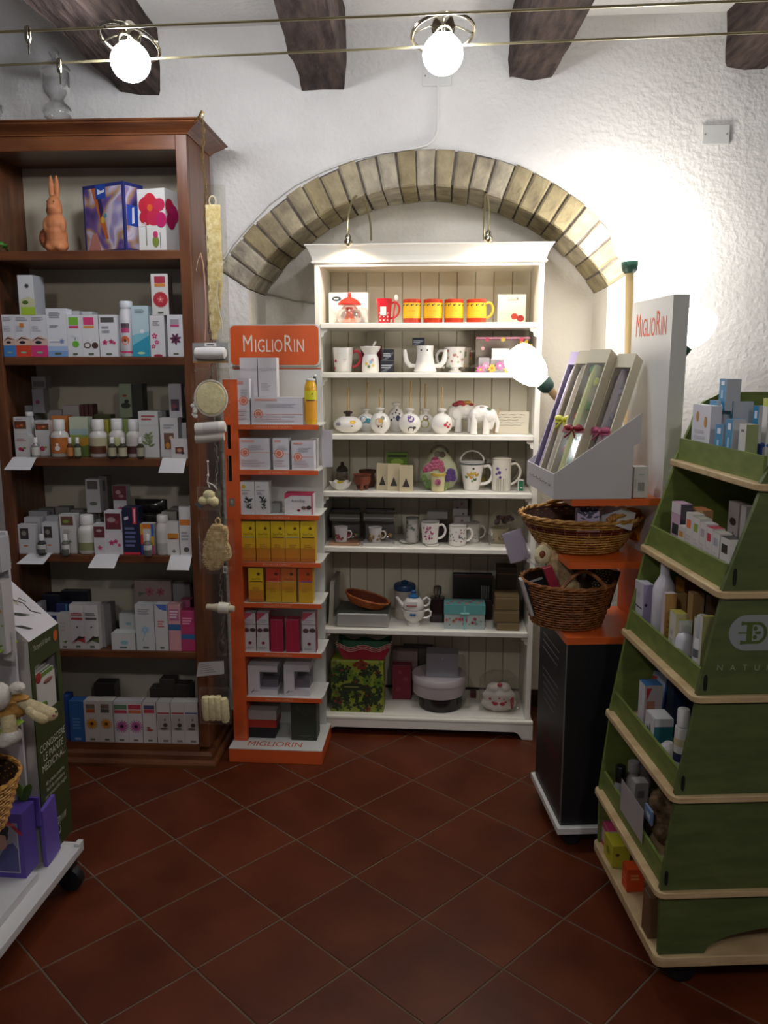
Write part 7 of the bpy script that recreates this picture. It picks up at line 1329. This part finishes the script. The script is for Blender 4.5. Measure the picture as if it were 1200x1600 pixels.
# fifth shelf
XB('teal green carton with white edge, left end of the fifth green shelf',951,961,1000,1184,4,.03,'2a8a78',[('r',0,0,.2,.5,'c0c4c0'),('r',.2,.85,.8,.93,'8ac0b4')],side='1f7a68')
XBOT('small black and clear bottle at the front of the fifth green shelf',968,.034,1197,4,-.012,c='8f8f90',sh=.5,cap=(.62,.9,'101214'))
XBOT('grey capped roll-on stick on the fifth green shelf',988,.04,1190,4,.02,c='9a9694',sh=.6,cap=(.78,.85,'8a8684')); XBOT('second grey capped stick behind, fifth green shelf',1006,.04,1196,4,.06,c='7f7876',sh=.6,cap=(.78,.85,'6a6462'))
XB('small white carton with grey lettering, fifth green shelf',983,990,1014,1220,4,-.002,'a8a6a4',[('r',.2,.3,.7,.6,'6a6a6a')],side='8f8c8a',sidep=[('r',.2,.7,.7,.85,'5a5a5a')])
x,z=lev[4]; X=GX+x+.020; ya=Y_on(971,X,z+.06); yb3=Y_on(1005,X,z+.06); mb=MB(); mb.box(-.001,.0,yb3-ya if yb3<ya else 0,0 if yb3<ya else yb3-ya,0,.095,'a8a2a0'); mb.build('blank_card',loc=(X-.002,ya,z+.035),label='blank white card propped against the lip of the fifth green shelf',cat='card')
x,z=lev[4]; X=GX+x+.085; yn=Y_on(1026,X,z+.05); t=thing('net_bag','brown net bag with pale blue label, near end of the fifth green shelf','bag',(X,yn,z+.001)); BR=noisy('net_bag','5a4632','8a6e4c',50,.8,bump=.004,bscale=120); mb=MB(); rg=random.Random(8)
for i in range(16): mb.ell((rg.uniform(-.02,.03),rg.uniform(-.05,.05),.025+rg.uniform(0,.10)),(.022,.024,.024),BR,n=10)
mb.build('bag',t,remesh=.006); mb=MB(); mb.box(-.036,-.03,-.05,.0,.07,.11,'8aa4c8'); mb.box(-.0368,-.0362,-.04,-.015,.08,.095,'e0e4ec'); mb.build('label',t)
# base shelf
XB('white and magenta carton at the far end of the green stand base',937,950,975,1298,5,-.015,'c0406a',[('r',.3,.2,.8,.8,'c8b0b0')],side='b8a8a4',sidep=[('f',.5,.5,.2,'8a5a50','4a3a34')])
XB('flat yellow soap carton with brown print, front of the green stand base',944,957,985,1322,5,-.025,'b8b42a',[('e',.5,.5,.2,'8a8420',.8)],side='b8b430',sidep=[('e',.3,.6,.12,'5a4420',.8)],top='c0bc34'); XB('lime green carton behind the yellow one, green stand base',956,962,1004,1320,5,.03,'7a8a1e',side='6f801e')
XB('bright orange soap carton on the green stand base',972,980,1008,1358,5,-.02,'d0481a',[lines(2,.2,.3,.8,.7,'e08050')],side='d0481a',sidep=[lines(2,.2,.5,.7,.8,'e09060')],top='d8501e')
XB('plain brown kraft carton at the near end of the green stand base',1003,1013,1050,1400,5,-.03,'6f5236',side='6f5236')
# ================================================================ LEFT STAND (white) WITH BOOK DISPLAY
frame(4.7)
l0=atz(0,1500,.1); l1=atz(131,1327,.1); LX,LY1=(l0[0]+l1[0])/2,l1[1]
LS=thing('rolling_stand','white rolling display stand with lime shelf lips, cut by the left frame edge','display stand',(LX,LY1,0)); WL=mat('c4c2c8',.45); LIME=mat('7d9a28',.5)
mb=MB(); mb.box(-.5,0,-1.0,0,.1,.125,mat('d0d0d0',.4)); mb.box(-.018,.0,-.03,0,.1251,.135,mat('d0d0d0',.4)); mb.build('base_board',LS,bevel=.002)
mb=MB(); mb.box(-.5,-.045,-.98,-.20,.1255,.15,mat('c8c8ca',.4)); mb.build('inner_step',LS)
for v in (-.06,-.9): mb=MB(); mb.lathe([(.034,-.016),(.04,-.01),(.04,.01),(.034,.016)],BLACKM,18,T(-.02,v,.042)@RX(R(90))); mb.box(-.035,-.005,v-.02,v+.02,.075,.0995,'1a1a1c'); mb.build('caster',LS)
YP=2.17; xp=at(27,1060,YP)[0]-LX; zp=at(16,831,YP)[1]
mb=MB(); mb.box(-.5,xp,YP-LY1,YP-LY1+.012,.1515,zp,WL); mb.build('end_panel',LS,bevel=.0015)
mb=MB(); mb.box(-.512,-.5,-.98,YP-LY1+.012,.126,zp,WL); mb.build('back_panel',LS)
for i,(y,zz) in enumerate(((882,None),(1005,None),(1130,None))):
    z=at(12,y+8,YP-.03)[1]; mb=MB(); mb.box(-.499,xp-.02,-.98,YP-LY1-.0006,z-.012,z,WL); mb.build('shelf',LS)
    mb=MB(); mb.tube([(xp-.006,YP-LY1-.004-.9*u,z+.012) for u in (0,.06,.12,.25,.5,1)],.02,LIME,8,flat=.25); mb.build('shelf_lip',LS)
zS=[at(12,y+8,YP-.03)[1] for y in (882,1005,1130)]
def LBX(lab,a,b,yt,Y,z,d,col,p=(),**k): return BX(lab,a,b,yt,Y,z,d,col,p,**k)
LBX('white carton with yellow and green flowers at the left frame edge, lime-lipped stand',-14,11,911,YP-.08,zS[1]+.0008,.05,'b4b0b0',[('f',.8,.6,.12,'b8903a','a07a2a',6),('f',.85,.4,.1,'8a9a4a','6a7a3a',6),('f',.5,.75,.1,'c8b060','a07a2a',6),('g',.5,.1,.4,'6a8a4a')])
LBX('white carton at the top left frame edge on the lime-lipped stand',-16,3,842,YP-.07,zS[0]+.0008,.05,'a8a8ac')
x0,z0_=at(8,985,YP-.045); x1,_=at(25,985,YP-.045); mb=MB(); mb.box(0,x1-x0,0,.0012,-.085,0,'c4c2c0',RY(R(6)))
for i in range(4): mb.box(.004,(x1-x0)*.8,-.0006,0,-.02-.015*i,-.017-.015*i,'a09e9c',RY(R(6)))
mb.build('price_card',loc=(x0,YP-.05,z0_),label='white price card hanging from the middle lime lip at the left frame edge',cat='card')
# book display (green cardboard)
YD0=2.195; YD1=2.375; xd1=at(75,1390,YD0)[0]; xd0=at(61,1390,YD0)[0]; zd=at(48,1031,YD0)[1]; zd=.82
GC=mat('36401d',.55); GCW=mat('b8b4b0',.5)
BD=thing('book_display','dark green cardboard book dispenser lettered CONOSCERE LE PIANTE MEDICINALI','display',(xd1,YD0,.1256)); DW=YD1-YD0; HH=zd-.1256
mb=MB(); mb.box(-.07,-.0035,0,.003,0,HH,GCW); mb.box(-.07,-.0035,DW-.003,DW,0,HH,GCW); mb.box(-.073,-.07,0,DW,0,HH,GCW); mb.build('carton',BD)
# front with a pocket opening
z1w,z2w=at(60,1128,YD0)[1]-.1256,at(60,1062,YD0)[1]-.1256
mb=MB(); mb.box(-.003,0,0,DW,0,z1w,GC); mb.box(-.003,0,0,.02,z1w,z2w+.03,GC); mb.box(-.003,0,DW-.025,DW,z1w,z2w+.03,GC); mb.box(-.003,0,0,DW,z2w+.03,HH,GC)
def onR(mb,s,y,z,size,m,sx=1,x=.0008): mb.text(s,size,m,T(x,y,z)@RZ(R(90))@FRONT,sx)
for s,z,q in (('CONOSCERE',.352,.029),('LE PIANTE',.320,.029),('MEDICINALI',.288,.029),('40 schede pratiche,',.236,.016),('facili da consultare',.216,.016),('per conoscerle meglio',.196,.016)): onR(mb,s,DW*.52,z,q*1.12,'c4c6b8',.85)
onR(mb,'Scopri il libro',DW*.4,HH-.028,.022,'b0b2a4',.85)
mb.prism([(DW*.86+.013*math.cos(a),HH-.03+.017*math.sin(a)) for a in [2*PI*k/16 for k in range(16)]],.0006,.0012,'c05a24','x')
mb.tube([(.002,DW*.45+.02*math.cos(a*1.7),.07+.028*math.sin(a)) for a in [k*.5 for k in range(18)]],.0015,mat('8f917f',.6),4); mb.tube([(.002,DW*(.5+.025*k),.075+.02*(k%2)) for k in range(12)],.0015,mat('8f917f',.6),4)
mb.build('front_panel',BD)
mb=MB(); mb.prism([(0,z1w-.02),(DW*.45,z1w-.012),(DW*.86,z1w+.035),(DW*.95,z1w+.11),(.02,z1w+.06)],.0012,.0022,GCW,'x',T(0,0,0)) ; 
mb=MB()
for k in range(4): mb.box(-.05+.011*k,-.044+.011*k,.024,DW-.03,z1w-.01,z2w-.004*k,('c4c2bc','bcbcb4','c8c6c0','c0c0b8')[k]); mb.box(-.0439+.011*k,-.0434+.011*k,.05,DW-.035,z2w-.035,z2w-.012,('5a7a34','6a8a3c','5a7a34','6a8a3c')[k])
mb.quad((-.0045,.03,z1w+.0),(-.0045,DW*.8,z1w+.0),(-.0045,DW*.8,z2w-.02),(-.0045,.03,z2w-.02),'c4c2bc')
mb.ell((-.004,.045,z2w-.014),(.002,.017,.017),'9a2a2a',n=12); mb.ell((-.004,.06,z1w+.02),(.002,.03,.016),'5a7a34',n=12); mb.ell((-.004,.1,z2w-.04),(.002,.03,.008),'8a5a50',n=12); mb.build('booklets',BD)
# sloped printed header
mb=MB(); D2=.16; zt_s=.15; M_=mat('c8c4c8',.45)
mb.add([(0,0,HH+.0006),(0,DW,HH+.0006),(-D2,DW,HH+zt_s),(-D2,0,HH+zt_s)],[(0,1,2,3)],M_); mb.add([(0,0,HH+.0006),(-D2,0,HH+.0006),(-D2,0,HH+zt_s)],[(0,1,2)],GCW); mb.add([(0,DW,HH+.0006),(-D2,DW,HH+.0006),(-D2,DW,HH+zt_s)],[(0,2,1)],GCW); mb.add([(-D2,0,HH+.0006),(-D2,DW,HH+.0006),(-D2,DW,HH+zt_s),(-D2,0,HH+zt_s)],[(0,3,2,1)],GCW)
def SL(u,v): return (-D2*v+.0008,DW*u,HH+.0014+zt_s*v)
mb.tube([SL(*q) for q in ((.85,.25),(.7,.35),(.72,.5),(.6,.6),(.62,.75),(.45,.85))],.0013,mat('55584a',.6),4); mb.tube([SL(*q) for q in ((.8,.5),(.75,.6),(.6,.55),(.5,.75),(.42,.78))],.0012,mat('6a6a58',.6),4)
mb.add([SL(.05,.55),SL(.4,.35),SL(.62,.3),SL(.4,.42)],[(0,1,2,3)],'34382c'); mb.add([SL(.02,.3),SL(.25,.14),SL(.36,.12),SL(.2,.24)],[(0,1,2,3)],'2f3028'); mb.add([SL(.5,.6),SL(.6,.5),SL(.62,.56),SL(.52,.66)],[(0,1,2,3)],'b8b890'); mb.build('sloped_header',BD)
# purple boxed doll and folder
zf0=.1508
x0,x1=XZ(-12,2.08,zf0),XZ(41,2.08,zf0); w_=x1-x0; h=at(20,1272,2.08)[1]-zf0; PU=mat('54429a',.5)
t=thing('picture_box','purple box with framed photo of a dark-haired child and red ribbon corner, lower left','box',((x0+x1)/2,2.08,zf0)); mb=MB(); mb.box(-w_/2,w_/2,0,.075,0,h,PU); mb.build('box',t)
mb=MB(); prints(mb,[('r',0,.08,.86,.86,'b0acb4'),('r',0,.1,.83,.84,'8f8c98'),('p',[(.25,.1),(.83,.1),(.83,.45),(.7,.55),(.45,.5),(.25,.3)],'4a4c80'),('e',.33,.66,.25,'2a1f22',.95),('p',[(.2,.68),(.5,.66),(.52,.5),(.38,.42),(.2,.48)],'b88878'),('p',[(.1,.82),(.4,.9),(.62,.78),(.55,.66),(.35,.72),(.1,.66)],'2a1f22'),('e',.12,.4,.16,'a87a34',1.6),('e',.48,.46,.03,'a05a5a',.6),('p',[(.3,1),(.42,1),(.98,.72),(.96,.66)],'a82030'),('l',.5,.8,.85,.86,1,'c86a70')],w_,h,0); mb.build('front_print',t)
y0,y1=2.175,2.26; mb=MB(); hh=at(80,1247,2.24)[1]-.1256; X=xd1+.004; mb.prism([(0,0),(y1-y0,0.01),(y1-y0-.012,hh+.008),(-.006,hh-.004)],0,.012,mat('6450a8',.5),'x'); mb.build('purple_folder',loc=(X,y0,.1257),label='plain purple folder leaning upright against the green book dispenser',cat='folder')
x0,x1=XZ(24,2.15,.4),XZ(56,2.15,.4); mb=MB(); mb.box(0,x1-x0,0,.008,0,.09,PU); mb.add([(.0,-.0006,.06),(.008,-.0006,.065),(x1-x0-.01,-.0006,.03),(x1-x0-.02,-.0006,.025)],[(0,1,2,3)],'a82030'); mb.build('purple_card',loc=(x0,2.158,at(30,1290,2.158)[1]),label='small purple card with red ribbon stripe behind the picture box',cat='card')
mb=MB(); mb.ell((0,0,0),(.014,.004,.04),'4a6a24',rot=RY(R(30))); mb.ell((-.012,0,.006),(.012,.004,.03),'5a7a2a',rot=RY(R(-10))); mb.build('green_leaf',loc=(at(38,1243,2.15)[0],2.155,at(38,1243,2.15)[1]),label='small green leaf decoration right of the left honey-coloured basket',cat='decoration')
# basket and plush on the left stand
zb2=at(0,1298,1.98)[1]; cxl=at(-52,1240,1.98)[0]
basket('wicker_basket','honey-coloured wicker basket cut by the left frame edge','basket',(cxl,1.98,zb2),.085,.135,.15,15,24,WICK5,WICK5,1.,rim=.006,liner='3a2414')
mb=MB(); mb.box(-.2,.03,-.1,.18,-.012,0,WL); mb.build('basket_ledge',LS,loc=(cxl-LX,1.98-LY1,zb2-.0006))
YPl=2.02; px_=lambda a,b,Y=YPl:(at(a,b,Y)[0],Y,at(a,b,Y)[1]); o=Vector(px_(20,1112)); t=thing('plush_sheep','beige and tan plush animal lying with white feet dangling off the left stand','plush toy',tuple(o))
def rel(a,b,Y=YPl): return tuple(Vector(px_(a,b,Y))-o)
mb=MB(); mb.ell(rel(12,1108),(.065,.05,.03),PLUSHB,rot=RY(R(-8))); mb.ell(rel(-18,1112),(.06,.055,.04),PLUSHB); mb.build('body',t,remesh=.005)
mb=MB(); mb.tube([rel(30,1095,2.0),rel(48,1103,1.99),rel(66,1112,1.98),rel(78,1116,1.98)],.018,PLUSH,12,rs=[.014,.018,.021,.018]); mb.ell(rel(79,1116,1.98),(.02,.02,.019),PLUSH); mb.build('leg',t,remesh=.004)
mb=MB(); mb.tube([rel(42,1108,1.97),rel(55,1118,1.96),rel(68,1124,1.96)],.012,PLUSH,12,rs=[.011,.013,.014]); mb.ell(rel(69,1124,1.96),(.014,.014,.012),PLUSH); mb.build('leg',t,remesh=.004)
mb=MB(); mb.tube([rel(12,1120,1.96),rel(14,1134,1.95),rel(16,1144,1.95)],.02,PLUSH,12,rs=[.019,.02,.02]); mb.build('leg',t)
mb=MB(); mb.ell(rel(17,1150,1.95),(.029,.032,.022),PLUSHW); mb.ell(rel(8,1158,1.94),(.024,.025,.016),PLUSHW); mb.build('foot',t,remesh=.004)
mb=MB(); mb.ell(rel(27,1075,1.99),(.021,.02,.0165),PLUSHW); mb.build('paw',t)
mb=MB(); mb.ell(rel(-1,1088,1.97),(.03,.03,.038),PLUSHW); mb.build('paw',t)
mb=MB(); mb.tube([rel(22,1078,1.969),rel(27,1080,1.969),rel(33,1079,1.97)],.001,mat('8a7a74',.8),4); mb.build('stitching',t); mb=MB(); mb.ell(rel(84,1118,1.965),(.004,.004,.003),'9a4a5a',n=8); mb.build('stitching',t); mb=MB(); mb.ell(rel(88,1112,1.966),(.004,.003,.004),'55584a',n=8); mb.build('stitching',t)
mb=MB(); mb.ell(rel(28,1090,1.99),(.032,.02,.006),PLUSHB); mb.build('scarf',t)
